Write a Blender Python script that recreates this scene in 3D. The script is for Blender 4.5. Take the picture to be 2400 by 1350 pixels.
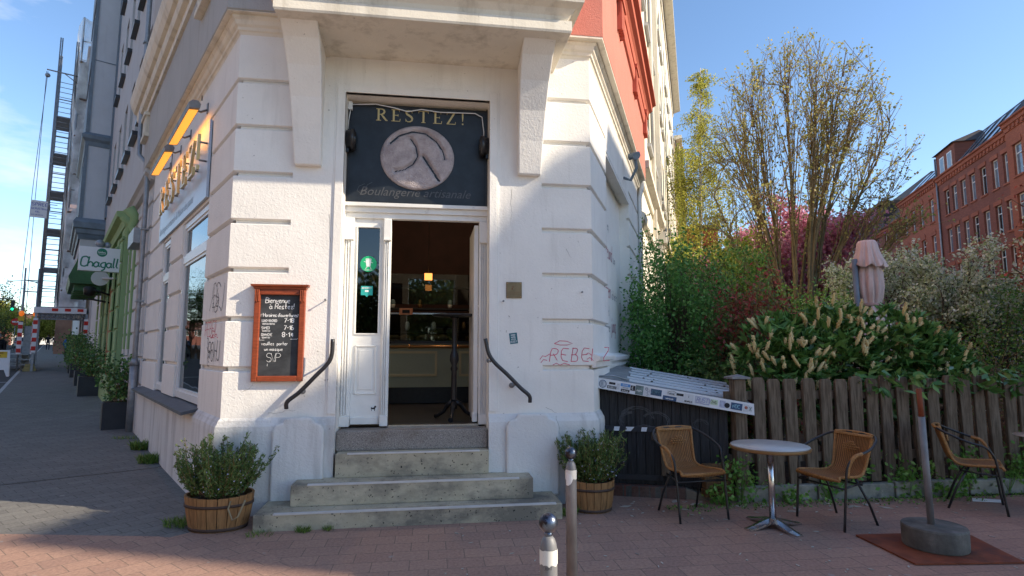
import bpy, bmesh, math, random
import numpy as np
from mathutils import Vector, Matrix
for o in list(bpy.data.objects): bpy.data.objects.remove(o)
SC = bpy.context.scene
R = math.radians
# ------------------------------------------------------------ camera, sky, sun, exposure
cam = bpy.data.cameras.new('camera'); camo = bpy.data.objects.new('camera', cam)
SC.collection.objects.link(camo); SC.camera = camo
cam.sensor_width = 36; cam.lens = 1336 / 2400 * 36; cam.clip_end = 3000; cam.clip_start = 0.05
camo.location = (0, 0, 1.6); camo.rotation_euler = (math.pi / 2 + 0.1069, 0, 0)
SUN_AZ, SUN_EL = 102.7, 31.2
W = bpy.data.worlds.new('World'); SC.world = W; W.use_nodes = True
nt = W.node_tree; nt.nodes.clear()
wo = nt.nodes.new('ShaderNodeOutputWorld'); bg = nt.nodes.new('ShaderNodeBackground')
sky = nt.nodes.new('ShaderNodeTexSky'); sky.sky_type = 'NISHITA'; sky.sun_disc = False
sky.sun_elevation = R(SUN_EL); sky.sun_rotation = R(SUN_AZ); sky.air_density = 1.0; sky.dust_density = 0.25; sky.ozone_density = 2.5
bg.inputs[1].default_value = 0.102
tc = nt.nodes.new('ShaderNodeTexCoord'); mp = nt.nodes.new('ShaderNodeMapping'); mp.inputs['Scale'].default_value = (1.3, 1.3, 4.2)
no = nt.nodes.new('ShaderNodeTexNoise'); no.inputs['Scale'].default_value = 2.2; no.inputs['Detail'].default_value = 7; no.inputs['Roughness'].default_value = .58
cr = nt.nodes.new('ShaderNodeValToRGB'); cr.color_ramp.elements[0].position = .49; cr.color_ramp.elements[1].position = .78
cr.color_ramp.elements[0].color = (0, 0, 0, 1); cr.color_ramp.elements[1].color = (.75, .75, .75, 1)
sx = nt.nodes.new('ShaderNodeSeparateXYZ')
mr = nt.nodes.new('ShaderNodeMapRange'); mr.inputs[1].default_value = -.18; mr.inputs[2].default_value = -.62
mm = nt.nodes.new('ShaderNodeMath'); mm.operation = 'MULTIPLY'
mx = nt.nodes.new('ShaderNodeMixRGB'); mx.inputs[2].default_value = (6.2, 6.0, 6.1, 1)
L = nt.links.new
L(tc.outputs['Generated'], mp.inputs[0]); L(mp.outputs[0], no.inputs['Vector']); L(no.outputs['Fac'], cr.inputs[0])
L(tc.outputs['Generated'], sx.inputs[0]); L(sx.outputs['X'], mr.inputs[0])
L(cr.outputs[0], mm.inputs[0]); L(mr.outputs[0], mm.inputs[1]); L(mm.outputs[0], mx.inputs[0])
hs = nt.nodes.new('ShaderNodeHueSaturation'); hs.inputs['Saturation'].default_value = 1.05
L(sky.outputs[0], hs.inputs['Color']); L(hs.outputs[0], mx.inputs[1]); L(mx.outputs[0], bg.inputs[0]); L(bg.outputs[0], wo.inputs[0])
sun = bpy.data.lights.new('sun', 'SUN'); sun.energy = 3.1; sun.angle = R(.53); sun.color = (1, .86, .67)
suno = bpy.data.objects.new('sun', sun); SC.collection.objects.link(suno)
SV = Vector((math.sin(R(SUN_AZ)) * math.cos(R(SUN_EL)), math.cos(R(SUN_AZ)) * math.cos(R(SUN_EL)), math.sin(R(SUN_EL))))
suno.rotation_euler = SV.to_track_quat('Z', 'Y').to_euler(); suno.location = (30, -8, 30)
vs = SC.view_settings; vs.view_transform = 'Standard'; vs.look = 'None'; vs.gamma = 1; vs.exposure = 1.3; vs.use_curve_mapping = False

# ------------------------------------------------------------ mesh helpers
class Fr:
    """a vertical wall plane: s along it, z up, o out of it"""
    def __init__(f, p, az=None, e=None, n=None):
        f.p = np.array([p[0], p[1], 0.]); a = R(az) if az is not None else 0
        f.e = np.array([math.sin(a), math.cos(a), 0.]) if e is None else np.array(e, float)
        f.n = np.array([f.e[1], -f.e[0], 0.]) if n is None else np.array(n, float)
    def P(f, s, z, o=0.): 
        q = f.p + f.e * s + f.n * o; return (q[0], q[1], z)
A = (-2.862, 5.696); B = (.885, 6.241)
CH = Fr(((A[0] + B[0]) / 2, (A[1] + B[1]) / 2), 81.724)
LW = Fr(A, -38.73); LW.n = -LW.n
RW = Fr(B, 17.83)
WORLD = Fr((0, 0), e=(1, 0, 0), n=(0, -1, 0))

class MB:
    def __init__(s): s.v = []; s.f = []; s.mi = []; s.sm = []; s.cur = 0; s.smooth = False
    def face(s, idx): s.f.append(tuple(idx)); s.mi.append(s.cur); s.sm.append(s.smooth)
    def add(s, vs, fs):
        b = len(s.v); s.v += [tuple(map(float, q)) for q in vs]
        for f in fs: s.face([b + i for i in f])
        return s
    def box(s, fr, s0, s1, z0, z1, o0, o1):
        P = fr.P
        s.add([P(s0, z0, o0), P(s1, z0, o0), P(s1, z0, o1), P(s0, z0, o1), P(s0, z1, o0), P(s1, z1, o0), P(s1, z1, o1), P(s0, z1, o1)],
              [(0, 3, 2, 1), (4, 5, 6, 7), (0, 1, 5, 4), (1, 2, 6, 5), (2, 3, 7, 6), (3, 0, 4, 7)]); return s
    def bx(s, x0, x1, y0, y1, z0, z1):
        return s.add([(x0, y0, z0), (x1, y0, z0), (x1, y1, z0), (x0, y1, z0), (x0, y0, z1), (x1, y0, z1), (x1, y1, z1), (x0, y1, z1)],
                     [(0, 3, 2, 1), (4, 5, 6, 7), (0, 1, 5, 4), (1, 2, 6, 5), (2, 3, 7, 6), (3, 0, 4, 7)])
    def prism(s, ring, vec):
        n = len(ring); vec = np.array(vec); top = [tuple(np.array(q) + vec) for q in ring]
        return s.add(list(ring) + top, [tuple(range(n))[::-1], tuple(range(n, 2 * n))] + [(i, (i + 1) % n, n + (i + 1) % n, n + i) for i in range(n)])
    def wprism(s, fr, pts, o0, o1):           # polygon (s,z) in a wall plane, thickness o0..o1
        return s.prism([fr.P(a, b, o0) for a, b in pts], fr.n * (o1 - o0))
    def sprof(s, fr, pts, s0, s1):            # polygon (o,z), extruded along s
        return s.prism([fr.P(s0, b, a) for a, b in pts], fr.e * (s1 - s0))
    def sweep(s, path, prof, caps=True, zs=None):
        pl = [np.array(p[:2], float) for p in path]; n = len(pl); m = len(prof); b = len(s.v)
        for i, p in enumerate(pl):
            def nrm(a, c):
                d = c - a; d = d / np.linalg.norm(d); return np.array([d[1], -d[0]])
            if i == 0: k = nrm(pl[0], pl[1])
            elif i == n - 1: k = nrm(pl[-2], pl[-1])
            else:
                a1 = nrm(pl[i - 1], p); a2 = nrm(p, pl[i + 1]); k = (a1 + a2); k = k / (k @ a1)
            for (o, z) in prof: s.v.append((p[0] + k[0] * o, p[1] + k[1] * o, z + (zs[i] if zs else 0)))
        for i in range(n - 1):
            for j in range(m):
                s.face((b + i * m + j, b + i * m + (j + 1) % m, b + (i + 1) * m + (j + 1) % m, b + (i + 1) * m + j))
        if caps: s.face([b + j for j in range(m)]); s.face([b + (n - 1) * m + j for j in range(m)][::-1])
        return s
    def tube(s, pts, r, seg=8, cap=True):
        pts = [np.array(p, float) for p in pts]; n = len(pts); rs = r if hasattr(r, '__len__') else [r] * n
        b = len(s.v); up = None; old = s.smooth; s.smooth = True
        for i, p in enumerate(pts):
            t = pts[min(i + 1, n - 1)] - pts[max(i - 1, 0)]; t = t / (np.linalg.norm(t) + 1e-9)
            if up is None:
                up = np.array([0, 0, 1.]) if abs(t[2]) < .9 else np.array([1., 0, 0])
            u = np.cross(t, up); u /= (np.linalg.norm(u) + 1e-9); w = np.cross(u, t); up = w
            for k in range(seg):
                a = 2 * math.pi * k / seg; s.v.append(tuple(p + rs[i] * (math.cos(a) * u + math.sin(a) * w)))
        for i in range(n - 1):
            for k in range(seg): s.face((b + i * seg + k, b + i * seg + (k + 1) % seg, b + (i + 1) * seg + (k + 1) % seg, b + (i + 1) * seg + k))
        if cap:
            s.smooth = False; s.face([b + k for k in range(seg)][::-1]); s.face([b + (n - 1) * seg + k for k in range(seg)])
        s.smooth = old; return s
    def lathe(s, c, prof, seg=24, sy=1., smooth=True, axis=None, rot=0.):
        """profile (r,h) about the vertical through c, or about axis"""
        c = np.array(c, float); b = len(s.v); n = len(prof); old = s.smooth; s.smooth = smooth
        if axis is None: ex, ey, ez = np.array([math.cos(rot), math.sin(rot), 0]), np.array([-math.sin(rot), math.cos(rot), 0]), np.array([0, 0, 1.])
        else:
            ez = np.array(axis, float); ez /= np.linalg.norm(ez); ex = np.cross(ez, [0, 0, 1.]); 
            if np.linalg.norm(ex) < 1e-3: ex = np.array([1., 0, 0])
            ex /= np.linalg.norm(ex); ey = np.cross(ez, ex)
        for r, h in prof:
            for k in range(seg):
                a = 2 * math.pi * k / seg; s.v.append(tuple(c + ex * r * math.cos(a) + ey * r * sy * math.sin(a) + ez * h))
        for i in range(n - 1):
            for k in range(seg): s.face((b + i * seg + k, b + i * seg + (k + 1) % seg, b + (i + 1) * seg + (k + 1) % seg, b + (i + 1) * seg + k))
        s.smooth = False; s.face([b + k for k in range(seg)][::-1]); s.face([b + (n - 1) * seg + k for k in range(seg)])
        s.smooth = old; return s
    def ball(s, c, r, seg=16, rz=None):
        rz = rz or r; n = seg // 2
        return s.lathe(c, [(max(1e-4, r * math.sin(math.pi * i / n)), -rz * math.cos(math.pi * i / n)) for i in range(n + 1)], seg)
    def ribbon(s, fr, pts, w, o, t=.002):     # flat stroke in a wall plane; pts (s,z), w width or list
        pts = [np.array(p, float) for p in pts]; n = len(pts); ws = w if hasattr(w, '__len__') else [w] * n
        Lp, Rp = [], []
        for i, p in enumerate(pts):
            d = pts[min(i + 1, n - 1)] - pts[max(i - 1, 0)]; d = d / (np.linalg.norm(d) + 1e-9); k = np.array([-d[1], d[0]]) * ws[i] / 2
            Lp.append(p + k); Rp.append(p - k)
        b = len(s.v); s.v += [fr.P(q[0], q[1], o) for q in Lp] + [fr.P(q[0], q[1], o) for q in Rp] + [fr.P(q[0], q[1], o + t) for q in Lp] + [fr.P(q[0], q[1], o + t) for q in Rp]
        for i in range(n - 1):
            s.face((b + 2 * n + i, b + 2 * n + i + 1, b + 3 * n + i + 1, b + 3 * n + i))
            if t > .0025:
                s.face((b + i, b + i + 1, b + 2 * n + i + 1, b + 2 * n + i)); s.face((b + n + i, b + 3 * n + i, b + 3 * n + i + 1, b + n + i + 1))
                s.face((b + i, b + n + i, b + n + i + 1, b + i + 1))
        if t > .0025:
            s.face((b, b + 2 * n, b + 3 * n, b + n)); e = n - 1; s.face((b + e, b + n + e, b + 3 * n + e, b + 2 * n + e))
        return s

ROOTM = {}
def root_of(o):
    while o.parent is not None: o = o.parent
    return o
def obj(name, mb, mats, parent=None, bevel=0., label=None, kind=None):
    me = bpy.data.meshes.new(name)
    v = np.array(mb.v, dtype=np.float64).reshape(-1, 3)
    if parent is not None:
        M = ROOTM.get(root_of(parent).name)
        if M is not None:
            Mi = np.array(M.inverted()); v = v @ Mi[:3, :3].T + Mi[:3, 3]
    me.from_pydata(v.tolist(), [], mb.f)
    if not isinstance(mats, (list, tuple)): mats = [mats]
    for m in mats: me.materials.append(m)
    me.polygons.foreach_set('material_index', mb.mi); me.polygons.foreach_set('use_smooth', mb.sm)
    bm = bmesh.new(); bm.from_mesh(me); bmesh.ops.recalc_face_normals(bm, faces=bm.faces); bm.to_mesh(me); bm.free()
    me.update()
    o = bpy.data.objects.new(name, me); SC.collection.objects.link(o)
    if parent is not None: o.parent = parent
    if bevel:
        b = o.modifiers.new('bevel', 'BEVEL'); b.width = bevel; b.segments = 2; b.limit_method = 'ANGLE'; b.angle_limit = R(50)
    if label: o['label'] = label
    if kind: o['kind'] = kind
    return o
def tag(o, label, cat, group=None):
    o['label'] = label; o['category'] = cat
    if group: o['group'] = group
    return o
def thing(name, label, cat, loc=(0, 0, 0), rz=0., group=None):
    o = bpy.data.objects.new(name, None); SC.collection.objects.link(o); o.empty_display_size = .1
    o.location = loc; o.rotation_euler = (0, 0, rz)
    ROOTM[o.name] = Matrix.Translation(Vector(loc)) @ Matrix.Rotation(rz, 4, 'Z')
    return tag(o, label, cat, group)
def struct(name, mb, mats): return obj(name, mb, mats, kind='structure')
def single(name, mb, mats, label, cat, group=None, bevel=0):
    """a thing that is one mesh: its origin is put at its base"""
    v = np.array(mb.v); c = v.mean(0); c[2] = v[:, 2].min(); mb.v = [tuple(q) for q in (v - c)]
    o = obj(name, mb, mats, bevel=bevel); o.location = c; return tag(o, label, cat, group)
def copy_tree(o, loc, rz, label=None, group=None, scale=None):
    def cp(a, par):
        c = a.copy(); SC.collection.objects.link(c)
        if par is not None: c.parent = par
        for ch in a.children: cp(ch, c)
        return c
    r = cp(o, None); r.location = loc; r.rotation_euler = (0, 0, rz)
    if scale: r.scale = (scale,) * 3
    if label: r['label'] = label
    if group: r['group'] = group
    return r

# ------------------------------------------------------------ materials
def ramp(nt, f, stops):
    c = nt.nodes.new('ShaderNodeValToRGB'); e = c.color_ramp.elements
    while len(e) < len(stops): e.new(.5)
    for i, (p, col) in enumerate(stops): e[i].position = p; e[i].color = (*col, 1)
    nt.links.new(f, c.inputs[0]); return c.outputs[0]
def mix(nt, f, a, b, mode='MIX'):
    m = nt.nodes.new('ShaderNodeMixRGB'); m.blend_type = mode
    for i, x in ((0, f), (1, a), (2, b)):
        if isinstance(x, (int, float)): m.inputs[i].default_value = x
        elif isinstance(x, tuple): m.inputs[i].default_value = (*x, 1)
        else: nt.links.new(x, m.inputs[i])
    return m.outputs[0]
def noise(nt, co, scale, detail=5, rough=.55, sc=None, rot=None):
    if sc or rot:
        m = nt.nodes.new('ShaderNodeMapping'); nt.links.new(co, m.inputs[0])
        if sc: m.inputs['Scale'].default_value = sc
        if rot: m.inputs['Rotation'].default_value = rot
        co = m.outputs[0]
    n = nt.nodes.new('ShaderNodeTexNoise'); n.inputs['Scale'].default_value = scale; n.inputs['Detail'].default_value = detail; n.inputs['Roughness'].default_value = rough
    nt.links.new(co, n.inputs['Vector']); return n.outputs['Fac']
def base(name, rough=.7, spec=.3, metal=0.):
    m = bpy.data.materials.new(name); m.use_nodes = True; nt = m.node_tree; b = nt.nodes['Principled BSDF']
    b.inputs['Roughness'].default_value = rough; b.inputs['Specular IOR Level'].default_value = spec; b.inputs['Metallic'].default_value = metal
    t = nt.nodes.new('ShaderNodeTexCoord'); return m, nt, b, t.outputs['Object']
def bump(nt, b, h, st, dist=.01):
    k = nt.nodes.new('ShaderNodeBump'); k.inputs['Strength'].default_value = st; k.inputs['Distance'].default_value = dist
    nt.links.new(h, k.inputs['Height']); nt.links.new(k.outputs[0], b.inputs['Normal'])
def sc3(c, k): return tuple(min(1, x * k) for x in c)
def mat(name, col, rough=.7, var=.18, nscale=3., bmp=.0, bscale=60., spec=.3, metal=0., dirt=None, dscale=1.2, dpos=(.5, .75), stretch=None, bdist=.004):
    m, nt, b, co = base(name, rough, spec, metal)
    n = noise(nt, co, nscale, 6, .6, sc=stretch)
    c = ramp(nt, n, [(.3, sc3(col, 1 - var)), (.7, sc3(col, 1 + var))])
    if dirt:
        d = noise(nt, co, dscale, 8, .68, sc=stretch); dd = ramp(nt, d, [(dpos[0], (0, 0, 0)), (dpos[1], (1, 1, 1))]); c = mix(nt, dd, c, dirt)
    nt.links.new(c, b.inputs['Base Color'])
    if bmp: bump(nt, b, noise(nt, co, bscale, 4, .6), bmp, bdist)
    return m
M = {}
def stucco(name, col, streak=(.30, .28, .25), amount=.8, b1=.5, bs=38., lo=.56, hi=.80, patch=None):
    m, nt, b, co = base(name, .85, .15)
    c = ramp(nt, noise(nt, co, 1.7, 6, .6), [(.3, sc3(col, .93)), (.7, sc3(col, 1.04))])
    st = noise(nt, co, 1.5, 7, .62, sc=(3.5, 3.5, .35)); sd = ramp(nt, st, [(lo, (0, 0, 0)), (hi, (amount,) * 3)])
    c = mix(nt, sd, c, streak)
    sp = noise(nt, co, 26, 3, .5); c = mix(nt, ramp(nt, sp, [(.71, (0, 0, 0)), (.76, (.55,) * 3)]), c, (.22, .2, .18))
    if patch: c = mix(nt, ramp(nt, noise(nt, co, .8, 3, .5), [(.58, (0, 0, 0)), (.6, (.5,) * 3)]), c, patch)
    nt.links.new(c, b.inputs['Base Color'])
    v = nt.nodes.new('ShaderNodeTexNoise'); v.inputs['Scale'].default_value = bs; v.inputs['Detail'].default_value = 5; v.inputs['Distortion'].default_value = .8
    nt.links.new(co, v.inputs['Vector'])
    lo_ = noise(nt, co, 3.5, 3, .5)
    ad = nt.nodes.new('ShaderNodeMath'); ad.operation = 'MULTIPLY_ADD'; ad.inputs[1].default_value = .7; nt.links.new(lo_, ad.inputs[0]); nt.links.new(v.outputs['Fac'], ad.inputs[2])
    bump(nt, b, ad.outputs[0], b1, .012); return m
M['wall'] = stucco('white_stucco', (.84, .81, .76), streak=(.52, .49, .44), amount=.45, b1=.36)
M['plinth'] = stucco('plinth_stucco', (.72, .71, .69), streak=(.28, .26, .24), amount=.6, b1=.6, lo=.5, hi=.75)
M['greywall'] = stucco('grey_stucco', (.46, .45, .43), streak=(.27, .26, .24), amount=.7, b1=.7, bs=60)
M['trim'] = stucco('cream_trim', (.78, .72, .61), streak=(.34, .29, .22), amount=.6, b1=.25, lo=.5, hi=.75)
M['red'] = stucco('salmon_stucco', (.56, .215, .165), streak=(.42, .14, .10), amount=.5, b1=.6, bs=55)
M['reddark'] = stucco('dark_red_trim', (.52, .15, .10), streak=(.34, .09, .07), amount=.5, b1=.2)
M['cream'] = stucco('cream_stucco', (.80, .75, .62), streak=(.5, .42, .32), amount=.5, b1=.3)
M['ochre'] = stucco('beige_stucco', (.62, .47, .32), streak=(.35, .27, .2), amount=.6, b1=.3)
M['house_grey'] = stucco('pale_grey_render', (.50, .50, .50), streak=(.26, .27, .28), amount=.6, b1=.3, patch=(.50, .51, .52))
M['house_white'] = stucco('white_render', (.62, .62, .61), streak=(.4, .4, .4), amount=.6, b1=.3)
M['panelgrey'] = stucco('bay_panel', (.52, .53, .56), streak=(.34, .35, .38), amount=.4, b1=.15, patch=(.52, .53, .55))
M['green'] = stucco('pub_green', (.30, .42, .20), streak=(.16, .22, .1), amount=.5, b1=.15)
M['dgreen'] = mat('dark_green_paint', (.05, .13, .05), .5, .25)
M['slate'] = mat('bluegrey_paint', (.15, .19, .23), .6, .2)
M['white'] = mat('white_paint', (.78, .77, .74), .45, .06, 4, dirt=(.45, .42, .38), dscale=5, dpos=(.6, .85), bmp=.08, bscale=40)
M['pvc'] = mat('window_frame_white', (.74, .74, .73), .35, .04)
M['dark'] = mat('dark_void', (.012, .010, .010), .8, .2)
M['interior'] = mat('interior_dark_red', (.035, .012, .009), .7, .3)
M['black'] = mat('black_paint', (.02, .02, .022), .35, .3, 20, spec=.5)
M['signblack'] = mat('sign_dark_panel', (.018, .022, .028), .42, .35, 6, bmp=.05, spec=.4)
M['gold'] = mat('gold_lettering', (.55, .43, .2), .4, .1, metal=.2)
M['greyletter'] = mat('grey_script', (.095, .095, .10), .5, .1)
M['steel'] = mat('galvanised_steel', (.20, .203, .21), .55, .3, 9, metal=.25, bmp=.05, stretch=(1, 1, .4), dirt=(.12, .115, .10), dscale=14, dpos=(.55, .8))
M['zinc'] = mat('zinc_pipe', (.30, .32, .34), .5, .2, 8, metal=.55)
M['alu'] = mat('brushed_aluminium', (.62, .62, .63), .25, .08, metal=1.)
M['concrete'] = mat('old_concrete', (.30, .28, .23), .9, .3, 5, bmp=.4, bscale=70, dirt=(.09, .09, .085), dscale=3.2, dpos=(.48, .70))
M['rust'] = mat('rusty_steel', (.20, .055, .025), .75, .3, 6, bmp=.15, bscale=90, dirt=(.10, .04, .03), dscale=4, dpos=(.5, .7))
M['barrel'] = mat('barrel_oak', (.27, .145, .06), .7, .35, 3, stretch=(14, 14, 1.2), bmp=.3, bscale=30)
M['band'] = mat('barrel_band', (.07, .045, .035), .7, .2)
M['soil'] = mat('soil', (.045, .032, .022), .95, .4, 12, bmp=.8, bscale=30)
M['plank'] = mat('weathered_black_plank', (.032, .031, .032), .8, .5, 5, stretch=(12, 12, .8), bmp=.5, bscale=25, dirt=(.11, .11, .12), dscale=2.4, dpos=(.6, .82))
M['picket'] = mat('weathered_picket', (.125, .090, .060), .85, .4, 4, stretch=(10, 10, 1.), bmp=.6, bscale=28, dirt=(.20, .155, .115), dscale=4, dpos=(.45, .75))
M['roofing'] = mat('grey_roofing_felt', (.22, .235, .24), .8, .25, 5, dirt=(.09, .09, .08), dscale=6, dpos=(.6, .75))
M['whiteplate'] = mat('white_fascia_plate', (.72, .75, .79), .4, .06)
M['chalk'] = mat('chalk', (.78, .78, .76), .9, .1)
M['slateboard'] = mat('chalkboard', (.035, .038, .042), .75, .4, 3, dirt=(.09, .095, .10), dscale=2.5, dpos=(.42, .8), stretch=(1, 1, 2.2))
M['redwood'] = mat('red_stained_wood', (.27, .055, .018), .4, .3, 4, stretch=(3, 3, 14), bmp=.1, spec=.5)
M['brass'] = mat('brass', (.50, .25, .10), .35, .15, metal=.9)
M['plaque'] = mat('worn_brass_plaque', (.22, .16, .09), .45, .25, 8, metal=.5)
M['rubber'] = mat('black_plastic', (.02, .02, .02), .5, .2)
M['planter'] = mat('anthracite_planter', (.035, .038, .045), .5, .2)
M['bounce_ground'] = mat('pale_bounce_ground', (.30, .27, .23), .9, .2, 3)  # pale tone chosen to bounce sun onto the soffit and shaded wall
M['asphalt'] = mat('asphalt', (.055, .055, .058), .9, .25, 4, bmp=.4, bscale=120)
M['roadwhite'] = mat('road_marking', (.42, .42, .42), .8, .2, 20)
M['orange'] = mat('orange_wood', (.32, .12, .04), .7, .3)
M['yellow'] = mat('yellow_paint', (.62, .42, .04), .6, .15)
M['signred'] = mat('reflective_red', (.55, .03, .02), .5, .1)
M['signwhite'] = mat('sign_white', (.75, .75, .76), .5, .04)
M['bark'] = mat('bark', (.10, .075, .05), .9, .4, 8, stretch=(6, 6, 1), bmp=.5, bscale=30)
M['barkgreen'] = mat('mossy_bark', (.21, .155, .08), .9, .4, 8, stretch=(5, 5, 1), bmp=.4, bscale=30)
M['birchbark'] = mat('birch_bark', (.5, .47, .42), .8, .2, 5, stretch=(1, 1, 6), dirt=(.05, .05, .05), dscale=6, dpos=(.58, .64))
M['twig'] = mat('brown_twig', (.24, .15, .085), .9, .3)
M['tile'] = mat('dark_roof_tile', (.07, .06, .06), .7, .3, 2, bmp=.3)
M['tilebrown'] = mat('brown_roof_tile', (.14, .10, .08), .7, .3, 2, bmp=.3)
def leafmat(name, c1, c2, c3=None, trans=.35, rough=.5):
    m = bpy.data.materials.new(name); m.use_nodes = True; nt = m.node_tree; b = nt.nodes['Principled BSDF']
    b.inputs['Roughness'].default_value = rough; b.inputs['Specular IOR Level'].default_value = .3
    g = nt.nodes.new('ShaderNodeNewGeometry')
    st = [(0, c1), (.7, c2)] + ([(.97, c3)] if c3 else []); c = ramp(nt, g.outputs['Random Per Island'], st)
    nt.links.new(c, b.inputs['Base Color'])
    if trans:
        t = nt.nodes.new('ShaderNodeBsdfTranslucent'); nt.links.new(c, t.inputs[0]); x = nt.nodes.new('ShaderNodeMixShader'); x.inputs[0].default_value = trans
        nt.links.new(b.outputs[0], x.inputs[1]); nt.links.new(t.outputs[0], x.inputs[2]); nt.links.new(x.outputs[0], nt.nodes['Material Output'].inputs[0])
    return m
M['leaf_rose'] = leafmat('rose_leaf', (0.054, 0.148, 0.035), (0.148, 0.345, 0.074), (0.246, 0.419, 0.123))
M['leaf_laurel'] = leafmat('laurel_leaf', (0.048, 0.121, 0.031), (0.111, 0.243, 0.056), (0.221, 0.376, 0.111), .15, .28)
M['candle'] = leafmat('laurel_candle', (.70, .54, .24), (.80, .68, .38), (.60, .42, .17), .15, .8)
M['leaf_red'] = leafmat('red_leaf', (0.179, 0.045, 0.034), (0.448, 0.078, 0.067), (0.202, 0.224, 0.067))
M['leaf_redgreen'] = leafmat('bronze_leaf', (0.119, 0.119, 0.048), (0.214, 0.190, 0.071), (0.476, 0.119, 0.095))
M['leaf_birch'] = leafmat('birch_leaf', (.30, .33, .05), (.48, .48, .09), (.6, .54, .14), .5)
M['leaf_maple'] = leafmat('maple_leaf', (.24, .27, .07), (.42, .40, .13), (.5, .40, .16), .45)
M['leaf_green'] = leafmat('spring_leaf', (0.125, 0.218, 0.031), (0.265, 0.390, 0.078), (0.406, 0.499, 0.125), .4)
M['blossom_pink'] = leafmat('pink_blossom', (.52, .17, .28), (.76, .36, .50), (.8, .52, .6), .45)
M['blossom_white'] = leafmat('white_blossom', (.28, .36, .14), (.66, .68, .52), (.80, .80, .72), .35)
M['leaf_planter'] = leafmat('planter_leaf', (0.041, 0.101, 0.031), (0.101, 0.224, 0.067), (0.269, 0.403, 0.112), .25, .4)
M['leaf_rosemary'] = leafmat('rosemary_needle', (0.056, 0.106, 0.027), (0.125, 0.200, 0.056), (0.250, 0.300, 0.100), .2, .55)
M['flower_rosemary'] = leafmat('rosemary_flower', (.42, .44, .66), (.58, .60, .75), None, .2, .7)
M['grass'] = leafmat('grass_blade', (0.075, 0.150, 0.030), (0.180, 0.285, 0.060), (0.300, 0.330, 0.120), .3)
M['leaf_weed'] = leafmat('weed_leaf', (0.098, 0.234, 0.039), (0.195, 0.390, 0.078), (0.293, 0.468, 0.137), .3)
M['leaf_ivy'] = leafmat('climber_leaf', (.12, .15, .03), (.25, .27, .06), (.3, .2, .05), .35)
M['leaf_dark'] = leafmat('dark_leaf', (0.051, 0.102, 0.030), (0.128, 0.205, 0.051), (0.230, 0.307, 0.077), .2)
M['twigs_brown'] = leafmat('dry_twig', (0.143, 0.091, 0.046), (0.286, 0.195, 0.104), (0.390, 0.260, 0.130), 0)
def glass(name, tint=(.5, .6, .65), dark=(.01, .012, .014), rough=.02, w=.85):
    """window pane: reflective surface over clear glass"""
    m = bpy.data.materials.new(name); m.use_nodes = True; nt = m.node_tree; nt.nodes.remove(nt.nodes['Principled BSDF'])
    g = nt.nodes.new('ShaderNodeBsdfGlossy'); g.inputs['Roughness'].default_value = rough; g.inputs[0].default_value = (.9, .93, .95, 1)
    t = nt.nodes.new('ShaderNodeBsdfTransparent'); t.inputs[0].default_value = (*tint, 1)
    f = nt.nodes.new('ShaderNodeFresnel'); f.inputs[0].default_value = 1.9
    nz = nt.nodes.new('ShaderNodeTexNoise'); nz.inputs['Scale'].default_value = 1.6; nz.inputs['Detail'].default_value = 1; tcn = nt.nodes.new('ShaderNodeTexCoord')
    bp = nt.nodes.new('ShaderNodeBump'); bp.inputs['Strength'].default_value = .06; bp.inputs['Distance'].default_value = .05
    nt.links.new(tcn.outputs['Object'], nz.inputs['Vector']); nt.links.new(nz.outputs['Fac'], bp.inputs['Height']); nt.links.new(bp.outputs[0], g.inputs['Normal'])
    x = nt.nodes.new('ShaderNodeMixShader'); nt.links.new(f.outputs[0], x.inputs[0]); nt.links.new(t.outputs[0], x.inputs[1]); nt.links.new(g.outputs[0], x.inputs[2])
    nt.links.new(x.outputs[0], nt.nodes['Material Output'].inputs[0]); return m
M['glass'] = glass('window_glass')
M['darkglass'] = glass('dark_glass', (.10, .11, .12))
def paneglass(name, col=(.02, .025, .03)):
    m = mat(name, col, .06, .3, 3, spec=1.0); return m
M['pane'] = paneglass('house_window_pane')
M['panesky'] = paneglass('house_window_pane_bright', (.18, .22, .27))
def emis(name, col, st):
    m = bpy.data.materials.new(name); m.use_nodes = True; b = m.node_tree.nodes['Principled BSDF']
    b.inputs['Base Color'].default_value = (*col, 1); b.inputs['Emission Color'].default_value = (*col, 1); b.inputs['Emission Strength'].default_value = st; return m
M['lampglow'] = emis('lamp_glow', (1., .40, .055), .42)
M['warmbulb'] = emis('warm_bulb', (1., .35, .08), .9)
M['beacon'] = emis('orange_beacon', (.8, .18, .02), .25)
M['greenlight'] = emis('green_signal', (.02, .9, .4), 1.)
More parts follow.
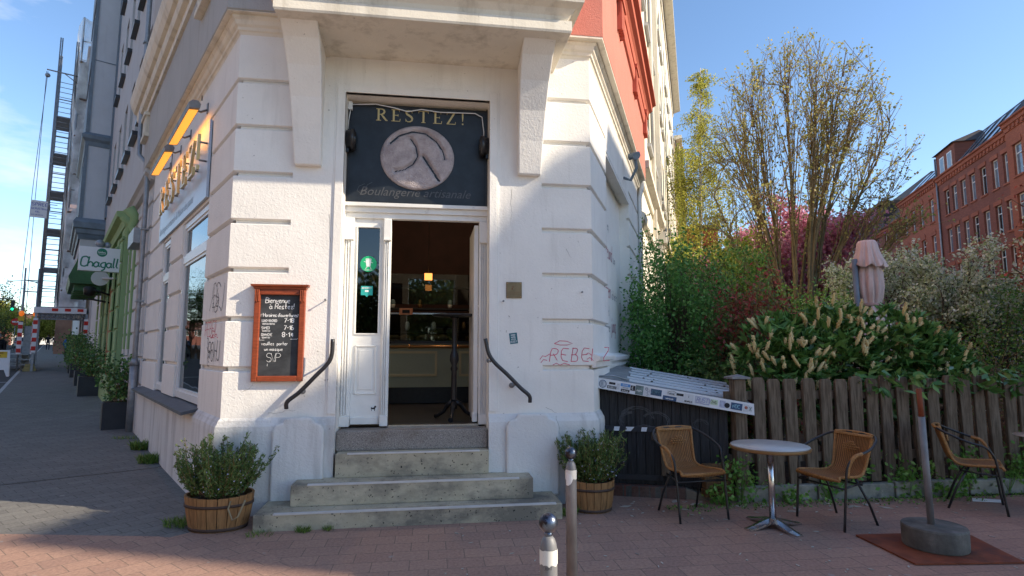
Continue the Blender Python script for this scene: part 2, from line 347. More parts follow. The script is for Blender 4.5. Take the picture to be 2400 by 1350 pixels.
def bricks(name, c1, c2, mort, w, h, msize=.006, rot=(0, 0, 0), bst=.4, stain=(.3, .28, .25), rough=.85, extra=None, soff=.5, spots=False):
    m, nt, b, co = base(name, rough, .2)
    mp = nt.nodes.new('ShaderNodeMapping'); mp.inputs['Rotation'].default_value = rot; nt.links.new(co, mp.inputs[0])
    br = nt.nodes.new('ShaderNodeTexBrick'); br.inputs['Scale'].default_value = 1; br.inputs['Brick Width'].default_value = w; br.inputs['Row Height'].default_value = h
    br.inputs['Mortar Size'].default_value = msize; br.inputs['Color1'].default_value = (*c1, 1); br.inputs['Color2'].default_value = (*c2, 1); br.inputs['Mortar'].default_value = (*mort, 1)
    br.offset = soff; br.inputs['Bias'].default_value = 0.; br.inputs['Mortar Smooth'].default_value = .3
    nt.links.new(mp.outputs[0], br.inputs['Vector']); c = br.outputs['Color']
    c = mix(nt, ramp(nt, noise(nt, co, .9, 7, .65), [(.45, (0, 0, 0)), (.75, (.55,) * 3)]), c, stain)
    c = mix(nt, .6, c, ramp(nt, noise(nt, co, 40, 4, .7), [(.3, (.55,) * 3), (.7, (1.25,) * 3)]), 'MULTIPLY')
    if spots: c = mix(nt, ramp(nt, noise(nt, co, 9, 2, .4), [(.73, (0, 0, 0)), (.76, (.5,) * 3)]), c, (.34, .32, .30))
    if extra: c = extra(nt, co, c)
    nt.links.new(c, b.inputs['Base Color'])
    iv = nt.nodes.new('ShaderNodeMath'); iv.operation = 'MULTIPLY_ADD'; iv.inputs[1].default_value = -1.; nt.links.new(br.outputs['Fac'], iv.inputs[0]); nt.links.new(noise(nt, co, 70, 3), iv.inputs[2])
    bump(nt, b, iv.outputs[0], bst, .006); return m

# ------------------------------------------------------------ lettering
GL = {'A': '02 28 42;15 35', 'B': '02 08;08 28 37 36 25 05;25 35 44 43 32 02', 'C': '47 38 18 07 03 12 32 43', 'D': '02 08 28 47 43 22 02', 'E': '48 08 02 42;05 35',
 'F': '48 08 02;05 35', 'G': '47 38 18 07 03 12 32 43 45 25', 'H': '08 02;48 42;05 45', 'I': '08 02', 'J': '38 33 22 12 03', 'K': '08 02;48 05 42', 'L': '08 02 42', 'M': '02 08 25 48 42',
 'N': '02 08 42 48', 'O': '18 07 03 12 32 43 47 38 18', 'P': '02 08 38 47 46 35 05', 'Q': '18 07 03 12 32 43 47 38 18;24 42', 'R': '02 08 38 47 46 35 05;25 42', 'S': '47 38 18 07 06 15 35 44 43 32 12 03',
 'T': '08 48;28 22', 'U': '08 03 12 32 43 48', 'V': '08 22 48', 'W': '08 12 25 32 48', 'X': '08 42;48 02', 'Y': '08 25 48;25 22', 'Z': '08 48 02 42', '0': '18 07 03 12 32 43 47 38 18',
 '1': '06 28 22', '2': '07 18 38 47 46 02 42', '3': '07 18 38 47 46 35 44 43 32 12 03', '4': '32 38 04 44', '5': '48 08 05 35 44 43 32 12 03', '6': '38 18 05 03 12 32 43 44 35 15 04',
 '7': '08 48 12', '8': '15 06 07 18 38 47 46 35 15 04 03 12 32 43 44 35', '9': '45 15 06 07 18 38 47 43 32 12', 'a': '34 25 15 04 03 12 22 33;35 33 42', 'b': '08 02 22 33 34 25 05', 'c': '34 25 15 04 03 12 22 33',
 'd': '38 32 12 03 04 15 35', 'e': '04 34 25 15 04 03 12 32', 'f': '38 27 22;05 35', 'g': '35 15 04 03 12 32;35 31 20 10', 'h': '08 02;04 15 25 34 32', 'i': '05 02;06 07', 'j': '25 21 10;26 27', 'k': '08 02;35 04 32',
 'l': '08 03 12', 'm': '02 05;04 15 24 22;24 35 44 42', 'n': '02 05;04 15 25 34 32', 'o': '15 04 03 12 22 33 34 25 15', 'p': '00 05;04 15 25 34 33 22 12 03', 'q': '30 35 15 04 03 12 22 33', 'r': '02 05;04 15 25',
 's': '35 15 04 13 23 32 22 02', 't': '18 13 22;05 35', 'u': '05 03 12 22 33;35 32', 'v': '05 12 35', 'w': '05 12 24 32 45', 'x': '05 32;35 02', 'y': '05 12;35 10', 'z': '05 35 02 32', '!': '08 04;02 03',
 '-': '05 25', '.': '02 03', ':': '02 03;05 06', "'": '08 06', ',': '03 11', '=': '04 34;06 36'}
def strokes(mb, fr, text, s0, z0, h, w, o, slant=0., adv=1., jit=0., t=.0015, dirs=1, rot=0., seed=1):
    """single line lettering, cap height h; returns end s"""
    rnd = random.Random(seed); k = h / 6.; x = 0.; ca, sa = math.cos(rot), math.sin(rot); q = 0
    for ch in text:
        g = GL.get(ch)
        if g is None: x += 2.2 * k * adv; continue
        mxw = 0; 
        for st in g.split(';'):
            pts = []
            for c in st.split():
                a, b2 = int(c[0]), int(c[1]); mxw = max(mxw, a)
                px = x + a * k * .8 + slant * (b2 - 2) * k + rnd.uniform(-jit, jit) * k; pz = (b2 - 2) * k + rnd.uniform(-jit, jit) * k
                pts.append((s0 + dirs * (px * ca - pz * sa), z0 + px * sa + pz * ca))
            q += 1
            if len(pts) > 3:      # soften corners
                P2 = [pts[0]]
                for i in range(1, len(pts)):
                    a_, b_ = pts[i - 1], pts[i]; P2 += [(a_[0] * .75 + b_[0] * .25, a_[1] * .75 + b_[1] * .25), (a_[0] * .25 + b_[0] * .75, a_[1] * .25 + b_[1] * .75)]
                pts = P2 + [pts[-1]]
            mb.ribbon(fr, pts, w, o + .00005 * (q % 7), t)
        x += (mxw * .8 + 1.3) * k * adv
    return x
SER = {'R': (6.6, [((.2, .17), (2.9, .17), .35), ((.2, 6.83), (2, 6.83), .35), ((1.5, 0), (1.5, 7), 1.05)], [([(1.6, 6.8), (3.4, 6.75), (4.5, 6.1), (4.7, 5.2), (4.2, 4.2), (3.2, 3.7), (1.6, 3.6)], [.35, .5, .95, 1.1, .95, .5, .35]), ([(2.9, 3.7), (4.4, 1.9), (5.7, .3), (6.5, .15)], [.6, 1.1, .9, .3])]),
 'E': (5.6, [((.2, .17), (4.9, .17), .35), ((.2, 6.83), (4.7, 6.83), .35), ((1.5, 0), (1.5, 7), 1.05), ((1.8, 3.6), (3.9, 3.6), .35), ((4.6, 7), (4.6, 5.7), .3), ((4.9, 0), (5.1, 1.5), .35), ((3.9, 4.2), (3.9, 3.0), .3)], []),
 'S': (5., [((4.1, 6.8), (4.1, 5.2), .25), ((.6, .2), (.6, 1.9), .25)], [([(4.1, 5.7), (3.5, 6.6), (2.4, 6.85), (1.2, 6.5), (.8, 5.5), (1.2, 4.6), (2.4, 3.9), (3.6, 3.1), (4.2, 2.2), (4.0, 1.), (3., .25), (1.8, .15), (.9, .7), (.6, 1.5)], [.3, .4, .5, .8, 1., 1.1, 1.15, 1.15, 1.1, .9, .6, .5, .4, .3])]),
 'T': (6., [((.3, 6.83), (5.5, 6.83), .35), ((2.9, 0), (2.9, 7), 1.05), ((1.7, .17), (4.1, .17), .35), ((.3, 7), (.2, 5.6), .3), ((5.5, 7), (5.6, 5.6), .3)], []),
 'Z': (5.8, [((.6, 6.8), (5., 6.8), .4), ((.3, .2), (5.2, .2), .4), ((4.7, 6.8), (.8, .2), 1.), ((.6, 7), (.5, 5.6), .3), ((5.2, 0), (5.4, 1.5), .3)], []),
 '!': (2.4, [((1.1, .05), (1.1, .9), .85)], [([(1.1, 7), (1.1, 4.2), (1.1, 2.)], [1., .8, .3])])}
def serif(mb, fr, text, s0, z0, h, o, t, dirs=1, gap=1.1, dz=0.):
    k = h / 7.; x = 0.
    for ch in text:
        wdt, bars, cur = SER[ch]; i = 0
        for a, b2, w in bars:
            mb.ribbon(fr, [(s0 + dirs * (x + a[0]) * k, z0 + a[1] * k + dz * x * k), (s0 + dirs * (x + b2[0]) * k, z0 + b2[1] * k + dz * x * k)], w * k, o + i * .0004, t); i += 1
        for pts, w in cur:
            mb.ribbon(fr, [(s0 + dirs * (x + a) * k, z0 + b2 * k + dz * x * k) for a, b2 in pts], [q * k for q in w], o + i * .0004, t); i += 1
        x += wdt + gap
    return x * k
def printed(mb, fr, text, s0, z0, h, o, t=.002, dirs=1, slant=0., wid=1., rot=0.):
    cu = bpy.data.curves.new('t', 'FONT'); cu.body = text; cu.size = h * 1.37; cu.resolution_u = 2; ob = bpy.data.objects.new('t', cu)
    me = bpy.data.meshes.new_from_object(ob); ca, sa = math.cos(rot), math.sin(rot)
    def T(v, oo):
        x = (v.co.x + slant * v.co.y) * wid; y = v.co.y; return fr.P(s0 + dirs * (x * ca - y * sa), z0 + x * sa + y * ca, oo)
    if len(me.vertices): mb.add([T(v, o + t) for v in me.vertices], [tuple(p.vertices) for p in me.polygons])
    W_ = max([v.co.x for v in me.vertices] or [0]) * wid
    bpy.data.objects.remove(ob); bpy.data.meshes.remove(me); bpy.data.curves.remove(cu); return W_
# ------------------------------------------------------------ ground and paving
def zg(s): return .02 * max(0., s - 3)
g = MB(); g.add([(-900, -300, -.06), (900, -300, -.06), (900, 1500, -.06), (-900, 1500, -.06)], [(0, 1, 2, 3)])
struct('ground', g, mat('ground_far', (.09, .08, .06), .95, .3, .05))
g = MB(); g.add([(-30, -30, -.012), (30, -30, -.012), (30, 0, -.012), (-30, 0, -.012)], [(0, 1, 2, 3)])
redp = bricks('red_paving_slabs', (.40, .25, .185), (.34, .21, .16), (.22, .155, .12), .28, .2, .0045, (0, 0, R(-8)), .3, (.26, .18, .15), spots=True)
redl = bricks('red_paving_left', (.40, .25, .185), (.34, .21, .16), (.22, .155, .12), .21, .2, .0045, (0, 0, R(38.73 - 90)), .3, (.26, .18, .15), spots=True)
greyp = bricks('grey_paving_slabs', (.205, .20, .185), (.165, .16, .15), (.10, .095, .088), .24, .16, .005, (0, 0, R(38.73 - 90)), .35, (.13, .126, .118), spots=True)
# division between the two laying directions runs out from the pot at the left corner towards the camera
def XY(fr, s, o, z=0.): return fr.P(s, z, o)
P0 = XY(CH, -1.75, .3); P1 = (-1.45, 4.25, 0); P2 = (-.6, 0, 0)
g = MB(); g.add([(P0[0], P0[1], 0), (P1[0], P1[1], 0), (-1.0, 2.1, 0), (14, 2.1, 0), (14, 7.7, 0), (5.6, 6.5, 0), (2.4, 6.2, 0), (1.3, 7.2, 0), (.7, 6.6, 0), (-2.6, 6.3, 0)], [tuple(range(10))])
struct('red_pavement', g, redp)
rb = [(-3.05, 5.1), (-3.5, 5.12), (-4.3, 5.16), (-6., 5.2), (-8.6, 5.2)]      # edge between red and grey slabs
g = MB(); g.add([(P0[0], P0[1], 0), (P0[0] - .25, P0[1] - .35, 0)] + [(a, b, 0) for a, b in rb] + [(-8.6, 2.1, 0), (-1.0, 2.1, 0), (P1[0], P1[1], 0)], [tuple(range(10))])
struct('red_side_pavement', g, redl)
g = MB(); g.add([(-40, -30, -.01), (40, -30, -.01), (40, 2.1, -.01), (-40, 2.1, -.01)], [(0, 1, 2, 3)]);  # unseen ground behind the camera, kept pale as a bounce surface
struct('unseen_bounce_square', g, M['bounce_ground']); g = MB(); a0 = XY(LW, 3, -.1); a1 = XY(LW, -.5, -.3)
b0 = XY(LW, 3, 12)
g.add([(a0[0], a0[1], 0), a1, (P0[0], P0[1], 0), (P0[0] - .25, P0[1] - .55, 0)] + [(a, b - .3, 0) for a, b in rb], [tuple(range(9))]); g.v = [(a, b, -.004) for a, b, _ in g.v]
for i in range(24):
    s0, s1 = 3 + 5 * i, 8 + 5 * i; g.add([XY(LW, s0, -.1, zg(s0)), XY(LW, s1, -.1, zg(s1)), XY(LW, s1, 2.46, zg(s1)), XY(LW, s0, 2.46, zg(s0))], [(0, 1, 2, 3)])
struct('grey_pavement', g, greyp)
g = MB()
for i in range(24):
    s0, s1 = 3 + 5 * i, 8 + 5 * i; g.add([XY(LW, s0, 2.46, zg(s0)), XY(LW, s1, 2.46, zg(s1)), XY(LW, s1, 2.56, zg(s1)), XY(LW, s0, 2.56, zg(s0))], [(0, 1, 2, 3)])
g.add([XY(LW, 22, 2.56, zg(22) + .004), XY(LW, 22.2, 2.56, zg(22.2) + .004), XY(LW, 22.2, 5, zg(22.2) + .004), XY(LW, 22, 5, zg(22) + .004)], [(0, 1, 2, 3)])
struct('path_edge_line', g, M['roadwhite'])
g = MB()
for i in range(24):
    s0, s1 = 3 + 5 * i, 8 + 5 * i; g.add([XY(LW, s0, 2.56, zg(s0)), XY(LW, s1, 2.56, zg(s1)), XY(LW, s1, 5.2, zg(s1)), XY(LW, s0, 5.2, zg(s0))], [(0, 1, 2, 3)])
struct('cycle_path', g, M['asphalt'])
g = MB()
for i in range(24):
    s0, s1 = 3 + 5 * i, 8 + 5 * i; g.add([XY(LW, s0, 5.2, zg(s0) - .1), XY(LW, s1, 5.2, zg(s1) - .1), XY(LW, s1, 18, zg(s1) - .1), XY(LW, s0, 18, zg(s0) - .1), XY(LW, s0, 5.2, zg(s0)), XY(LW, s1, 5.2, zg(s1))], [(0, 1, 2, 3), (0, 1, 5, 4)])
struct('road', g, mat('road_asphalt', (.05, .05, .052), .9, .2, 2, bmp=.3, bscale=100))
g = MB()
for i in range(24):
    s0, s1 = 3 + 5 * i, 8 + 5 * i; g.add([XY(LW, s0, 18, zg(s0)), XY(LW, s1, 18, zg(s1)), XY(LW, s1, 45, zg(s1)), XY(LW, s0, 45, zg(s0)), XY(LW, s0, 18, zg(s0) - .1), XY(LW, s1, 18, zg(s1) - .1)], [(0, 1, 2, 3), (0, 1, 5, 4)])
struct('opposite_pavement', g, M['asphalt'])
g = MB(); g.add([(.7, 6.6, -.03), (1.3, 6.2, -.03), (2.6, 6.2, -.03), (5.6, 6.5, -.03), (14, 7.6, -.03), (60, 8, -.03), (60, 110, -.03), (32, 110, -.03)], [tuple(range(8))])
struct('garden_ground', g, M['soil'])

# ------------------------------------------------------------ corner building
cb = thing('corner_building', 'white stuccoed corner building with chamfered entrance, heavy balcony brackets and salmon upper floor', 'building', CH.P(0, 0))
TOP = 5.0; COR = [1.4 + .5 * i for i in range(7)]
RL, RR, RT = -.80, .75, 4.34
core = MB()
core.box(CH, -1.86, RL, 0, TOP, -.45, -.05); core.box(CH, RR, 1.86, 0, TOP, -.45, -.05); core.box(CH, RL, RR, RT, TOP, -.45, -.05)
core.box(CH, RL, RR, 0, .60, -.6, -.30)
# left street side
core.box(LW, .12, 1.15, 0, TOP, -.45, -.05); core.box(LW, 1.15, 5.0, 3.34, TOP, -.45, -.05); core.box(LW, 1.15, 5., 0, .93, -.45, -.05)
core.box(LW, 2.87, 3.94, .93, 3.34, -.45, -.05); core.box(LW, 4.75, 6.45, 0, TOP, -.45, -.05)
# right side
core.box(RW, .10, 1.2, 0, TOP, -.45, -.05); core.box(RW, 1.2, 3.9, 0, TOP, -.45, -.17); core.box(RW, 3.9, 5.6, 0, TOP, -.45, -.05)
core.box(RW, 1.2, 3.9, 4.2, TOP, -.17, -.05); core.box(RW, 1.2, 3.9, 0, 1.33, -.17, -.05)
obj('wall', core, M['wall'], cb)
G = .020
def courses(path, levels, z0, z1, name='rusticated_wall'):
    mb = MB(); zs = [z0] + levels + [z1]
    for i in range(len(zs) - 1):
        a = zs[i] + (G if i else 0); b = zs[i + 1] - (G if i < len(zs) - 2 else 0)
        if b - a < .05: continue
        ba = .012 if i else 0; bb = .010 if i < len(zs) - 2 else 0
        pr = [(-.055, a)] + ([(-.03, a), (-.006, a + ba * .6)] if ba else []) + [(0, a + ba)] + [(0, b - bb)] + ([(-.008, b - bb * .3), (-.03, b)] if bb else []) + [(-.055, b)]
        mb.sweep(path, pr)
    return obj(name, mb, M['wall'], cb)
PT = lambda fr, s, o=0.: fr.P(s, 0, o)[:2]
courses([PT(LW, 1.15), A, PT(CH, -1.31)], COR, .9, TOP)
courses([PT(CH, 1.33), B, PT(RW, 1.2)], COR, .9, TOP)
courses([PT(LW, 3.94), PT(LW, 2.87)], COR[:4], .95, 3.36)
courses([PT(LW, 6.45), PT(LW, 4.75)], COR, .9, TOP)
courses([PT(RW, 3.9), PT(RW, 5.6)], COR, .9, TOP)
sk = MB(); sk.box(CH, -1.31, RL, .9, TOP, -.055, 0); sk.box(CH, RR, 1.33, .9, TOP, -.055, 0); sk.box(CH, RL, RR, RT, TOP, -.055, 0)
sk.box(LW, 1.15, 4.75, 4.42, TOP, -.055, 0); sk.box(LW, 1.15, 4.75, 3.36, 4.40, -.055, -.01); sk.box(RW, 1.2, 3.9, 4.24, TOP, -.055, 0)
sk.box(RW, 1.2, 3.9, 4.16, 4.2, -.12, .01)
obj('smooth_wall', sk, M['wall'], cb)
# recess surround moulding
sr = MB(); t_ = .085
for (a, b2, c, d, o) in ((RL - t_, RL, .95, RT + t_, .014), (RR, RR + t_, .95, RT + t_, .014), (RL, RR, RT, RT + t_, .014)): sr.box(CH, a, b2, c, d, -.05, o)
sr.box(CH, RL - t_ - .02, RL - t_, .95, RT + t_ + .02, -.05, .006); sr.box(CH, RR + t_, RR + t_ + .02, .95, RT + t_ + .02, -.05, .006); sr.box(CH, RL - t_, RR + t_, RT + t_, RT + t_ + .02, -.05, .006)
obj('doorway_surround', sr, M['wall'], cb, bevel=.004)
# plinth
pp = [(-.05, -.1), (.055, -.1), (.055, .80), (.05, .845), (.03, .88), (.022, .90), (.0, .925), (-.05, .925)]
pl = MB(); pl.sweep([PT(LW, 6.45), A, PT(CH, RL)], pp); pl.sweep([PT(CH, RR), B, PT(RW, 5.6)], pp)
obj('plinth', pl, M['plinth'], cb)
for s0, s1 in ((-1.38, -.89), (.93, 1.48)):
    pd = MB(); pts = [(s0, .1), (s1, .1), (s1, .80), (s1 - .03, .86), (s1 - .10, .885), (s1 - .13, .93), (s0 + .13, .93), (s0 + .10, .885), (s0 + .03, .86), (s0, .80)]
    pd.wprism(CH, pts, .04, .105); obj('plinth_block', pd, M['plinth'], cb, bevel=.02)
# string moulding under the upper floor
tm = MB(); tm.sweep([PT(LW, 6.45), A, B, PT(RW, 5.6)], [(-.05, 4.9), (.0, 4.9), (.012, 4.93), (.03, 4.94), (.035, 4.97), (.06, 4.99), (.075, 5.03), (.10, 5.05), (.10, 5.075), (-.05, 5.075)])
obj('string_moulding', tm, M['trim'], cb)
# upper floors
UZ = 19.
up = MB(); pr = [(-.4, 5.08), (.13, 5.08), (.16, 5.10), (.16, UZ), (-.4, UZ)]
up.sweep([PT(LW, 6.9), A, PT(CH, -.2)], pr); obj('upper_wall', up, M['greywall'], cb, label='grey stuccoed upper wall on the left street side')
SF = MB(); SF.sweep([PT(LW, 6.9), A, PT(CH, -.2)], [(.0, 5.076), (.155, 5.076), (.155, 5.082), (.0, 5.082)]); SF.sweep([PT(CH, -.2), B, PT(RW, 5.6)], [(.0, 5.076), (.175, 5.070), (.175, 5.094), (.0, 5.094)])
obj('soffit_strip', SF, M['trim'], cb)
ur = MB(); pr = [(-.4, 5.095), (.18, 5.095), (.18, 6.75), (-.4, 6.75)]
ur.sweep([PT(CH, -.2), B, PT(RW, 5.6)], pr)
ur.sweep([PT(CH, -.2), B, PT(RW, 2.0)], [(-.4, 6.75), (.18, 6.75), (.18, UZ), (-.4, UZ)])
for a, b2 in ((2.9, 3.8), (4.7, 5.6)): ur.box(RW, a, b2, 6.75, UZ, -.4, .18)
for fl in range(4): 
    for a, b2 in ((2.0, 2.9), (3.8, 4.7)): ur.box(RW, a, b2, 9.2 + 3.4 * fl, 10.3 + 3.4 * fl, -.4, .18)
obj('upper_wall', ur, M['red'], cb, label='salmon red stuccoed upper wall on the garden side')
# windows of the red floor with their grey reveals
for fl in range(4):
    for a, b2 in ((2.0, 2.9), (3.8, 4.7)):
        z0 = 6.75 + 3.4 * fl if fl == 0 else 6.9 + 3.4 * fl; z1 = 9.2 + 3.4 * fl
        m = MB(); m.box(RW, a, a + .03, z0, z1, -.25, .14); m.box(RW, b2 - .03, b2, z0, z1, -.25, .14); m.box(RW, a, b2, z0, z0 + .05, -.25, .12); m.box(RW, a + .03, b2 - .03, z1 - .03, z1, -.25, .12)
        m.box(RW, (a + b2) / 2 - .03, (a + b2) / 2 + .03, z0, z1, -.24, -.18)
        w = obj('window', m, M['house_grey'], cb); q = MB(); q.box(RW, a + .03, b2 - .03, z0 + .05, z1 - .03, -.24, -.22); obj('pane', q, M['pane'], w)
# red string course with hood and consoles
rc = MB(); rc.sweep([PT(RW, 1.15, .18), PT(RW, 5.75, .18)], [(0, 6.42), (.05, 6.44), (.07, 6.52), (.10, 6.56), (.16, 6.60), (.17, 6.68), (.24, 6.72), (.24, 6.78), (.0, 6.84)])
rc.sweep([PT(RW, 1.25, .18), PT(RW, 5.6, .18)], [(0, 6.14), (.03, 6.16), (.05, 6.24), (.05, 6.34), (.03, 6.36), (0, 6.37)])
for s_ in (1.25, 3.25, 5.2):
    for k in range(5): rc.box(RW, s_ + .07 * k, s_ + .07 * k + .045, 5.95 - (.0 if k in (0, 4) else -.03), 6.43, .18, .25)
    rc.box(RW, s_ - .03, s_ + .38, 6.36, 6.43, .18, .27)
obj('string_course', rc, M['reddark'], cb)
# left side hood cornice over the shop
lc = MB()
lc.sweep([PT(LW, 7.6, .16), PT(LW, .65, .16)], [(0, 6.15), (.04, 6.15), (.04, 6.28), (.10, 6.30), (.12, 6.36), (.12, 6.44), (.17, 6.46), (.22, 6.56), (.25, 6.68), (.25, 6.73), (.0, 6.86)])
for s_ in (.85, 6.4):
    for k in range(5): lc.box(LW, s_ + .11 * k, s_ + .11 * k + .06, 5.72, 6.16, .16, .22)
    lc.box(LW, s_ - .04, s_ + .56, 5.66, 5.73, .16, .24); lc.box(LW, s_ - .04, s_ + .56, 6.08, 6.15, .16, .25)
obj('hood_cornice', lc, M['trim'], cb)
# roof
rf = MB(); rf.sweep([PT(LW, 6.9), A, B, PT(RW, 5.6)], [(-.5, UZ), (.4, UZ), (.45, UZ + .3), (-.5, UZ + .3)]); 
rf.prism([LW.P(6.9, UZ - .3, -.3), LW.P(0, UZ - .3, -.3), RW.P(0, UZ - .3, -.3), RW.P(5.6, UZ - .3, -.3)], (0, 0, .2)); obj('roof', rf, M['tile'], cb)
# drain pipe and gutter of the left corner
dp = MB(); dp.tube([LW.P(6.72, .08, .10), LW.P(6.72, 1.9, .10), LW.P(6.72, 4.9, .10), LW.P(6.8, 5.25, .13), LW.P(7.0, 5.45, .24), LW.P(7.05, 6.1, .24), LW.P(7.05, 12, .24), LW.P(7.05, 18.5, .24)], [.045] * 8, 10)
dp.tube([LW.P(6.72, .06, .10), LW.P(6.72, 1.35, .10)], .075, 10); dp.tube([LW.P(6.72, 1.3, .10), LW.P(6.72, 1.42, .10)], [.09, .05], 10)
for z in (2.5, 3.9, 7.8, 11.2): dp.box(LW, 6.66 if z < 6 else 6.99, 6.78 if z < 6 else 7.11, z, z + .03, 0, .16 if z < 6 else .30)
obj('drainpipe', dp, M['zinc'], cb)
gp = MB(); gp.tube([RW.P(5.62, 5.2, .12), RW.P(5.66, 5.0, .10), RW.P(5.68, 4.7, .03), RW.P(5.68, 0, .03)], .05, 10); obj('drainpipe', gp, M['pvc'], cb)

# balcony over the entrance with its two brackets
bal = MB(); bp_ = [PT(CH, -1.28, .0), PT(CH, -1.28, .77), PT(CH, 1.41, .77), PT(CH, 1.41, .0)]
bal.sweep(bp_, [(-.3, 4.72), (.06, 4.72), (.07, 4.74), (.07, 4.84), (.03, 4.86), (.05, 4.90), (.10, 4.95), (.17, 4.985), (.18, 5.03), (-.3, 5.04)])
bal.prism([CH.P(-1.2, 4.73, 0), CH.P(-1.2, 4.73, .7), CH.P(1.32, 4.73, .7), CH.P(1.32, 4.73, 0)], (0, 0, .28))
bl = obj('balcony', bal, M['trim'], cb)
m = MB(); m.sweep(bp_, [(-.02, 5.041), (.15, 5.041), (.15, 5.085), (.10, 5.10), (.10, 6.1), (-.02, 6.1)]); obj('parapet', m, M['red'], bl)
for s0, s1, tp in ((-1.285, -1.02, .33), (1.06, 1.31, .30)):
    m = MB(); pf = [(-.02, 3.50), (.075, 3.50), (.09, 3.56), (.16, 3.85), (.26, 4.15), (.40, 4.42), (.56, 4.62), (.70, 4.725), (-.02, 4.725)]
    n = len(pf); vs_ = []
    for (o, z) in pf: vs_.append(CH.P(s0 - (.035 if o > .1 else 0) * (z - 3.5), z, o))
    for (o, z) in pf: vs_.append(CH.P(s1 + (.035 if o > .1 else 0) * (z - 3.5), z, o))
    m.add(vs_, [tuple(range(n)), tuple(range(n, 2 * n))[::-1]] + [(i, (i + 1) % n, n + (i + 1) % n, n + i) for i in range(n)])
    obj('bracket', m, M['wall'], cb, bevel=.012)
# door unit: frame, fixed leaf, open doorway
DO = -.25; TZ = .79
df = MB(); df.box(CH, RL, RR, 3.09, 3.15, DO - .08, DO + .03); df.box(CH, RL, RR, 3.15, 3.19, DO - .08, DO + .07); df.box(CH, RL, RR, 3.03, 3.09, DO - .08, DO)
for a, b2 in ((RL, RL + .10), (-.385, -.305), (.665, RR)):
    df.box(CH, a, b2, TZ, 3.03, DO - .08, DO)
    nfl = 3; wfl = (b2 - a - .02) / nfl
    for k in range(nfl): df.box(CH, a + .012 + k * wfl, a + .012 + (k + 1) * wfl - .012, TZ + .12, 2.78, DO, DO + .018)
    df.box(CH, a, b2, TZ, TZ + .11, DO, DO + .03); df.box(CH, a, b2, 2.80, 3.02, DO, DO + .028); df.box(CH, a - .0, b2 + .0, 2.78, 2.80, DO, DO + .045)
d = obj('door_frame', df, M['white'], cb, bevel=.004)
lf = MB(); a, b2 = RL + .10, -.385; o = DO - .03
gz0, gz1, ga, gb = 1.77, 2.93, a + .035, b2 - .045
lf.box(CH, a, b2, TZ + .015, gz0, o - .04, o); lf.box(CH, a, ga, gz0, gz1, o - .04, o); lf.box(CH, gb, b2, gz0, gz1, o - .04, o); lf.box(CH, a, b2, gz1, 3.03, o - .04, o)
for (p, q, r, s_) in ((ga - .012, ga, gz0 - .012, gz1 + .012), (gb, gb + .012, gz0 - .012, gz1 + .012), (ga, gb, gz0 - .014, gz0), (ga, gb, gz1, gz1 + .014)): lf.box(CH, p, q, r, s_, o, o + .012)
pa, pb, pz0, pz1 = a + .04, b2 - .05, 1.12, 1.64
for (p, q, r, s_) in ((pa, pa + .014, pz0, pz1), (pb - .014, pb, pz0, pz1), (pa, pb, pz0, pz0 + .014), (pa, pb, pz1 - .014, pz1)): lf.box(CH, p, q, r, s_, o, o + .012)
lf.box(CH, pa + .04, pb - .04, pz0 + .05, pz1 - .05, o, o + .008)
lf.box(CH, a + .01, b2 - .02, TZ + .02, TZ + .09, o, o + .02)
door = obj('door_leaf', lf, M['white'], cb, bevel=.003)
m = MB(); m.box(CH, ga, gb, gz0, gz1, o - .03, o - .022); obj('glass', m, M['darkglass'], door)
th = MB(); th.box(CH, -.30, .665, TZ - .02, TZ + .008, DO - .06, DO + .02); obj('threshold', th, M['alu'], cb)
# the second leaf stands open inside
m = MB(); m.box(Fr(CH.P(.66, 0, -.32)[:2], e=tuple(-CH.n), n=tuple(-CH.e)), 0, .75, TZ + .03, 3.0, 0, .045); ol = obj('door_leaf', m, M['white'], cb, label='open white door leaf folded back inside the doorway')
m = MB(); m.box(CH, .60, .655, TZ + .02, TZ + .12, -.36, -.28); obj('door_stop', m, M['white'], cb, bevel=.01)
# shop windows on the left side
def lwwin(s0, s1, z0, z1, tr, o=-.025, fw=.065):
    m = MB()
    m.box(LW, s0, s0 + fw, z0, z1, o - .06, o); m.box(LW, s1 - fw, s1, z0, z1, o - .06, o); m.box(LW, s0 + fw, s1 - fw, z0, z0 + fw * 1.3, o - .06, o); m.box(LW, s0 + fw, s1 - fw, z1 - fw, z1, o - .06, o)
    m.box(LW, s0 + fw, s1 - fw, tr - .05, tr + .05, o - .06, o)
    i0, i1, f2 = s0 + fw, s1 - fw, .035
    for (a, b) in ((z0 + fw * 1.3, tr - .05), (tr + .05, z1 - fw)):
        m.box(LW, i0, i0 + f2, a, b, o - .05, o - .015); m.box(LW, i1 - f2, i1, a, b, o - .05, o - .015); m.box(LW, i0 + f2, i1 - f2, a, a + f2, o - .05, o - .015); m.box(LW, i0 + f2, i1 - f2, b - f2, b, o - .05, o - .015)
    w = obj('shop_window', m, M['pvc'], cb)
    for (a, b) in ((z0 + fw * 1.3, tr - .05), (tr + .05, z1 - fw)):
        q = MB(); q.box(LW, i0 + f2, i1 - f2, a + f2, b - f2, o - .04, o - .034); obj('glass', q, M['glass'], w)
lwwin(1.15, 2.87, .96, 3.34, 2.83); lwwin(3.94, 4.75, .96, 3.34, 2.75)
sl = MB(); sl.sprof(LW, [(-.06, .945), (.0, .935), (.17, .90), (.17, .865), (.0, .90), (-.06, .91)], 1.10, 6.2)
obj('window_sill', sl, mat('slate_sill', (.085, .095, .11), .6, .2, 6, stretch=(1, 1, 1)), cb)
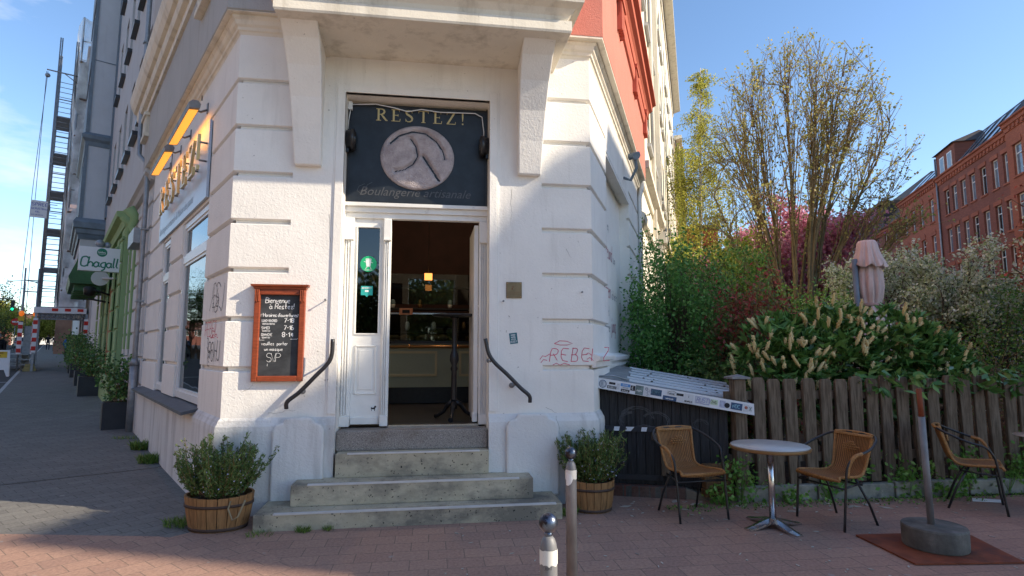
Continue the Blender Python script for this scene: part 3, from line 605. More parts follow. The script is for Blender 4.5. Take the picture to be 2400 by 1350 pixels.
# niche (blind window) on the right side with moulded sill
nb = MB(); nb.sweep([PT(RW, .0, .0), PT(RW, 1.2, .0)], [(-.02, 1.40), (.02, 1.40), (.03, 1.46), (.07, 1.48), (.08, 1.52), (-.02, 1.56)])
nb.sweep([PT(RW, 1.2, -.1), PT(RW, 3.9, -.1)], [(-.1, 1.34), (.06, 1.34), (.08, 1.42), (.12, 1.45), (.13, 1.50), (-.1, 1.55)])
for k in range(40): nb.box(RW, 1.24 + k * .066, 1.27 + k * .066, 1.36, 1.40, -.05, -.02)
obj('niche_sill', nb, M['wall'], cb, bevel=.004)
tx = MB(); NO = -.169
rows = [(3.82, 1.35, [('g', 'rund', 1), ('n', ' satt.', 0)]), (3.42, 1.35, [('n', 'ist Hungrigmachen,', 0)]), (2.98, 1.35, [('n', 'und einem ', 0), ('g', 'Freund', 1), ('n', ' zum', 0)]), (2.72, 1.35, [('n', 'es', 0)]),
        (2.38, 1.45, [('g', '"Probieren', 1), ('n', ' ist heiter', 0)]), (2.10, 1.45, [('n', 'so zu leben und', 0)]), (1.86, 1.45, [('n', 'schmeckt besser ', 0), ('g', 'jung', 1)])]
txr = MB()
for z, s0, parts in rows:
    x = s0
    for kd, t, big in parts:
        if big: x += strokes(txr, RW, t, x, z, .26, .022, NO, adv=.85, slant=.15) + .06
        else: x += strokes(tx, RW, t, x, z, .15, .012, NO, adv=.8, slant=.0) + .04
obj('wall_writing', tx, mat('faded_grey_lettering', (.22, .22, .26), .9), cb); obj('wall_writing', txr, mat('faded_rose_lettering', (.42, .13, .17), .9), cb)
# graffiti
gf = MB(); PK = mat('pink_marker', (.62, .10, .16), .8)
strokes(gf, CH, 'REBELZ', 1.41, 1.475, .135, .008, .001, adv=1.15, jit=.45, slant=.12, seed=4)
rn = random.Random(5)
for pts in ([(1.30, 1.49), (1.33, 1.53), (1.36, 1.52), (1.41, 1.55)], [(1.31, 1.455), (1.34, 1.49), (1.38, 1.48)], [(1.80, 1.54), (1.84, 1.56), (1.88, 1.53)], [(1.82, 1.49), (1.85, 1.51), (1.885, 1.485)],
            [(1.44, 1.43), (1.48, 1.45), (1.52, 1.43), (1.57, 1.45), (1.63, 1.43)], [(1.46, 1.66), (1.52, 1.69), (1.60, 1.685), (1.66, 1.66), (1.60, 1.645), (1.52, 1.645), (1.46, 1.66)]): gf.ribbon(CH, pts, .007, .0012, .0015)
obj('graffiti', gf, PK, cb, label='pink marker tag reading REBELZ on the right pilaster')
def scrawl(mb, fr, s0, z0, w, h, n, seed, lw=.008, o=.001):
    r = random.Random(seed)
    for k in range(n):
        x, z = s0 + r.uniform(0, w * .8), z0 + r.uniform(0, h * .6); pts = [(x, z)]; a = r.uniform(0, 6.3)
        for i in range(r.randint(6, 13)):
            a += r.uniform(-1.2, 1.4); x += math.cos(a) * w * .10; z += math.sin(a) * h * .16; x = min(max(x, s0), s0 + w); z = min(max(z, z0), z0 + h); pts.append((x, z))
        mb.ribbon(fr, pts, lw, o + .0001 * k, .0015)
BM = mat('black_marker', (.06, .06, .07), .8)
gg = MB(); scrawl(gg, LW, .35, 2.05, .42, .28, 5, 1); strokes(gg, LW, 'ASJ', .75, 2.0, .30, .010, .001, dirs=-1, jit=.5, slant=.3); obj('graffiti', gg, BM, cb, label='upper black marker scrawl on the left street pilaster'); gg = MB()
scrawl(gg, LW, .45, 1.42, .5, .3, 4, 8); strokes(gg, LW, 'ROHJ', .72, 1.48, .2, .012, .001, dirs=-1, jit=.5); obj('graffiti', gg, BM, cb, label='lower black marker scrawl on the left street pilaster')
gg = MB(); strokes(gg, LW, 'REBEZ', .95, 1.74, .16, .009, .001, dirs=-1, jit=.5, slant=.1); scrawl(gg, LW, .25, 1.72, .4, .16, 4, 5); obj('graffiti', gg, PK, cb, label='faded pink marker tag on the left street pilaster')

ck = MB(); rn = random.Random(9)
for s0, z0, n, dx, dz in ((1.46, .90, 7, .006, -.035), (1.36, .985, 5, .03, -.012), (-.93, 3.0, 9, .004, -.05), (.99, 3.35, 9, .002, -.045), (-1.45, .97, 8, .035, .003), (-1.7, 1.18, 6, .02, .012), (1.6, 2.7, 5, .012, -.02), (-1.2, 4.45, 6, .01, -.03)):
    pts = [(s0, z0)]
    for k in range(n): pts.append((pts[-1][0] + dx + rn.gauss(0, .006), pts[-1][1] + dz + rn.gauss(0, .006)))
    ck.ribbon(CH, pts, [.0035 * (1 - .6 * k / n) for k in range(n + 1)], .058 if z0 < .905 else .001, .001)
obj('wall_cracks', ck, mat('crack_dark', (.25, .23, .2), .9), cb, kind='stuff')
# interior of the bakery
ir = MB(); fl_ = [LW.P(.5, 0, -.45), LW.P(6.6, 0, -.45), RW.P(5.4, 0, -.5), RW.P(.4, 0, -.5)]
fl_ = [CH.P(-1.6, 0, -.40), LW.P(.9, 0, -.5), LW.P(6.2, 0, -.5), RW.P(5.3, 0, -.5), RW.P(.9, 0, -.5), CH.P(1.6, 0, -.40)]
F3 = lambda z: [(a, b, z) for a, b, _ in fl_]
ir.prism(F3(TZ - .1), (0, 0, .09)); obj('interior_floor', ir, mat('dark_tiled_floor', (.055, .045, .038), .35, .3, 3), cb)
ir = MB(); ir.prism(F3(4.45), (0, 0, .05)); ir.prism([fl_[2], fl_[3], tuple(np.array(fl_[3]) + [0, .1, 0]), tuple(np.array(fl_[2]) + [0, .1, 0])], (0, 0, 4.5))
for i in (0, 1, 3, 4):
    a, b = np.array(fl_[i]), np.array(fl_[i + 1]); 
    if i in (1,): continue
    a = a + [0, 0, .0]; ir.add([a, b, b + [0, 0, 4.5], a + [0, 0, 4.5]], [(0, 1, 2, 3)])
# openings are kept clear of the lining
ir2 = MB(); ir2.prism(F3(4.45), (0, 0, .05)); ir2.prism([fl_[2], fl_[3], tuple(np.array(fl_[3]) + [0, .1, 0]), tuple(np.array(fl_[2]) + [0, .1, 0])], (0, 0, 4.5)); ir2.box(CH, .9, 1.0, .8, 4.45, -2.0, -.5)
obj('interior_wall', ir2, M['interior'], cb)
# ------------------------------------------------------------ entrance steps
st = thing('entrance_steps', 'worn concrete entrance steps with light nosing strips, in front of the doorway', 'steps', CH.P(0, 0, .3))
def step(s0, s1, z0, z1, o0, o1, m, bev=.008, lab=None):
    q = MB(); q.box(CH, s0, s1, z0, z1, o0, o1); return obj('step', q, m, st, bevel=bev, label=lab)
c2 = mat('exposed_aggregate', (.30, .275, .19), .9, .25, 5, bmp=.5, bscale=60, dirt=(.055, .052, .048), dscale=2.6, dpos=(.50, .68))
m_, nt_, b_, co_ = base('step_concrete', .9, .15)
c_ = ramp(nt_, noise(nt_, co_, 3, 6, .6), [(.3, (.41, .36, .26)), (.7, (.56, .495, .37))])
c_ = mix(nt_, ramp(nt_, noise(nt_, co_, 1.5, 8, .7, sc=(1, 1, 1.6)), [(.44, (0, 0, 0)), (.62, (.85,) * 3)]), c_, (.15, .14, .12))
c_ = mix(nt_, ramp(nt_, noise(nt_, co_, 42, 2, .5), [(.66, (0, 0, 0)), (.70, (.9,) * 3)]), c_, (.02, .02, .02))
nt_.links.new(c_, b_.inputs['Base Color']); bump(nt_, b_, noise(nt_, co_, 55, 5, .7), .5, .006)
gr_ = mat('granite_step', (.17, .155, .14), .8, .1, 3, bmp=.5, bscale=90); 
nt = gr_.node_tree; 
step(-1.39, 1.40, -.05, .145, -.05, .57, m_); step(-1.13, 1.16, .145, .34, -.04, .35, m_); step(-.775, .745, .34, .573, -.25, .105, m_)
m2, nt2, b2_, co2 = base('speckled_granite', .75, .25)
c3 = ramp(nt2, noise(nt2, co2, 150, 3, .8), [(.35, (.06, .055, .05)), (.5, (.27, .24, .215)), (.68, (.48, .44, .40))])
c3 = mix(nt2, ramp(nt2, noise(nt2, co2, 4, 5), [(.45, (0, 0, 0)), (.7, (.6,) * 3)]), c3, (.13, .09, .065)); nt2.links.new(c3, b2_.inputs['Base Color']); bump(nt2, b2_, noise(nt2, co2, 90, 3), .3, .004)
step(RL + .006, RR - .006, .573, .772, -.30, -.03, m2, .012, 'speckled granite top step')
NS = mat('light_metal_strip', (.62, .62, .62), .45, .1, 8, metal=.3)
for s0, s1, z, o in ((-1.22, 1.34, .145, .55), (-.98, 1.02, .34, .33), (-.66, .65, .573, .088)):
    q = MB(); q.box(CH, s0, s1, z - .008, z + .005, o - .012, o + .028); obj('nosing_strip', q, NS, st)

# ------------------------------------------------------------ bakery counter and things inside
ct = thing('bakery_counter', 'pale green panelled bakery counter with brass rail and glass display inside the doorway', 'counter', CH.P(-.3, TZ, -2.9))
CO = -2.75; gc = mat('sage_panel', (.40, .42, .30), .5, .08); gc2 = mat('counter_moulding', (.62, .52, .30), .5, .1)
q = MB(); q.box(CH, -.75, 1.45, 1.03, 1.68, CO - .6, CO); obj('front_panel', q, gc, ct)
q = MB(); q.box(CH, -.75, 1.45, TZ, 1.03, CO - .6, CO - .04); obj('kickboard', q, M['black'], ct)
for a, b2 in ((-.52, .25), (.58, 1.35)):
    q = MB(); 
    for (p, r, z0, z1) in ((a, a + .035, 1.19, 1.57), (b2 - .035, b2, 1.19, 1.57), (a + .035, b2 - .035, 1.19, 1.225), (a + .035, b2 - .035, 1.535, 1.57)): q.box(CH, p, r, z0, z1, CO, CO + .02)
    obj('moulding', q, gc2, ct)
q = MB(); q.box(CH, -.75, 1.45, 1.68, 1.71, CO - .65, CO + .03); q.box(CH, -.68, -.65, 1.71, 2.14, CO - .04, CO - .02); q.box(CH, -.75, 1.45, 1.715, 1.73, CO - .55, CO - .05); obj('worktop', q, M['black'], ct)
q = MB(); q.tube([CH.P(-.56, 1.64, CO + .06), CH.P(1.4, 1.64, CO + .06)], .02, 10); 
for s_ in (-.56, -.17, .56, 1.3): q.tube([CH.P(s_, 1.64, CO), CH.P(s_, 1.64, CO + .06)], .012, 8); q.ball(CH.P(s_, 1.64, CO + .06), .032, 10)
obj('rail', q, M['brass'], ct)
q = MB(); q.box(CH, -.65, 1.45, 1.73, 2.14, CO - .03, CO - .026); obj('display_glass', q, M['glass'], ct)
q = MB(); q.box(CH, -.65, 1.45, 2.14, 2.15, CO - .5, CO - .026); obj('display_glass', q, M['glass'], ct)
q = MB(); q.box(CH, -.65, 1.45, 2.13, 2.152, CO - .026, CO - .015); obj('glass_edge', q, M['alu'], ct)
q = MB(); q.box(CH, -.55, .95, 2.30, 2.78, CO - .25, CO - .244); obj('upper_glass', q, M['glass'], ct)
# pastries
def croissant(c, rz, sc, tone):
    q = MB(); pts = []; rs = []
    for i in range(9):
        a = (i - 4) / 4 * 1.2; pts.append((c[0] + .075 * sc * math.sin(a) * math.cos(rz) - .04 * sc * math.cos(a) * math.sin(rz), c[1] + .075 * sc * math.sin(a) * math.sin(rz) + .04 * sc * math.cos(a) * math.cos(rz), c[2] + .03)); rs.append(.034 * sc * (1 - abs(i - 4) / 5.2) * (1.12 if i % 2 else .95) + .004)
    q.tube(pts, rs, 8); return q
PM = mat('baked_crust', (.62, .26, .08), .45, .5, 25, bmp=.2, bscale=60)
rn = random.Random(3)
for k in range(11):
    s_ = -.48 + k * .098 if k < 9 else .86 + (k - 9) * .12
    if k == 4: continue
    big = 2.4 if k >= 9 else rn.uniform(1.5, 1.9)
    single('pastry', croissant(CH.P(s_, 1.735, CO - .12 - .03 * (k % 2)), rn.uniform(-.6, .9) + .1, big, 0), PM, 'golden brown croissant in the row on the counter display' if k < 9 else 'larger bun at the right end of the counter display', 'pastry', 'pastries in the display')
q = MB(); q.box(CH, -.33, -.13, 2.12, 2.22, CO + .0, CO + .012); pc = single('price_card', q, mat('price_card_paper', (.7, .32, .18), .6), 'small pinkish card standing on the top edge of the counter glass', 'card')
q = MB(); q.box(CH, -.285, -.175, 2.145, 2.195, CO + .012, CO + .015); o_ = obj('print', q, M['rubber'], None); o_.parent = pc; o_.matrix_parent_inverse = Matrix.Translation(-Vector(pc.location))
o_['label'] = 'dark printed centre'
pd_ = thing('pendant_lamp', 'small orange glowing pendant lamp hanging in the dark bakery', 'lamp', CH.P(.12, 2.62, -2.2))
q = MB(); q.box(CH, .045, .155, 2.60, 2.69, -2.3, -2.2); obj('shade', q, M['warmbulb'], pd_); q = MB(); q.tube([CH.P(.10, 2.69, -2.25), CH.P(.10, 4.45, -2.25)], .004, 6); obj('cord', q, M['rubber'], pd_)
pl_ = bpy.data.lights.new('added_fill_light', 'POINT'); pl_.energy = 24; pl_.color = (1, .72, .45); pl_.shadow_soft_size = .08; po_ = bpy.data.objects.new('counter_fill_light', pl_); SC.collection.objects.link(po_); po_.location = CH.P(.0, 4.20, -2.55); cl_ = thing('added_fill_lamp', 'added unseen fill lamp inside the bakery above the counter, hidden behind the sign', 'lamp', CH.P(0, 4.26, -2.55)); po_.parent = cl_; po_.matrix_parent_inverse = ROOTM[cl_.name].inverted(); q = MB(); q.lathe(CH.P(0, 4.26, -2.55), [(.12, .0), (.14, .06), (.05, .10)], 16); obj('housing', q, M['black'], cl_)  # unseen lamp added to brighten the counter and pastries
# wall shelf with bright things at the back
sh = thing('back_shelf', 'dark shelf unit with pale crockery at the back of the bakery', 'shelf', CH.P(0, TZ, -4.4))
q = MB(); 
for z in (1.9, 2.3, 2.7): q.box(CH, -1, 1.6, z, z + .03, -4.5, -4.2)
q.box(CH, -1, -.96, .8, 2.9, -4.5, -4.2); q.box(CH, 1.56, 1.6, .8, 2.9, -4.5, -4.2); obj('rack', q, M['black'], sh)
rn = random.Random(12)
for k in range(9):
    s_ = -.8 + k * .26 + rn.uniform(-.04, .04); z = (1.93, 2.33)[k % 2]; q = MB(); q.lathe(CH.P(s_, z, -4.33), [(.03, 0), (.045, .06), (.04, .13), (.02, .16)], 10)
    single('jar', q, M['pvc'] if k % 3 else M['brass'], 'small jar on the shelf at the back of the dark bakery', 'jar', 'jars on the back shelf')
# bar table silhouette in the doorway
bt = thing('bar_table', 'tall black cast iron bar table just inside the doorway', 'table', CH.P(.42, TZ, -.75))
c = CH.P(.42, TZ, -.75)
q = MB(); q.lathe(c, [(.045, .12), (.035, .2), (.032, .55), (.045, .58), (.03, .62), (.055, .68), (.05, .74), (.03, .80), (.028, 1.15), (.06, 1.19)], 14); obj('column', q, M['black'], bt)
for k in range(3):
    a = .5 + k * 2.094; q = MB(); ca, sa = math.cos(a), math.sin(a)
    q.tube([(c[0] + ca * r, c[1] + sa * r, c[2] + h) for r, h in ((.02, .20), (.08, .17), (.15, .08), (.22, .035), (.27, .02))], [.03, .028, .024, .02, .03], 8); obj('leg', q, M['black'], bt)
q = MB(); q.lathe((c[0], c[1], c[2] + 1.19), [(.05, 0), (.25, .005), (.26, .015), (.26, .03), (.0, .035)], 28); obj('table_top', q, M['black'], bt)

# ------------------------------------------------------------ sign over the door
SO = -.20
sg = thing('entrance_sign', 'dark panel sign over the doorway reading RESTEZ! Boulangerie artisanale round a large bread disc', 'sign', CH.P(0, 3.19, SO))
q = MB(); q.box(CH, RL + .02, RR - .02, 3.20, RT - .03, SO - .03, SO); obj('panel', q, M['signblack'], sg)
q = MB(); 
for (a, b2, z0, z1) in ((RL + .005, RL + .02, 3.19, RT - .02), (RR - .02, RR - .005, 3.19, RT - .02), (RL + .02, RR - .02, 3.19, 3.20)): q.box(CH, a, b2, z0, z1, SO - .03, SO + .012)
obj('frame', q, M['black'], sg)
q = MB(); x = -.50
for ch in 'RESTEZ!':
    serif(q, CH, ch, x, 4.125, .138, SO + .001, .006); x += {'R': .165, 'E': .15, 'S': .15, 'T': .16, 'Z': .165, '!': .1}[ch]
obj('lettering', q, M['gold'], sg)
q = MB(); x = -.64; rn = random.Random(2)
printed(q, CH, 'Boulangerie artisanale', -.66, 3.275, .10, SO + .001, .002, slant=.35, wid=1.0)
q.ribbon(CH, [(-.60, 3.40), (-.66, 3.37), (-.68, 3.32), (-.64, 3.29), (-.60, 3.33), (-.57, 3.39), (-.52, 3.42)], .005, SO + .0013, .0015)
obj('lettering', q, M['greyletter'], sg)
# bread disc
q = MB(); q.smooth = True; n_r, n_a = 26, 96; cx, cz, rx, rz_ = -.035, 3.715, .405, .365
def relief(u, v):
    r = math.hypot(u, v); h = .03 * math.sqrt(max(0, 1 - r ** 4)) 
    def groove(pts, w, d):
        m_ = 9
        for i in range(len(pts) - 1):
            (a, b), (c, e) = pts[i], pts[i + 1]; t = max(0, min(1, ((u - a) * (c - a) + (v - b) * (e - b)) / ((c - a) ** 2 + (e - b) ** 2))); m_ = min(m_, math.hypot(u - a - t * (c - a), v - b - t * (e - b)))
        return -1.6 * d * math.exp(-(m_ / w / .8) ** 2)
    h += groove([(-.75, .42), (-.5, .68), (-.15, .82), (.2, .78), (.5, .55), (.68, .25), (.74, .0)], .055, .03)
    h += groove([(-.2, .6), (-.05, .35), (.0, .05), (-.12, -.2), (-.35, -.38), (-.6, -.45)], .06, .03)
    h += groove([(.15, .05), (.3, -.2), (.45, -.45), (.58, -.68)], .06, .035)
    return h
for i in range(n_r + 1):
    for k in range(n_a):
        r = i / n_r; a = 2 * math.pi * k / n_a; u, v = r * math.cos(a), r * math.sin(a); q.v.append(CH.P(cx + u * rx, cz + v * rz_, SO + .012 + relief(u, v)))
for i in range(n_r):
    for k in range(n_a): q.face((i * n_a + k, i * n_a + (k + 1) % n_a, (i + 1) * n_a + (k + 1) % n_a, (i + 1) * n_a + k))
b = len(q.v)
for k in range(n_a): a = 2 * math.pi * k / n_a; q.v.append(CH.P(cx + math.cos(a) * rx, cz + math.sin(a) * rz_, SO))
for k in range(n_a): q.face((n_r * n_a + k, n_r * n_a + (k + 1) % n_a, b + (k + 1) % n_a, b + k))
mm_, ntm, bm_, com = base('bread_disc', .6, .3)
ntm.links.new(ramp(ntm, noise(ntm, com, 9, 8, .7), [(.3, (.30, .25, .255)), (.55, (.47, .41, .415)), (.75, (.58, .53, .53))]), bm_.inputs['Base Color'])
vv = ntm.nodes.new('ShaderNodeTexNoise'); vv.inputs['Scale'].default_value = 34; vv.inputs['Detail'].default_value = 6; vv.inputs['Distortion'].default_value = 1.6; ntm.links.new(com, vv.inputs['Vector']); bump(ntm, bm_, vv.outputs['Fac'], .9, .02)
obj('bread_disc', q, mm_, sg)
# cable and two round lamps at the sides of the sign
q = MB(); pts = [(RL + .04, 4.28), (-.5, 4.30), (-.3, 4.27), (-.15, 4.235), (0, 4.27), (.2, 4.25), (.4, 4.255), (.6, 4.26), (.68, 4.22), (.70, 4.05), (.70, 3.98)]
pp2 = []
for i in range(len(pts) - 1):
    for t in (0, .5): pp2.append(CH.P(pts[i][0] * (1 - t) + pts[i + 1][0] * t, pts[i][1] * (1 - t) + pts[i + 1][1] * t, -.17))
pp2.append(CH.P(*pts[-1], -.17)); q.tube(pp2, .006, 6)
q.tube([CH.P(RL + .03, 4.22, -.165), CH.P(RL + .015, 4.1, -.165), CH.P(RL + .01, 4.0, -.165)], .005, 6); q.box(CH, RL + .005, RL + .05, 4.22, 4.31, -.19, -.15)
single('cable', q, M['pvc'], 'thin white cable with small junction box looped along the top of the dark sign', 'cable')
for s_, z, d_, lb in ((RL, 3.86, 1, 'round black lamp on the left reveal beside the dark sign'), (RR, 3.86, -1, 'round black lamp on the right reveal beside the dark sign')):
    t = thing('wall_lamp', lb, 'lamp', CH.P(s_, z, -.12), group='round lamps beside the sign')
    ax = tuple(CH.e * d_); q = MB(); q.lathe(CH.P(s_, z, -.12), [(.05, 0), (.10, .005), (.10, .05), (.115, .055), (.12, .085), (.09, .10)], 20, axis=ax); obj('housing', q, M['black'], t)
    q = MB(); q.lathe(CH.P(s_ + d_ * .098, z, -.12), [(.09, 0), (.07, .012), (.0, .016)], 20, axis=ax); obj('lens', q, M['darkglass'], t)
    q = MB(); q.box(CH, min(s_, s_ + d_ * .03), max(s_, s_ + d_ * .03), z - .14, z + .0, -.14, -.10); obj('bracket', q, M['black'], t)

# ------------------------------------------------------------ blackboard
bb = thing('menu_board', 'red framed blackboard with chalked opening hours hanging on the sunlit pilaster left of the door', 'blackboard', CH.P(-1.38, 1.28, 0))
BX0, BX1, BZ0, BZ1 = -1.615, -1.125, 1.28, 2.20
q = MB(); f = .055
for (a, b2, z0, z1) in ((BX0, BX0 + f, BZ0, BZ1), (BX1 - f, BX1, BZ0, BZ1), (BX0 + f, BX1 - f, BZ0, BZ0 + f), (BX0 + f, BX1 - f, BZ1 - f, BZ1)): q.box(CH, a, b2, z0, z1, .003, .052)
obj('frame', q, M['redwood'], bb, bevel=.006)
q = MB(); q.sweep([PT(CH, BX0, .0), PT(CH, BX0, .052), PT(CH, BX1, .052), PT(CH, BX1, .0)], [(-.02, BZ1), (.004, BZ1), (.012, BZ1 + .02), (.03, BZ1 + .03), (.034, BZ1 + .048), (-.02, BZ1 + .05)]); q.box(CH, BX0 + .01, BX1 - .01, BZ1, BZ1 + .045, .003, .05); obj('crown', q, M['redwood'], bb)
for a in (BX0 + .006, BX1 - f + .004):
    q = MB()
    for k in range(3): q.box(CH, a + k * .016, a + k * .016 + .011, BZ1 - .135 + .012 * abs(k - 1), BZ1 - .005, .052, .075)
    obj('carved_bracket', q, M['redwood'], bb, bevel=.004)
q = MB(); q.box(CH, BX0 + f, BX1 - f, BZ0 + f, BZ1 - f, .005, .022); brd = obj('writing_surface', q, M['slateboard'], bb)
q = MB(); o = .0222; X0 = BX0 + f
strokes(q, CH, 'Bienvenue', X0 + .045, 2.065, .055, .0065, o, adv=.83, slant=.1, jit=.1); strokes(q, CH, 'a Restez!', X0 + .085, 2.005, .055, .0065, o, adv=.86, slant=.1, jit=.1)
q.ribbon(CH, [(X0 + .088, 2.05), (X0 + .1, 2.042)], .005, o)
strokes(q, CH, "Horaires d'ouvertures:", X0 + .03, 1.925, .036, .0058, o, adv=.80, jit=.1)
strokes(q, CH, 'LUNDI-VENDREDI', X0 + .02, 1.873, .024, .0042, o, adv=.66, jit=.1); strokes(q, CH, '-MONTAG-FREITAG-', X0 + .022, 1.845, .014, .0032, o, adv=.85)
strokes(q, CH, 'SAMEDI', X0 + .02, 1.80, .026, .0042, o, adv=.76, jit=.1); strokes(q, CH, '-SAMSTAG-', X0 + .022, 1.775, .014, .0032, o, adv=1.)
strokes(q, CH, 'DIMANCHE', X0 + .02, 1.732, .026, .0045, o, adv=.72, jit=.1); strokes(q, CH, '-SONNTAG-', X0 + .022, 1.708, .014, .0032, o, adv=1.)
strokes(q, CH, '7-18', X0 + .235, 1.868, .042, .0085, o, adv=.95); strokes(q, CH, '7-16', X0 + .235, 1.795, .042, .0085, o, adv=.95); strokes(q, CH, '8-14', X0 + .220, 1.724, .045, .0085, o, adv=1.05)
q.ribbon(CH, [(X0 + .008, 1.925), (X0 + .008, 1.95), (X0 + .025, 1.95)], .004, o); q.ribbon(CH, [(X0 + .05, 1.69), (X0 + .005, 1.69), (X0 + .005, 1.715)], .004, o); q.ribbon(CH, [(X0 + .30, 1.70), (X0 + .365, 1.70), (X0 + .37, 1.71)], .004, o); q.ribbon(CH, [(X0 + .366, 1.955), (X0 + .372, 1.935)], .004, o)
strokes(q, CH, 'veuillez  porter', X0 + .025, 1.64, .034, .005, o, adv=.92, jit=.1); strokes(q, CH, 'un masque', X0 + .055, 1.585, .034, .0048, o, adv=.95, jit=.1)
strokes(q, CH, 'S.V.P', X0 + .08, 1.475, .085, .004, o, adv=.52, jit=.12)
q.ribbon(CH, [(X0 + .09, 1.455), (X0 + .088, 1.43)], .004, o)
obj('chalk_writing', q, M['chalk'], brd)
# nails and hook
for (s_, z, L_) in ((-.93, 2.10, .06), (.90, 2.11, .05), (1.77, 2.22, .03)):
    q = MB(); q.tube([CH.P(s_, z, -.01), CH.P(s_, z, L_)], .006, 6); q.tube([CH.P(s_, z, L_), CH.P(s_, z, L_ + .004)], .011, 8)
    single('nail', q, M['steel'], {-.93: 'nail in the wall between the blackboard and the door, casting a long shadow', .90: 'nail in the wall just left of and below the brass plaque', 1.77: 'small hook near the right edge of the right pilaster'}[s_], 'nail')
q = MB(); q.box(CH, .935, 1.105, 2.145, 2.32, 0, .012); pq = thing('plaque', 'square worn brass plaque on the wall right of the door', 'plaque', CH.P(1.02, 2.145, 0)); obj('plate', q, M['plaque'], pq, bevel=.003)
q = MB()
for k, z in enumerate((2.255, 2.235)): strokes(q, CH, ('YY', 'III')[k], .995, z, .02, .003, .0121, adv=.8)
q.ribbon(CH, [(.96, 2.21), (1.08, 2.21)], .002, .0121); q.ribbon(CH, [(.97, 2.19), (1.07, 2.19)], .002, .0121); obj('engraving', q, M['rust'], pq)
for s_ in (.95, 1.09):
    for z in (2.16, 2.305): q = MB(); q.tube([CH.P(s_, z, .011), CH.P(s_, z, .016)], .005, 8); obj('screw', q, M['brass'], pq)
# stickers
def sticker(label, fr, cs, cz, w, h, o, bgc, rot=0., text=None, tc=None, th=.02, circ=False, name='sticker', parent=None, lines=None):
    q = MB(); ca, sa = math.cos(rot), math.sin(rot); T = lambda x, y: (cs + x * ca - y * sa, cz + x * sa + y * ca)
    if circ: q.wprism(fr, [T(w / 2 * math.cos(i * math.pi / 12), h / 2 * math.sin(i * math.pi / 12)) for i in range(24)], o, o + .0015)
    else: q.wprism(fr, [T(-w / 2, -h / 2), T(w / 2, -h / 2), T(w / 2, h / 2), T(-w / 2, h / 2)], o, o + .0015)
    if parent is None:
        t = thing(name, label, 'sticker', fr.P(cs, cz - h / 2, o)); obj('sheet', q, bgc, t)
    else: t = obj(name, q, bgc, parent, label=label)
    if text or lines:
        p = MB(); ls = lines or [(text, 0)]
        for tx_, dy in ls:
            wn = strokes(MB(), fr, tx_, 0, 0, th, .001, 0, adv=.95); k = min(1., (w * .86) / max(wn, .001)); x0, z0 = T(-wn * k / 2, dy - th / 2)
            strokes(p, fr, tx_, x0, z0, th * k if k < .8 else th, th * .17, o + .0016, adv=.95 * (1 if k < .8 else k), t=.001, rot=rot)
        obj('print', p, tc, t)
    return t
SB = mat('sticker_teal', (.02, .13, .17), .5, .1); ST = mat('sticker_green', (.02, .40, .17), .45, .05); STB = mat('sticker_badge_teal', (.03, .36, .33), .45, .05); PW = mat('print_white', (.75, .77, .76), .6, .03); PB = mat('print_black', (.03, .03, .035), .6, .1)
sticker('dark teal sticker with white slogan on the wall below the brass plaque', CH, 1.015, 1.715, .085, .115, .001, SB, .12, tc=PW, th=.017, lines=[('MOOR', .035), ('MUSS', .012), ('NASS', -.012), ('04.05.17', -.036)])
t = sticker('round green sticker with a white paper cup on the door glass', CH, (ga + gb) / 2, 2.53, .175, .175, DO - .05, ST, circ=True)
q = MB(); cx_, o = (ga + gb) / 2, DO - .0484
q.wprism(CH, [(cx_ - .022, 2.50), (cx_ + .022, 2.50), (cx_ + .030, 2.575), (cx_ - .030, 2.575)], o, o + .001); q.wprism(CH, [(cx_ - .033, 2.578), (cx_ + .033, 2.578), (cx_ + .028, 2.588), (cx_ - .028, 2.588)], o, o + .001)
q.ribbon(CH, [(cx_ - .03, 2.55), (cx_ - .05, 2.555)], .006, o, .001); q.ribbon(CH, [(cx_ + .03, 2.55), (cx_ + .045, 2.54)], .006, o, .001); q.ribbon(CH, [(cx_ - .012, 2.50), (cx_ - .03, 2.475)], .006, o, .001); q.ribbon(CH, [(cx_ + .012, 2.50), (cx_ + .03, 2.475)], .006, o, .001)
q.ribbon(CH, [(cx_ - .04, 2.462), (cx_ + .04, 2.462)], .005, o, .001); obj('print', q, PW, t)
t = sticker('small teal speech-bubble sticker on the door glass below the round green one', CH, cx_ + -.01, 2.235, .125, .10, DO - .05, STB, tc=PW, th=.018, lines=[('BEWERTET', .028), ('-', -.008)])
q = MB(); q.wprism(CH, [(cx_ - .03, 2.186), (cx_ + .01, 2.186), (cx_ - .008, 2.165)], DO - .0498, DO - .0484); q.cur = 1; q.ribbon(CH, [(cx_ - .03, 2.23), (cx_ + .01, 2.23)], .02, DO - .0482, .0008); obj('badge', q, [STB, PW], t)
t = sticker('small round sticker with a black dog at the bottom of the door leaf', CH, -.452, .975, .075, .075, DO - .029, PW, circ=True)
q = MB(); q.wprism(CH, [(-.473, .965), (-.445, .962), (-.445, .945), (-.438, .945), (-.435, .975), (-.424, .985), (-.427, .998), (-.442, 1.0), (-.448, .982), (-.470, .980), (-.478, .990), (-.480, .975), (-.473, .945), (-.467, .945)], DO - .0274, DO - .0262); obj('print', q, PB, t)

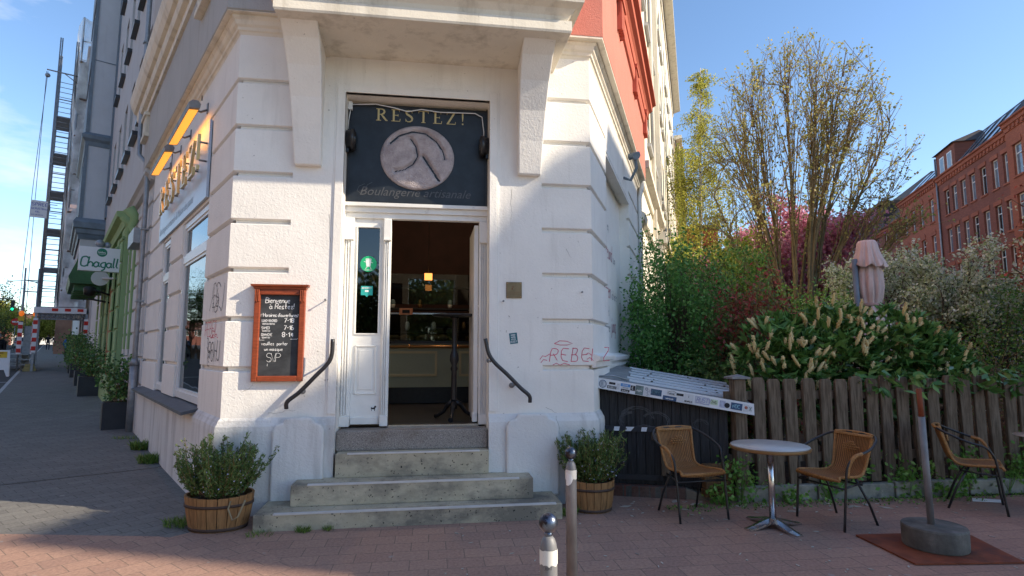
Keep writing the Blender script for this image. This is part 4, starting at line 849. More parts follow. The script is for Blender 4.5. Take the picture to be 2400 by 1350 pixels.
# ------------------------------------------------------------ handrails
def handrail(name, label, pts, br):
    t = thing('handrail', label, 'handrail', CH.P(pts[0][0], 1.0, 0), group='handrails beside the doorway')
    q = MB(); P3 = [CH.P(a, z, o) for a, z, o in pts]
    def cat(P, n=5):
        out = []; P = [np.array(p) for p in P]; E_ = [2 * P[0] - P[1]] + P + [2 * P[-1] - P[-2]]
        for i in range(1, len(E_) - 2):
            for k in range(n):
                u = k / n; a, b, c, d = E_[i - 1:i + 3]; out.append(.5 * ((2 * b) + (-a + c) * u + (2 * a - 5 * b + 4 * c - d) * u * u + (-a + 3 * b - 3 * c + d) * u ** 3))
        return out + [P[-1]]
    q.tube(cat(P3), .021, 10); obj('rail', q, mat('chipped_black_rail', (.02, .02, .024), .35, .3, 20, dirt=(.5, .5, .52), dscale=9, dpos=(.68, .72), spec=.6), t)
    q = MB()
    for a, z, o in br: q.tube([CH.P(a, z, o), CH.P(a - .02, z - .03, o * .4), CH.P(a - .025, z - .02, .0)], .009, 6); q.tube([CH.P(a - .025, z - .02, 0.), CH.P(a - .025, z - .02, .006)], .03, 10)
    obj('bracket', q, M['steel'], t)
handrail('l', 'curved black handrail left of the doorway, sunlit upper end', [(-.83, 1.70, .13), (-.835, 1.55, .13), (-.87, 1.46, .13), (-.98, 1.34, .13), (-1.13, 1.18, .13), (-1.24, 1.09, .13), (-1.25, 1.02, .12)], [(-.84, 1.52, .13), (-1.10, 1.20, .13)])
handrail('r', 'curved black handrail right of the doorway, in shade', [(.70, 1.71, .13), (.735, 1.56, .13), (.80, 1.46, .13), (.93, 1.34, .13), (1.07, 1.20, .13), (1.16, 1.12, .13), (1.17, 1.05, .12)], [(.78, 1.5, .13), (1.02, 1.24, .13)])

# ------------------------------------------------------------ shop sign and lamps on the left street side
ss = thing('shop_sign', 'pale blue shop sign with standing gold letters RESTEZ! above the side window', 'sign', LW.P(3.1, 3.4, .01))
q = MB(); q.box(LW, 1.2, 5.05, 3.40, 4.36, .0, .03); obj('panel', q, mat('pale_blue_sign', (.42, .50, .60), .35, .06, spec=.5), ss, bevel=.004)
x = 4.42; LM = mat('brass_channel_letter', (.60, .47, .24), .35, .15, metal=.4)
for ch in 'RESTEZ!':
    q = MB(); serif(q, LW, ch, x, 3.74, .44, .10, .035, dirs=-1); x -= {'R': .54, 'E': .50, 'S': .49, 'T': .50, 'Z': .50, '!': .3}[ch]; obj('letter', q, LM, ss)
q = MB(); x = 4.4
for k in range(7):
    for dz in (.1, .4): q.tube([LW.P(x - .08 - .505 * k, 3.78 + dz * .75, .03), LW.P(x - .08 - .505 * k, 3.78 + dz * .75, .11)], .012, 6)
obj('letter_pins', q, M['steel'], ss)
q = MB(); printed(q, LW, 'Boulangerie artisanale & Maison des pains', 4.95, 3.50, .12, .031, .002, dirs=-1, slant=.3, wid=1.05); obj('lettering', q, mat('slate_blue_letter', (.22, .26, .34), .5), ss)
for (s0, s1, lab) in ((1.30, 2.92, 'long sign lamp with amber tube above the RESTEZ! letters, nearer one'), (3.22, 4.75, 'long sign lamp with amber tube above the RESTEZ! letters, farther one')):
    t = thing('sign_lamp', lab, 'lamp', LW.P((s0 + s1) / 2, 4.7, 0), group='amber lamps over the shop sign')
    q = MB(); q.sprof(LW, [(.13, 4.50), (.245, 4.48), (.255, 4.54), (.21, 4.59), (.15, 4.59), (.12, 4.55)], s0, s1); obj('housing', q, M['steel'], t)
    q = MB(); q.sprof(LW, [(.140, 4.490), (.238, 4.472), (.238, 4.478), (.140, 4.496)], s0 + .06, s1 - .06); obj('tube', q, M['lampglow'], t)
    for s_ in (s0 + .25, s1 - .25):
        q = MB(); q.tube([LW.P(s_, 4.60, 0), LW.P(s_, 4.55, .08), LW.P(s_, 4.57, .17)], .014, 8); q.box(LW, s_ - .03, s_ + .03, 4.55, 4.68, 0, .012); obj('arm', q, M['steel'], t)
    la = bpy.data.lights.new('sign_lamp_light', 'AREA'); la.shape = 'RECTANGLE'; la.size = s1 - s0 - .2; la.size_y = .08; la.energy = 2.3; la.color = (1, .40, .05)
    lo = bpy.data.objects.new('sign_lamp_light', la); SC.collection.objects.link(lo); lo.location = LW.P((s0 + s1) / 2, 4.455, .19)
    zax = Vector(LW.n) * .55 + Vector((0, 0, .83)); xax = Vector(LW.e); yax = zax.normalized().cross(xax); lo.rotation_euler = Matrix((xax, yax, zax.normalized())).transposed().to_euler()
    lo.parent = t; lo.matrix_parent_inverse = ROOTM[t.name].inverted()
q = MB(); q.tube([LW.P(4.2, 4.75, .02), LW.P(4.15, 4.5, .03), LW.P(4.2, 4.36, .03)], .006, 6); q.tube([LW.P(1.95, 4.86, .01), LW.P(1.95, 5.0, .01)], .006, 6); single('cable', q, M['rubber'], 'short dark cable running down from the sign lamps to the shop sign', 'cable')
# security camera on the right side of the building
sc_ = thing('wall_spotlight', 'dark grey swivel spotlight on a bracket high on the right side wall', 'lamp', RW.P(3.2, 4.5, 0))
q = MB(); q.tube([RW.P(3.2, 4.45, 0), RW.P(3.2, 4.4, .12), RW.P(3.2, 4.6, .22), RW.P(3.15, 4.75, .2)], .026, 8); obj('arm', q, M['slate'], sc_)
q = MB(); q.tube([RW.P(3.15, 4.78, .10), RW.P(3.1, 4.8, .28)], [.055, .045], 10); q.tube([RW.P(3.25, 4.78, .18), RW.P(3.02, 4.74, .24)], [.03, .055], 10); obj('head', q, M['slate'], sc_)
# ------------------------------------------------------------ foliage helpers
def leaf_mesh(name, C, size, mats, parent=None, seed=0, aspect=1.7, up=0., droop=0., N=None, cup=0., label=None, kind=None):
    """many single leaves; C centres (n,3), size scalar or array, N optional axis directions"""
    r = np.random.default_rng(seed); C = np.asarray(C, float); n = len(C)
    sz = (np.ones(n) * size) * r.uniform(.65, 1.3, n)
    ax = r.normal(size=(n, 3)) if N is None else np.asarray(N, float) + r.normal(size=(n, 3)) * .35
    ax[:, 2] += up - droop; ax /= np.linalg.norm(ax, axis=1)[:, None] + 1e-9
    q = r.normal(size=(n, 3)); sd = np.cross(ax, q); sd /= np.linalg.norm(sd, axis=1)[:, None] + 1e-9; nm = np.cross(ax, sd)
    Lh = (sz * .5)[:, None]; Wh = (sz * .5 / aspect)[:, None]
    v = np.stack([C - ax * Lh, C - ax * Lh * .1 + sd * Wh + nm * cup * Wh, C + ax * Lh, C - ax * Lh * .1 - sd * Wh + nm * cup * Wh], 1).reshape(-1, 3)
    if parent is not None:
        Mi = ROOTM.get(root_of(parent).name)
        if Mi is not None: Mi = np.array(Mi.inverted()); v = v @ Mi[:3, :3].T + Mi[:3, 3]
    me = bpy.data.meshes.new(name); me.vertices.add(4 * n); me.vertices.foreach_set('co', v.astype(np.float32).ravel())
    me.loops.add(4 * n); me.loops.foreach_set('vertex_index', np.arange(4 * n, dtype=np.int32)); me.polygons.add(n)
    me.polygons.foreach_set('loop_start', np.arange(0, 4 * n, 4, dtype=np.int32)); me.polygons.foreach_set('loop_total', np.full(n, 4, dtype=np.int32))
    if not isinstance(mats, (list, tuple)): mats = [mats]
    for m in mats: me.materials.append(m)
    if len(mats) > 1: me.polygons.foreach_set('material_index', r.integers(0, len(mats), n).astype(np.int32))
    me.update(calc_edges=True); o = bpy.data.objects.new(name, me); SC.collection.objects.link(o)
    if parent is not None: o.parent = parent
    if label: o['label'] = label
    if kind: o['kind'] = kind
    return o
def branch_tree(seed, base, trunks, levels=4, kids=4, ang=.5, ratio=.68, r0=.12, up=.25, wob=.12, taper=.62, leaf_from=2, minr=.006, grav=0.):
    """returns MB of tapered limbs and leaf points. trunks: list of (direction, length)"""
    rnd = random.Random(seed); mb = MB(); pts = []; dirs = []
    def grow(p, d, ln, r, lev):
        n = 5 if lev < 2 else 4; P = [np.array(p)]; rs = [r]; d = np.array(d, float)
        for i in range(n):
            d = d + np.array([rnd.gauss(0, wob), rnd.gauss(0, wob), rnd.gauss(0, wob) + up * .12 - grav * .15 * lev]); d /= np.linalg.norm(d)
            P.append(P[-1] + d * ln / n); rs.append(max(minr, r * (1 - (1 - taper) * (i + 1) / n)))
        mb.tube(P, rs, 7 if lev < 2 else (5 if lev == 2 else 3), cap=False)
        if lev >= leaf_from:
            for i in range(1, n + 1):
                pts.append(P[i]); dirs.append(d.copy())
                if lev >= levels - 1: pts.append((P[i] + P[i - 1]) / 2); dirs.append(d.copy())
        if lev < levels:
            k = kids if lev else kids + 1
            for j in range(k):
                t = .3 + .7 * (j + rnd.random()) / k; idx = min(n - 1, int(t * n)); q = P[idx] + (P[idx + 1] - P[idx]) * (t * n - idx if idx < n else 0)
                dd = (P[idx + 1] - P[idx]) / np.linalg.norm(P[idx + 1] - P[idx]); a = ang * rnd.uniform(.6, 1.35)
                rv = np.array([rnd.gauss(0, 1) for _ in range(3)]); rv -= dd * (rv @ dd); rv /= np.linalg.norm(rv)
                nd = dd * math.cos(a) + rv * math.sin(a); nd[2] += up * .5 - grav * .3 * lev; nd /= np.linalg.norm(nd)
                grow(q, nd, ln * ratio * rnd.uniform(.75, 1.2), max(minr, rs[idx] * .62), lev + 1)
    for d, ln in trunks:
        d = np.array(d, float); d /= np.linalg.norm(d); grow(base, d, ln, r0, 0)
    return mb, np.array(pts), np.array(dirs)
def cloud(seed, c, r, n, shell=.55, clumps=0, cr=.25):
    """points in an ellipsoid, denser at the surface, optionally gathered in clumps"""
    g = np.random.default_rng(seed); c = np.array(c, float); r = np.array(r, float)
    def pts(m):
        d = g.normal(size=(m, 3)); d /= np.linalg.norm(d, axis=1)[:, None]; return d * (g.uniform(shell ** 3, 1, m) ** (1 / 3.))[:, None]
    if clumps:
        k = pts(clumps); i = g.integers(0, clumps, n); p = k[i] + g.normal(size=(n, 3)) * cr * (.5 + g.random(clumps))[i][:, None]
    else: p = pts(n)
    return c + p * r
def jitter(P, sd, rep, seed):
    g = np.random.default_rng(seed); P = np.repeat(P, rep, 0); return P + g.normal(size=P.shape) * sd

# ------------------------------------------------------------ oak tubs with rosemary
def tub(name, label, c, rx, ry, h, rz, seed, bush_h, bush_r, grp):
    t = thing('oak_tub', label, 'planter', (c[0], c[1], 0), group=grp)
    cc = (c[0], c[1], 0); q = MB(); n = 40
    for k in range(20):     # staves
        a0, a1 = 2 * math.pi * k / 20 + .012, 2 * math.pi * (k + 1) / 20 - .012
        ring = []
        for z, f in ((0, .84), (h * .35, .93), (h * .7, .985), (h, 1.02)):
            for a in (a0, a1): 
                x, y = rx * f * math.cos(a), ry * f * math.sin(a); ring.append((c[0] + x * math.cos(rz) - y * math.sin(rz), c[1] + x * math.sin(rz) + y * math.cos(rz), z + (.004 * math.sin(k * 7) if z == h else 0)))
        for z, f in ((0, .78), (h * .35, .87), (h * .7, .92), (h, .95)):
            for a in (a0, a1):
                x, y = rx * f * math.cos(a), ry * f * math.sin(a); ring.append((c[0] + x * math.cos(rz) - y * math.sin(rz), c[1] + x * math.sin(rz) + y * math.cos(rz), z + (.004 * math.sin(k * 7) if z == h else 0)))
        fs = []
        for i in range(3): fs += [(2 * i, 2 * i + 1, 2 * i + 3, 2 * i + 2), (8 + 2 * i, 10 + 2 * i, 11 + 2 * i, 9 + 2 * i), (2 * i, 2 * i + 2, 10 + 2 * i, 8 + 2 * i), (2 * i + 1, 9 + 2 * i, 11 + 2 * i, 3 + 2 * i)]
        fs += [(0, 8, 9, 1), (6, 7, 15, 14)]; q.add(ring, fs)
    obj('staves', q, M['barrel'], t)
    for z0, z1, f0, f1 in ((h * .70, h * .78, .993, 1.002), (.008, .035, .853, .858)):
        q = MB(); q.lathe(cc, [(rx * f0, z0), (rx * f1 + .003, z0), (rx * f1 + .004, z1), (rx * f0, z1)], 40, sy=ry / rx, rot=rz); obj('hoop', q, M['band'], t)
    q = MB(); q.lathe(cc, [(rx * .9, h - .10), (rx * .95, h - .05), (rx * .5, h - .03), (.001, h - .02)], 24, sy=ry / rx, rot=rz); obj('soil', q, M['soil'], t)
    if name == 'l':
        q = MB(); cx_ = c[0] + .235; cy_ = c[1] - .175; q.tube([(cx_ - .05, cy_ - .00, h * .9), (cx_ - .045, cy_ - .05, h * .72), (cx_ - .0, cy_ - .06, h * .42), (cx_ + .04, cy_ - .04, h * .5), (cx_ + .07, cy_ + .02, h * .92)], .008, 6); obj('rope_handle', q, mat('rope', (.25, .2, .12), .9, .3), t)
    # the bush
    b = thing('rosemary', 'bushy flowering rosemary growing in the ' + ('tub left of the steps' if name == 'l' else 'tub right of the steps behind the bollards'), 'plant', (c[0], c[1], h - .04), group='rosemary bushes in tubs')
    rnd = random.Random(seed); q = MB(); LP = []; LD = []; FP = []
    for k in range(160):
        a = rnd.uniform(0, 6.283); rr = math.sqrt(rnd.random()) * .8; x0, y0 = rr * rx * .8 * math.cos(a), rr * ry * .8 * math.sin(a); ln = bush_h * rnd.choice((.55, .7, .8, .9, 1.0, 1.12)) * rnd.uniform(.9, 1.05) * (1 - .15 * rr)
        out = .38 + .55 * rr; d = np.array([math.cos(a) * out * rnd.uniform(.3, 1.1) * bush_r / .36, math.sin(a) * out * rnd.uniform(.3, 1.1) * bush_r / .36, 1.]); P = [np.array([c[0] + x0 * .6, c[1] + y0 * .6, h - .04])]
        m = 8
        for i in range(m):
            d2 = d * np.array([1.25 - .12 * i, 1.25 - .12 * i, .75 + .08 * i]) + np.array([rnd.gauss(0, .14), rnd.gauss(0, .14), 0]); P.append(P[-1] + d2 / np.linalg.norm(d2) * ln / m)
        q.tube(P, [.004 - .0003 * i for i in range(m + 1)], 4, cap=False)
        for i in range(2 if k % 4 else 0, m):
            for j in range(17):
                t_ = rnd.random(); p = P[i] * (1 - t_) + P[i + 1] * t_; LP.append(p + np.array([rnd.gauss(0, .012), rnd.gauss(0, .012), rnd.gauss(0, .008)])); dd = (P[i + 1] - P[i]); dd = dd / np.linalg.norm(dd); LD.append(dd * .9 + np.array([rnd.gauss(0, .8), rnd.gauss(0, .8), .1]))
            if i > 2 and rnd.random() < .4:
                for j in range(3): FP.append(P[i] + np.array([rnd.gauss(0, .014), rnd.gauss(0, .014), rnd.gauss(0, .02)]))
    obj('stems', q, M['twig'], b)
    leaf_mesh('leaves', LP, .040, M['leaf_rosemary'], b, seed, aspect=3.6, N=LD)
    leaf_mesh('flowers', FP, .014, M['flower_rosemary'], b, seed + 1, aspect=1.1)
tub('l', 'oval oak tub with dark hoops and rope handle left of the steps', (-2.66, 5.36), .295, .23, .30, 0., 4, .57, .52, 'oak tubs with rosemary')
tub('r', 'round oak tub behind the bollards right of the steps', (.80, 5.95), .235, .225, .30, 0., 9, .55, .46, 'oak tubs with rosemary')

# ------------------------------------------------------------ bollards
def bollard(loc, h, lab, seed, scale=1.):
    t = thing('bollard', lab, 'bollard', (loc[0], loc[1], 0), group='steel ball-top bollards'); q = MB(); r = .037
    q.lathe((loc[0], loc[1], 0), [(r, 0), (r, h - .20), (r * .98, h - .165), (r * .9, h - .145), (r * .72, h - .125), (r * .45, h - .112)], 28); obj('post', q, M['steel'], t)
    q = MB(); q.ball((loc[0], loc[1], h - .06), .041, 28); q.lathe((loc[0], loc[1], 0), [(.017, h - .125), (.017, h - .09)], 12); obj('ball', q, mat('dented_chrome_ball', (.13, .16, .22), .34, .5, 7, metal=.95, bmp=.25, bscale=14, dirt=(.04, .04, .05), dscale=9, dpos=(.52, .56)), t)
    q = MB(); n = 28; z0, z1 = h - .225, h - .165; rnd = random.Random(seed); vs_ = []; jag = [rnd.uniform(-.006, .006) for _ in range(n)]
    for z, kk in ((z0, 0), (z1, 1)):
        for k in range(n): a = 2 * math.pi * k / n; vs_.append((loc[0] + (r + .0012) * math.cos(a), loc[1] + (r + .0012) * math.sin(a), z + jag[(k * (1 + kk)) % n] * (1 if not kk else .4)))
    q.smooth = True; q.add(vs_, [(k, (k + 1) % n, n + (k + 1) % n, n + k) for k in range(n)]); obj('reflective_band', q, mat('scuffed_white_tape', (.68, .67, .62), .5, .05, dirt=(.1, .1, .1), dscale=22, dpos=(.68, .72)), t)
    return t
b1 = bollard((.155, 2.52), .925, 'lower nearer ball-top steel bollard with white band, in front of the steps', 3)
b2 = bollard((.395, 3.93), .965, 'taller-looking farther ball-top steel bollard with half-round white sticker, in front of the tub', 8)
q = MB(); q.smooth = True; n = 10; vs_ = []; fs = []
for i in range(9):        # half round white sticker wrapped on the tube
    z = .70 + i * .0105; hw = math.sqrt(max(0, 1 - ((i - 4) / 4.4) ** 2)) * .95
    for k in range(n): a = -math.pi * .5 - .75 + (k / (n - 1)) * (hw * 1.35) ; vs_.append((.395 + .0383 * math.cos(a - .35), 3.93 + .0383 * math.sin(a - .35), z))
for i in range(8):
    for k in range(n - 1): fs.append((i * n + k, i * n + k + 1, (i + 1) * n + k + 1, (i + 1) * n + k))
q.add(vs_, fs); obj('sticker', q, PW, b2)
q = MB(); strokes(q, Fr((.155, 2.52 - .0385), 90), 'JUHT', -.02, .686, .012, .0014, 0); obj('scratched_writing', q, PB, b1)

# ------------------------------------------------------------ lean-to shed
SH = Fr(np.array(B) + [.15 * RW.n[0] * 0 + .12, .42], 103)
sd = thing('lean_to_shed', 'low dark plank lean-to with ribbed grey roof and sticker-covered white fascia', 'shed', SH.P(.7, .1, -.4))
zt = lambda s: 1.17 - .165 * s
q = MB(); npk = 14; w0 = 1.36 / npk
for k in range(npk):
    a = .02 + k * w0; q.wprism(SH, [(a + .002, .12 if k < 9 else .10), (a + w0 - .004, .12 if k < 9 else .10), (a + w0 - .004, zt(a + w0) - .0), (a + .002, zt(a))], .045 + .004 * (k % 3), .07 + .004 * (k % 3))
obj('front_planks', q, M['plank'], sd)
q = MB()
q.wprism(Fr(SH.P(1.375, 0, .07)[:2], e=-SH.n, n=SH.e), [(0, .08), (1.75, .08), (1.75, .93), (0, .93)], -.03, 0); q.box(SH, .03, 1.36, .12, .85, .0, .044); q.box(SH, -.04, .03, .5, 1.15, -.05, .05)
q.wprism(SH, [(.03, .85), (1.36, .85), (1.36, .93), (.03, 1.14)], .0, .044); obj('side_planks', q, M['plank'], sd)
def roofpt(s, o, dz=0.): return SH.P(s, 1.275 - .158 * s + .055 * (-o) + dz, o)
q = MB(); q.add([roofpt(-.0, .16), roofpt(1.63, .16), roofpt(1.63, -1.85), roofpt(-.0, -1.85), roofpt(0, .16, -.03), roofpt(1.63, .16, -.03), roofpt(1.63, -1.85, -.03), roofpt(0, -1.85, -.03)], [(0, 1, 2, 3), (4, 7, 6, 5), (0, 4, 5, 1), (1, 5, 6, 2), (2, 6, 7, 3), (3, 7, 4, 0)]); obj('roof', q, M['roofing'], sd)
rib = MB()
for k, o in enumerate((-.14, -.42, -.72, -1.05, -1.4, -1.75)):
    s0 = .34 - .03 * (k % 2); vsx = [roofpt(s0, o), roofpt(1.62, o), roofpt(1.62, o - .035), roofpt(s0, o - .035), roofpt(s0, o, .022), roofpt(1.62, o, .022), roofpt(1.62, o - .035, .022), roofpt(s0, o - .035, .022)]
    rib.add(vsx, [(4, 5, 6, 7), (0, 1, 5, 4), (1, 2, 6, 5), (2, 3, 7, 6), (3, 0, 4, 7)])
obj('roof_rib', rib, M['whiteplate'], sd)
q = MB(); q.wprism(SH, [(0, 1.165), (1.635, .905), (1.635, 1.025), (0, 1.283)], .162, .172); fas = obj('fascia', q, M['whiteplate'], sd)
q = MB(); rn = random.Random(6)   # dried leaves on the roof
for k in range(26):
    s_, o = rn.uniform(.5, 1.55), rn.uniform(-1.7, -.1); p = roofpt(s_, o, .012); q.ball(p, rn.uniform(.008, .022), 6, rn.uniform(.004, .01))
obj('fallen_leaves', q, M['soil'], sd, kind='stuff')
q = MB(); q.tube([roofpt(.0, .1, .02), roofpt(.12, .05, .05), roofpt(.2, -.05, .04), roofpt(.33, -.06, .02)], .012, 6); q.prism([roofpt(0, .1, .0), roofpt(.3, .15, .005), roofpt(.34, -1.8, .005), roofpt(0, -1.8, .0)], (0, 0, .006)); obj('flashing', q, M['zinc'], sd)
for z in (.715, .195):
    q = MB(); q.box(SH, .03 if z > .5 else .20, .66, z - .028, z + .028, .085, .093); q.tube([SH.P(.66, z, .085), SH.P(.66, z, .093)], .028, 12)
    for s_ in (.08, .30, .62): q.tube([SH.P(s_, z, .093), SH.P(s_, z, .099)], .008, 8)
    if z > .5: q.box(SH, .0, .03, .62, .82, .05, .10)
    hg = obj('strap_hinge', q, M['planter'], sd)
q = MB()
for s0 in (.16, .29, .46): q.wprism(SH, [(s0, .692), (s0 + .06, .692), (s0 + (.10 if s0 == .29 else .07), .738), (s0 + .01, .738)], .0932, .0945)
obj('tape_mark', q, M['signwhite'], sd)
q = MB(); chm = mat('chalk_scribble', (.085, .085, .09), .95, .4)
rn = random.Random(17)
for (cx_, cz, r_, a0, a1) in ((.42, .83, .16, 0, 3.6), (.62, .80, .13, -1., 2.6), (.36, .80, .12, 1.5, 5.5), (.72, .62, .16, .4, 2.4), (.5, .60, .2, .6, 2.4), (1.1, .78, .06, 0, 4)):
    for j in range(3):
        pts = [(cx_ + (r_ + .012 * j) * math.cos(a0 + (a1 - a0) * i / 14) + rn.gauss(0, .004), cz + (r_ * .7 + .01 * j) * math.sin(a0 + (a1 - a0) * i / 14) + rn.gauss(0, .004)) for i in range(15)]; q.ribbon(SH, pts, .007, .0792 + .0004 * j, .001)
obj('chalk_scribble', q, chm, sd)
# stickers along the fascia
def fz(s): return 1.223 - .1585 * s
SKB = mat('sticker_black', (.02, .022, .03), .5, .1); SKW = mat('sticker_white', (.62, .65, .68), .5, .05); SKBL = mat('sticker_blue', (.10, .28, .60), .5, .1); SKG = mat('sticker_greygreen', (.16, .22, .22), .5, .5, 14)
SKL = mat('sticker_lime', (.50, .62, .45), .5, .1); SKN = mat('sticker_navy', (.05, .10, .20), .5, .2); SKC = mat('sticker_cyan_pattern', (.25, .45, .55), .5, .5, 30); SKR = mat('sticker_red_dot', (.6, .12, .06), .5)
so = .1722; rot = -.157
def fs(lab, s, w, h, bgm, dz=0., **k): return sticker(lab, SH, s, fz(s) + dz, w, h, so + random.Random(int(s * 1000)).uniform(0, .0012), bgm, rot, parent=sd, **k)
t = fs('round white badge sticker with blue ring', .055, .085, .088, SKN, circ=True); q = MB(); q.wprism(SH, [(.055 + .036 * math.cos(i * .26), fz(.055) + .037 * math.sin(i * .26)) for i in range(24)], so + .0028, so + .0035); obj('inner_disc', q, SKW, t)
q = MB(); 
for dz in (-.015, 0, .015): strokes(q, SH, 'XOX', .035, fz(.05) + dz - .005, .013, .002, so + .0036)
q.ribbon(SH, [(.055 + .03 * math.cos(i * .3), fz(.055) + .03 * math.sin(i * .3)) for i in range(22)], .002, so + .0036); obj('print', q, SKN, t)
fs('small black strip sticker', .16, .07, .024, SKB, .022, text='- - - -', tc=PW, th=.006)
fs('black strip sticker reading BENGELS', .155, .105, .03, SKB, -.022, text='BENGELS', tc=PW, th=.017)
fs('small pale sticker with lilac print', .225, .036, .07, SKW, 0, lines=[('=====', .02), ('....', .0), ('===', -.02)], tc=SKN, th=.008)
fs('blue and white sticker with sprayed lettering', .305, .105, .032, SKBL, .026, text='NAZI XS', tc=PW, th=.014); fs('white sticker with two lines of print', .305, .10, .026, SKW, -.004, text='WAS TAUGT', tc=PB, th=.010); fs('black sticker with white lower case word', .30, .095, .028, SKB, -.034, text='breiland', tc=PW, th=.017)
fs('small black crest sticker', .385, .05, .055, SKB, .008, text='E', tc=PW, th=.03); fs('grey-green sticker with white letters', .455, .085, .10, SKG, -.002, text='non', tc=PW, th=.03)
t = fs('white sticker with a drawn figure', .54, .07, .095, SKW, -.002); q = MB(); q.ribbon(SH, [(.545, fz(.54) + .0), (.535, fz(.54) - .02), (.55, fz(.54) - .035), (.53, fz(.54) - .045)], .004, so + .003); q.ribbon(SH, [(.535 + .012 * math.cos(i * .5), fz(.54) + .025 + .014 * math.sin(i * .5)) for i in range(14)], .005, so + .003); q.ribbon(SH, [(.545, fz(.54)), (.565, fz(.54) - .01), (.57, fz(.54) + .02)], .003, so + .003); obj('print', q, SKN, t)
fs('framed cyan patterned sticker', .635, .115, .068, SKN, .004); fs('cyan scribbled panel', .635, .10, .054, SKC, .004).location.z += 0
fs('dark blue strip sticker reading umraum', .775, .145, .046, SKN, -.034, text='umraum', tc=PW, th=.022)
t = fs('white arched sticker with black lettering', .80, .10, .05, SKW, .026); q = MB(); strokes(q, SH, 'ARCHE', .765, fz(.8) + .014, .018, .003, so + .003, rot=rot); q.ribbon(SH, [(.80 + .045 * math.cos(.2 + i * .2), fz(.80) + .018 + .032 * math.sin(.2 + i * .2)) for i in range(15)], .003, so + .003); obj('print', q, PB, t)
fs('small black strip sticker with grey text', .885, .075, .026, SKB, .024, text='- - - -', tc=SKW, th=.007); fs('white paper sticker with faint text', .885, .07, .05, SKW, -.022, lines=[('= = =', .01), ('= =', -.01)], tc=SKG, th=.006)
fs('white sticker reading I HEMPELS', .975, .095, .10, SKW, -.002, lines=[('I', .02), ('HEMPELS', -.028)], tc=PB, th=.024)
t = fs('white and violet outlined graffiti sticker', 1.115, .15, .085, SKW, .002); q = MB(); LV = mat('violet_print', (.22, .25, .50), .6)
strokes(q, SH, 'RUSTY', 1.055, fz(1.06) - .016, .045, .005, so + .003, adv=.9, rot=rot, slant=.1); q.ribbon(SH, [(1.045, fz(1.04) - .03), (1.09, fz(1.09) - .026), (1.14, fz(1.14) - .036), (1.185, fz(1.18) - .028)], .005, so + .003); q.ribbon(SH, [(1.045, fz(1.04) - .025), (1.045, fz(1.04) + .035), (1.10, fz(1.1) + .042), (1.185, fz(1.18) + .035), (1.18, fz(1.18) - .02)], .003, so + .003); obj('print', q, LV, t)
fs('pale lime sticker with black script', 1.235, .075, .055, SKL, .006, text='245', tc=PB, th=.026)
fs('lilac dotted sticker', 1.32, .06, .075, mat('sticker_lilac', (.42, .46, .60), .5, .3, 30), .002); fs('round black sticker with white slashes', 1.365, .055, .055, SKB, -.004, circ=True, text='///', tc=PW, th=.02)
fs('blue framed sticker reading NDC', 1.46, .115, .072, SKN, .002, text='NDC', tc=SKC, th=.036); fs('small white sticker with coloured crest', 1.555, .055, .075, SKW, .002); fs('coloured crest', 1.555, .032, .034, SKR, .006, circ=True)
fs('small white sticker with crossed lines', 1.60, .034, .06, SKW, .0, text='X', tc=SKG, th=.04)
# brick kerb under the shed
q = MB(); q.box(SH, .0, .92, -.02, .115, -.05, .16); kb = single('brick_kerb', q, bricks('kerb_brick', (.16, .06, .045), (.10, .05, .04), (.08, .075, .07), .11, .07, .008), 'low kerb of red clinker bricks under the dark shed', 'kerb', bevel=.01)
q = MB(); q.wprism(SH, [(.92, -.02), (1.3, -.02), (1.2, .02), (.92, .11)], -.05, .14); single('kerb_stone', q, M['concrete'], 'sloping worn concrete end piece beside the brick kerb under the shed', 'kerb')

# ------------------------------------------------------------ fence
FX = Fr((2.42, 6.32), math.degrees(math.atan2(3.15, .43)))
fn = thing('picket_fence', 'weathered grey-brown wooden picket fence between the seating area and the garden', 'fence', FX.P(1.6, 0, 0))
rn = random.Random(21); k = 0; s_ = .27; NP = 0
while s_ < 5.4:
    w_ = rn.uniform(.135, .15); h0, h1 = .14 + rn.uniform(-.02, .02), 1.285 + rn.uniform(-.02, .02); ln = rn.uniform(-.02, .02)
    q = MB(); pts = [(s_ - w_ / 2 + .012, h0), (s_ + w_ / 2 - .01, h0), (s_ + w_ / 2 + ln, h1 - .04), (s_ + w_ / 2 - .02 + ln, h1), (s_ - w_ / 2 + .02 + ln, h1), (s_ - w_ / 2 + ln, h1 - .04)]
    q.wprism(FX, pts, .02 + rn.uniform(-.006, .006), .055 + rn.uniform(-.006, .006)); obj('picket', q, M['picket'], fn, bevel=.006); s_ += w_ + rn.uniform(.04, .065)
for z in (.38, 1.05): q = MB(); q.box(FX, -.1, 5.5, z, z + .09, -.04, .014); obj('rail', q, M['picket'], fn)
q = MB(); q.box(FX, -.04, .095, 0, 1.275, -.02, .10); obj('post', q, M['picket'], fn, bevel=.008)
q = MB(); q.box(FX, -.075, .13, 1.28, 1.295, -.055, .135); q.prism([FX.P(-.075, 1.295, -.055), FX.P(.13, 1.295, -.055), FX.P(.13, 1.295, .135), FX.P(-.075, 1.295, .135)], (0, 0, .005))
q.add([FX.P(-.07, 1.30, -.05), FX.P(.125, 1.30, -.05), FX.P(.125, 1.30, .13), FX.P(-.07, 1.30, .13), FX.P(.03, 1.33, .04)], [(0, 1, 4), (1, 2, 4), (2, 3, 4), (3, 0, 4)]); obj('post_cap', q, M['steel'], fn)
f2 = thing('short_fence', 'short dark piece of picket fence behind the table, between shed and fence post', 'fence', FX.P(-.3, 0, -.25))
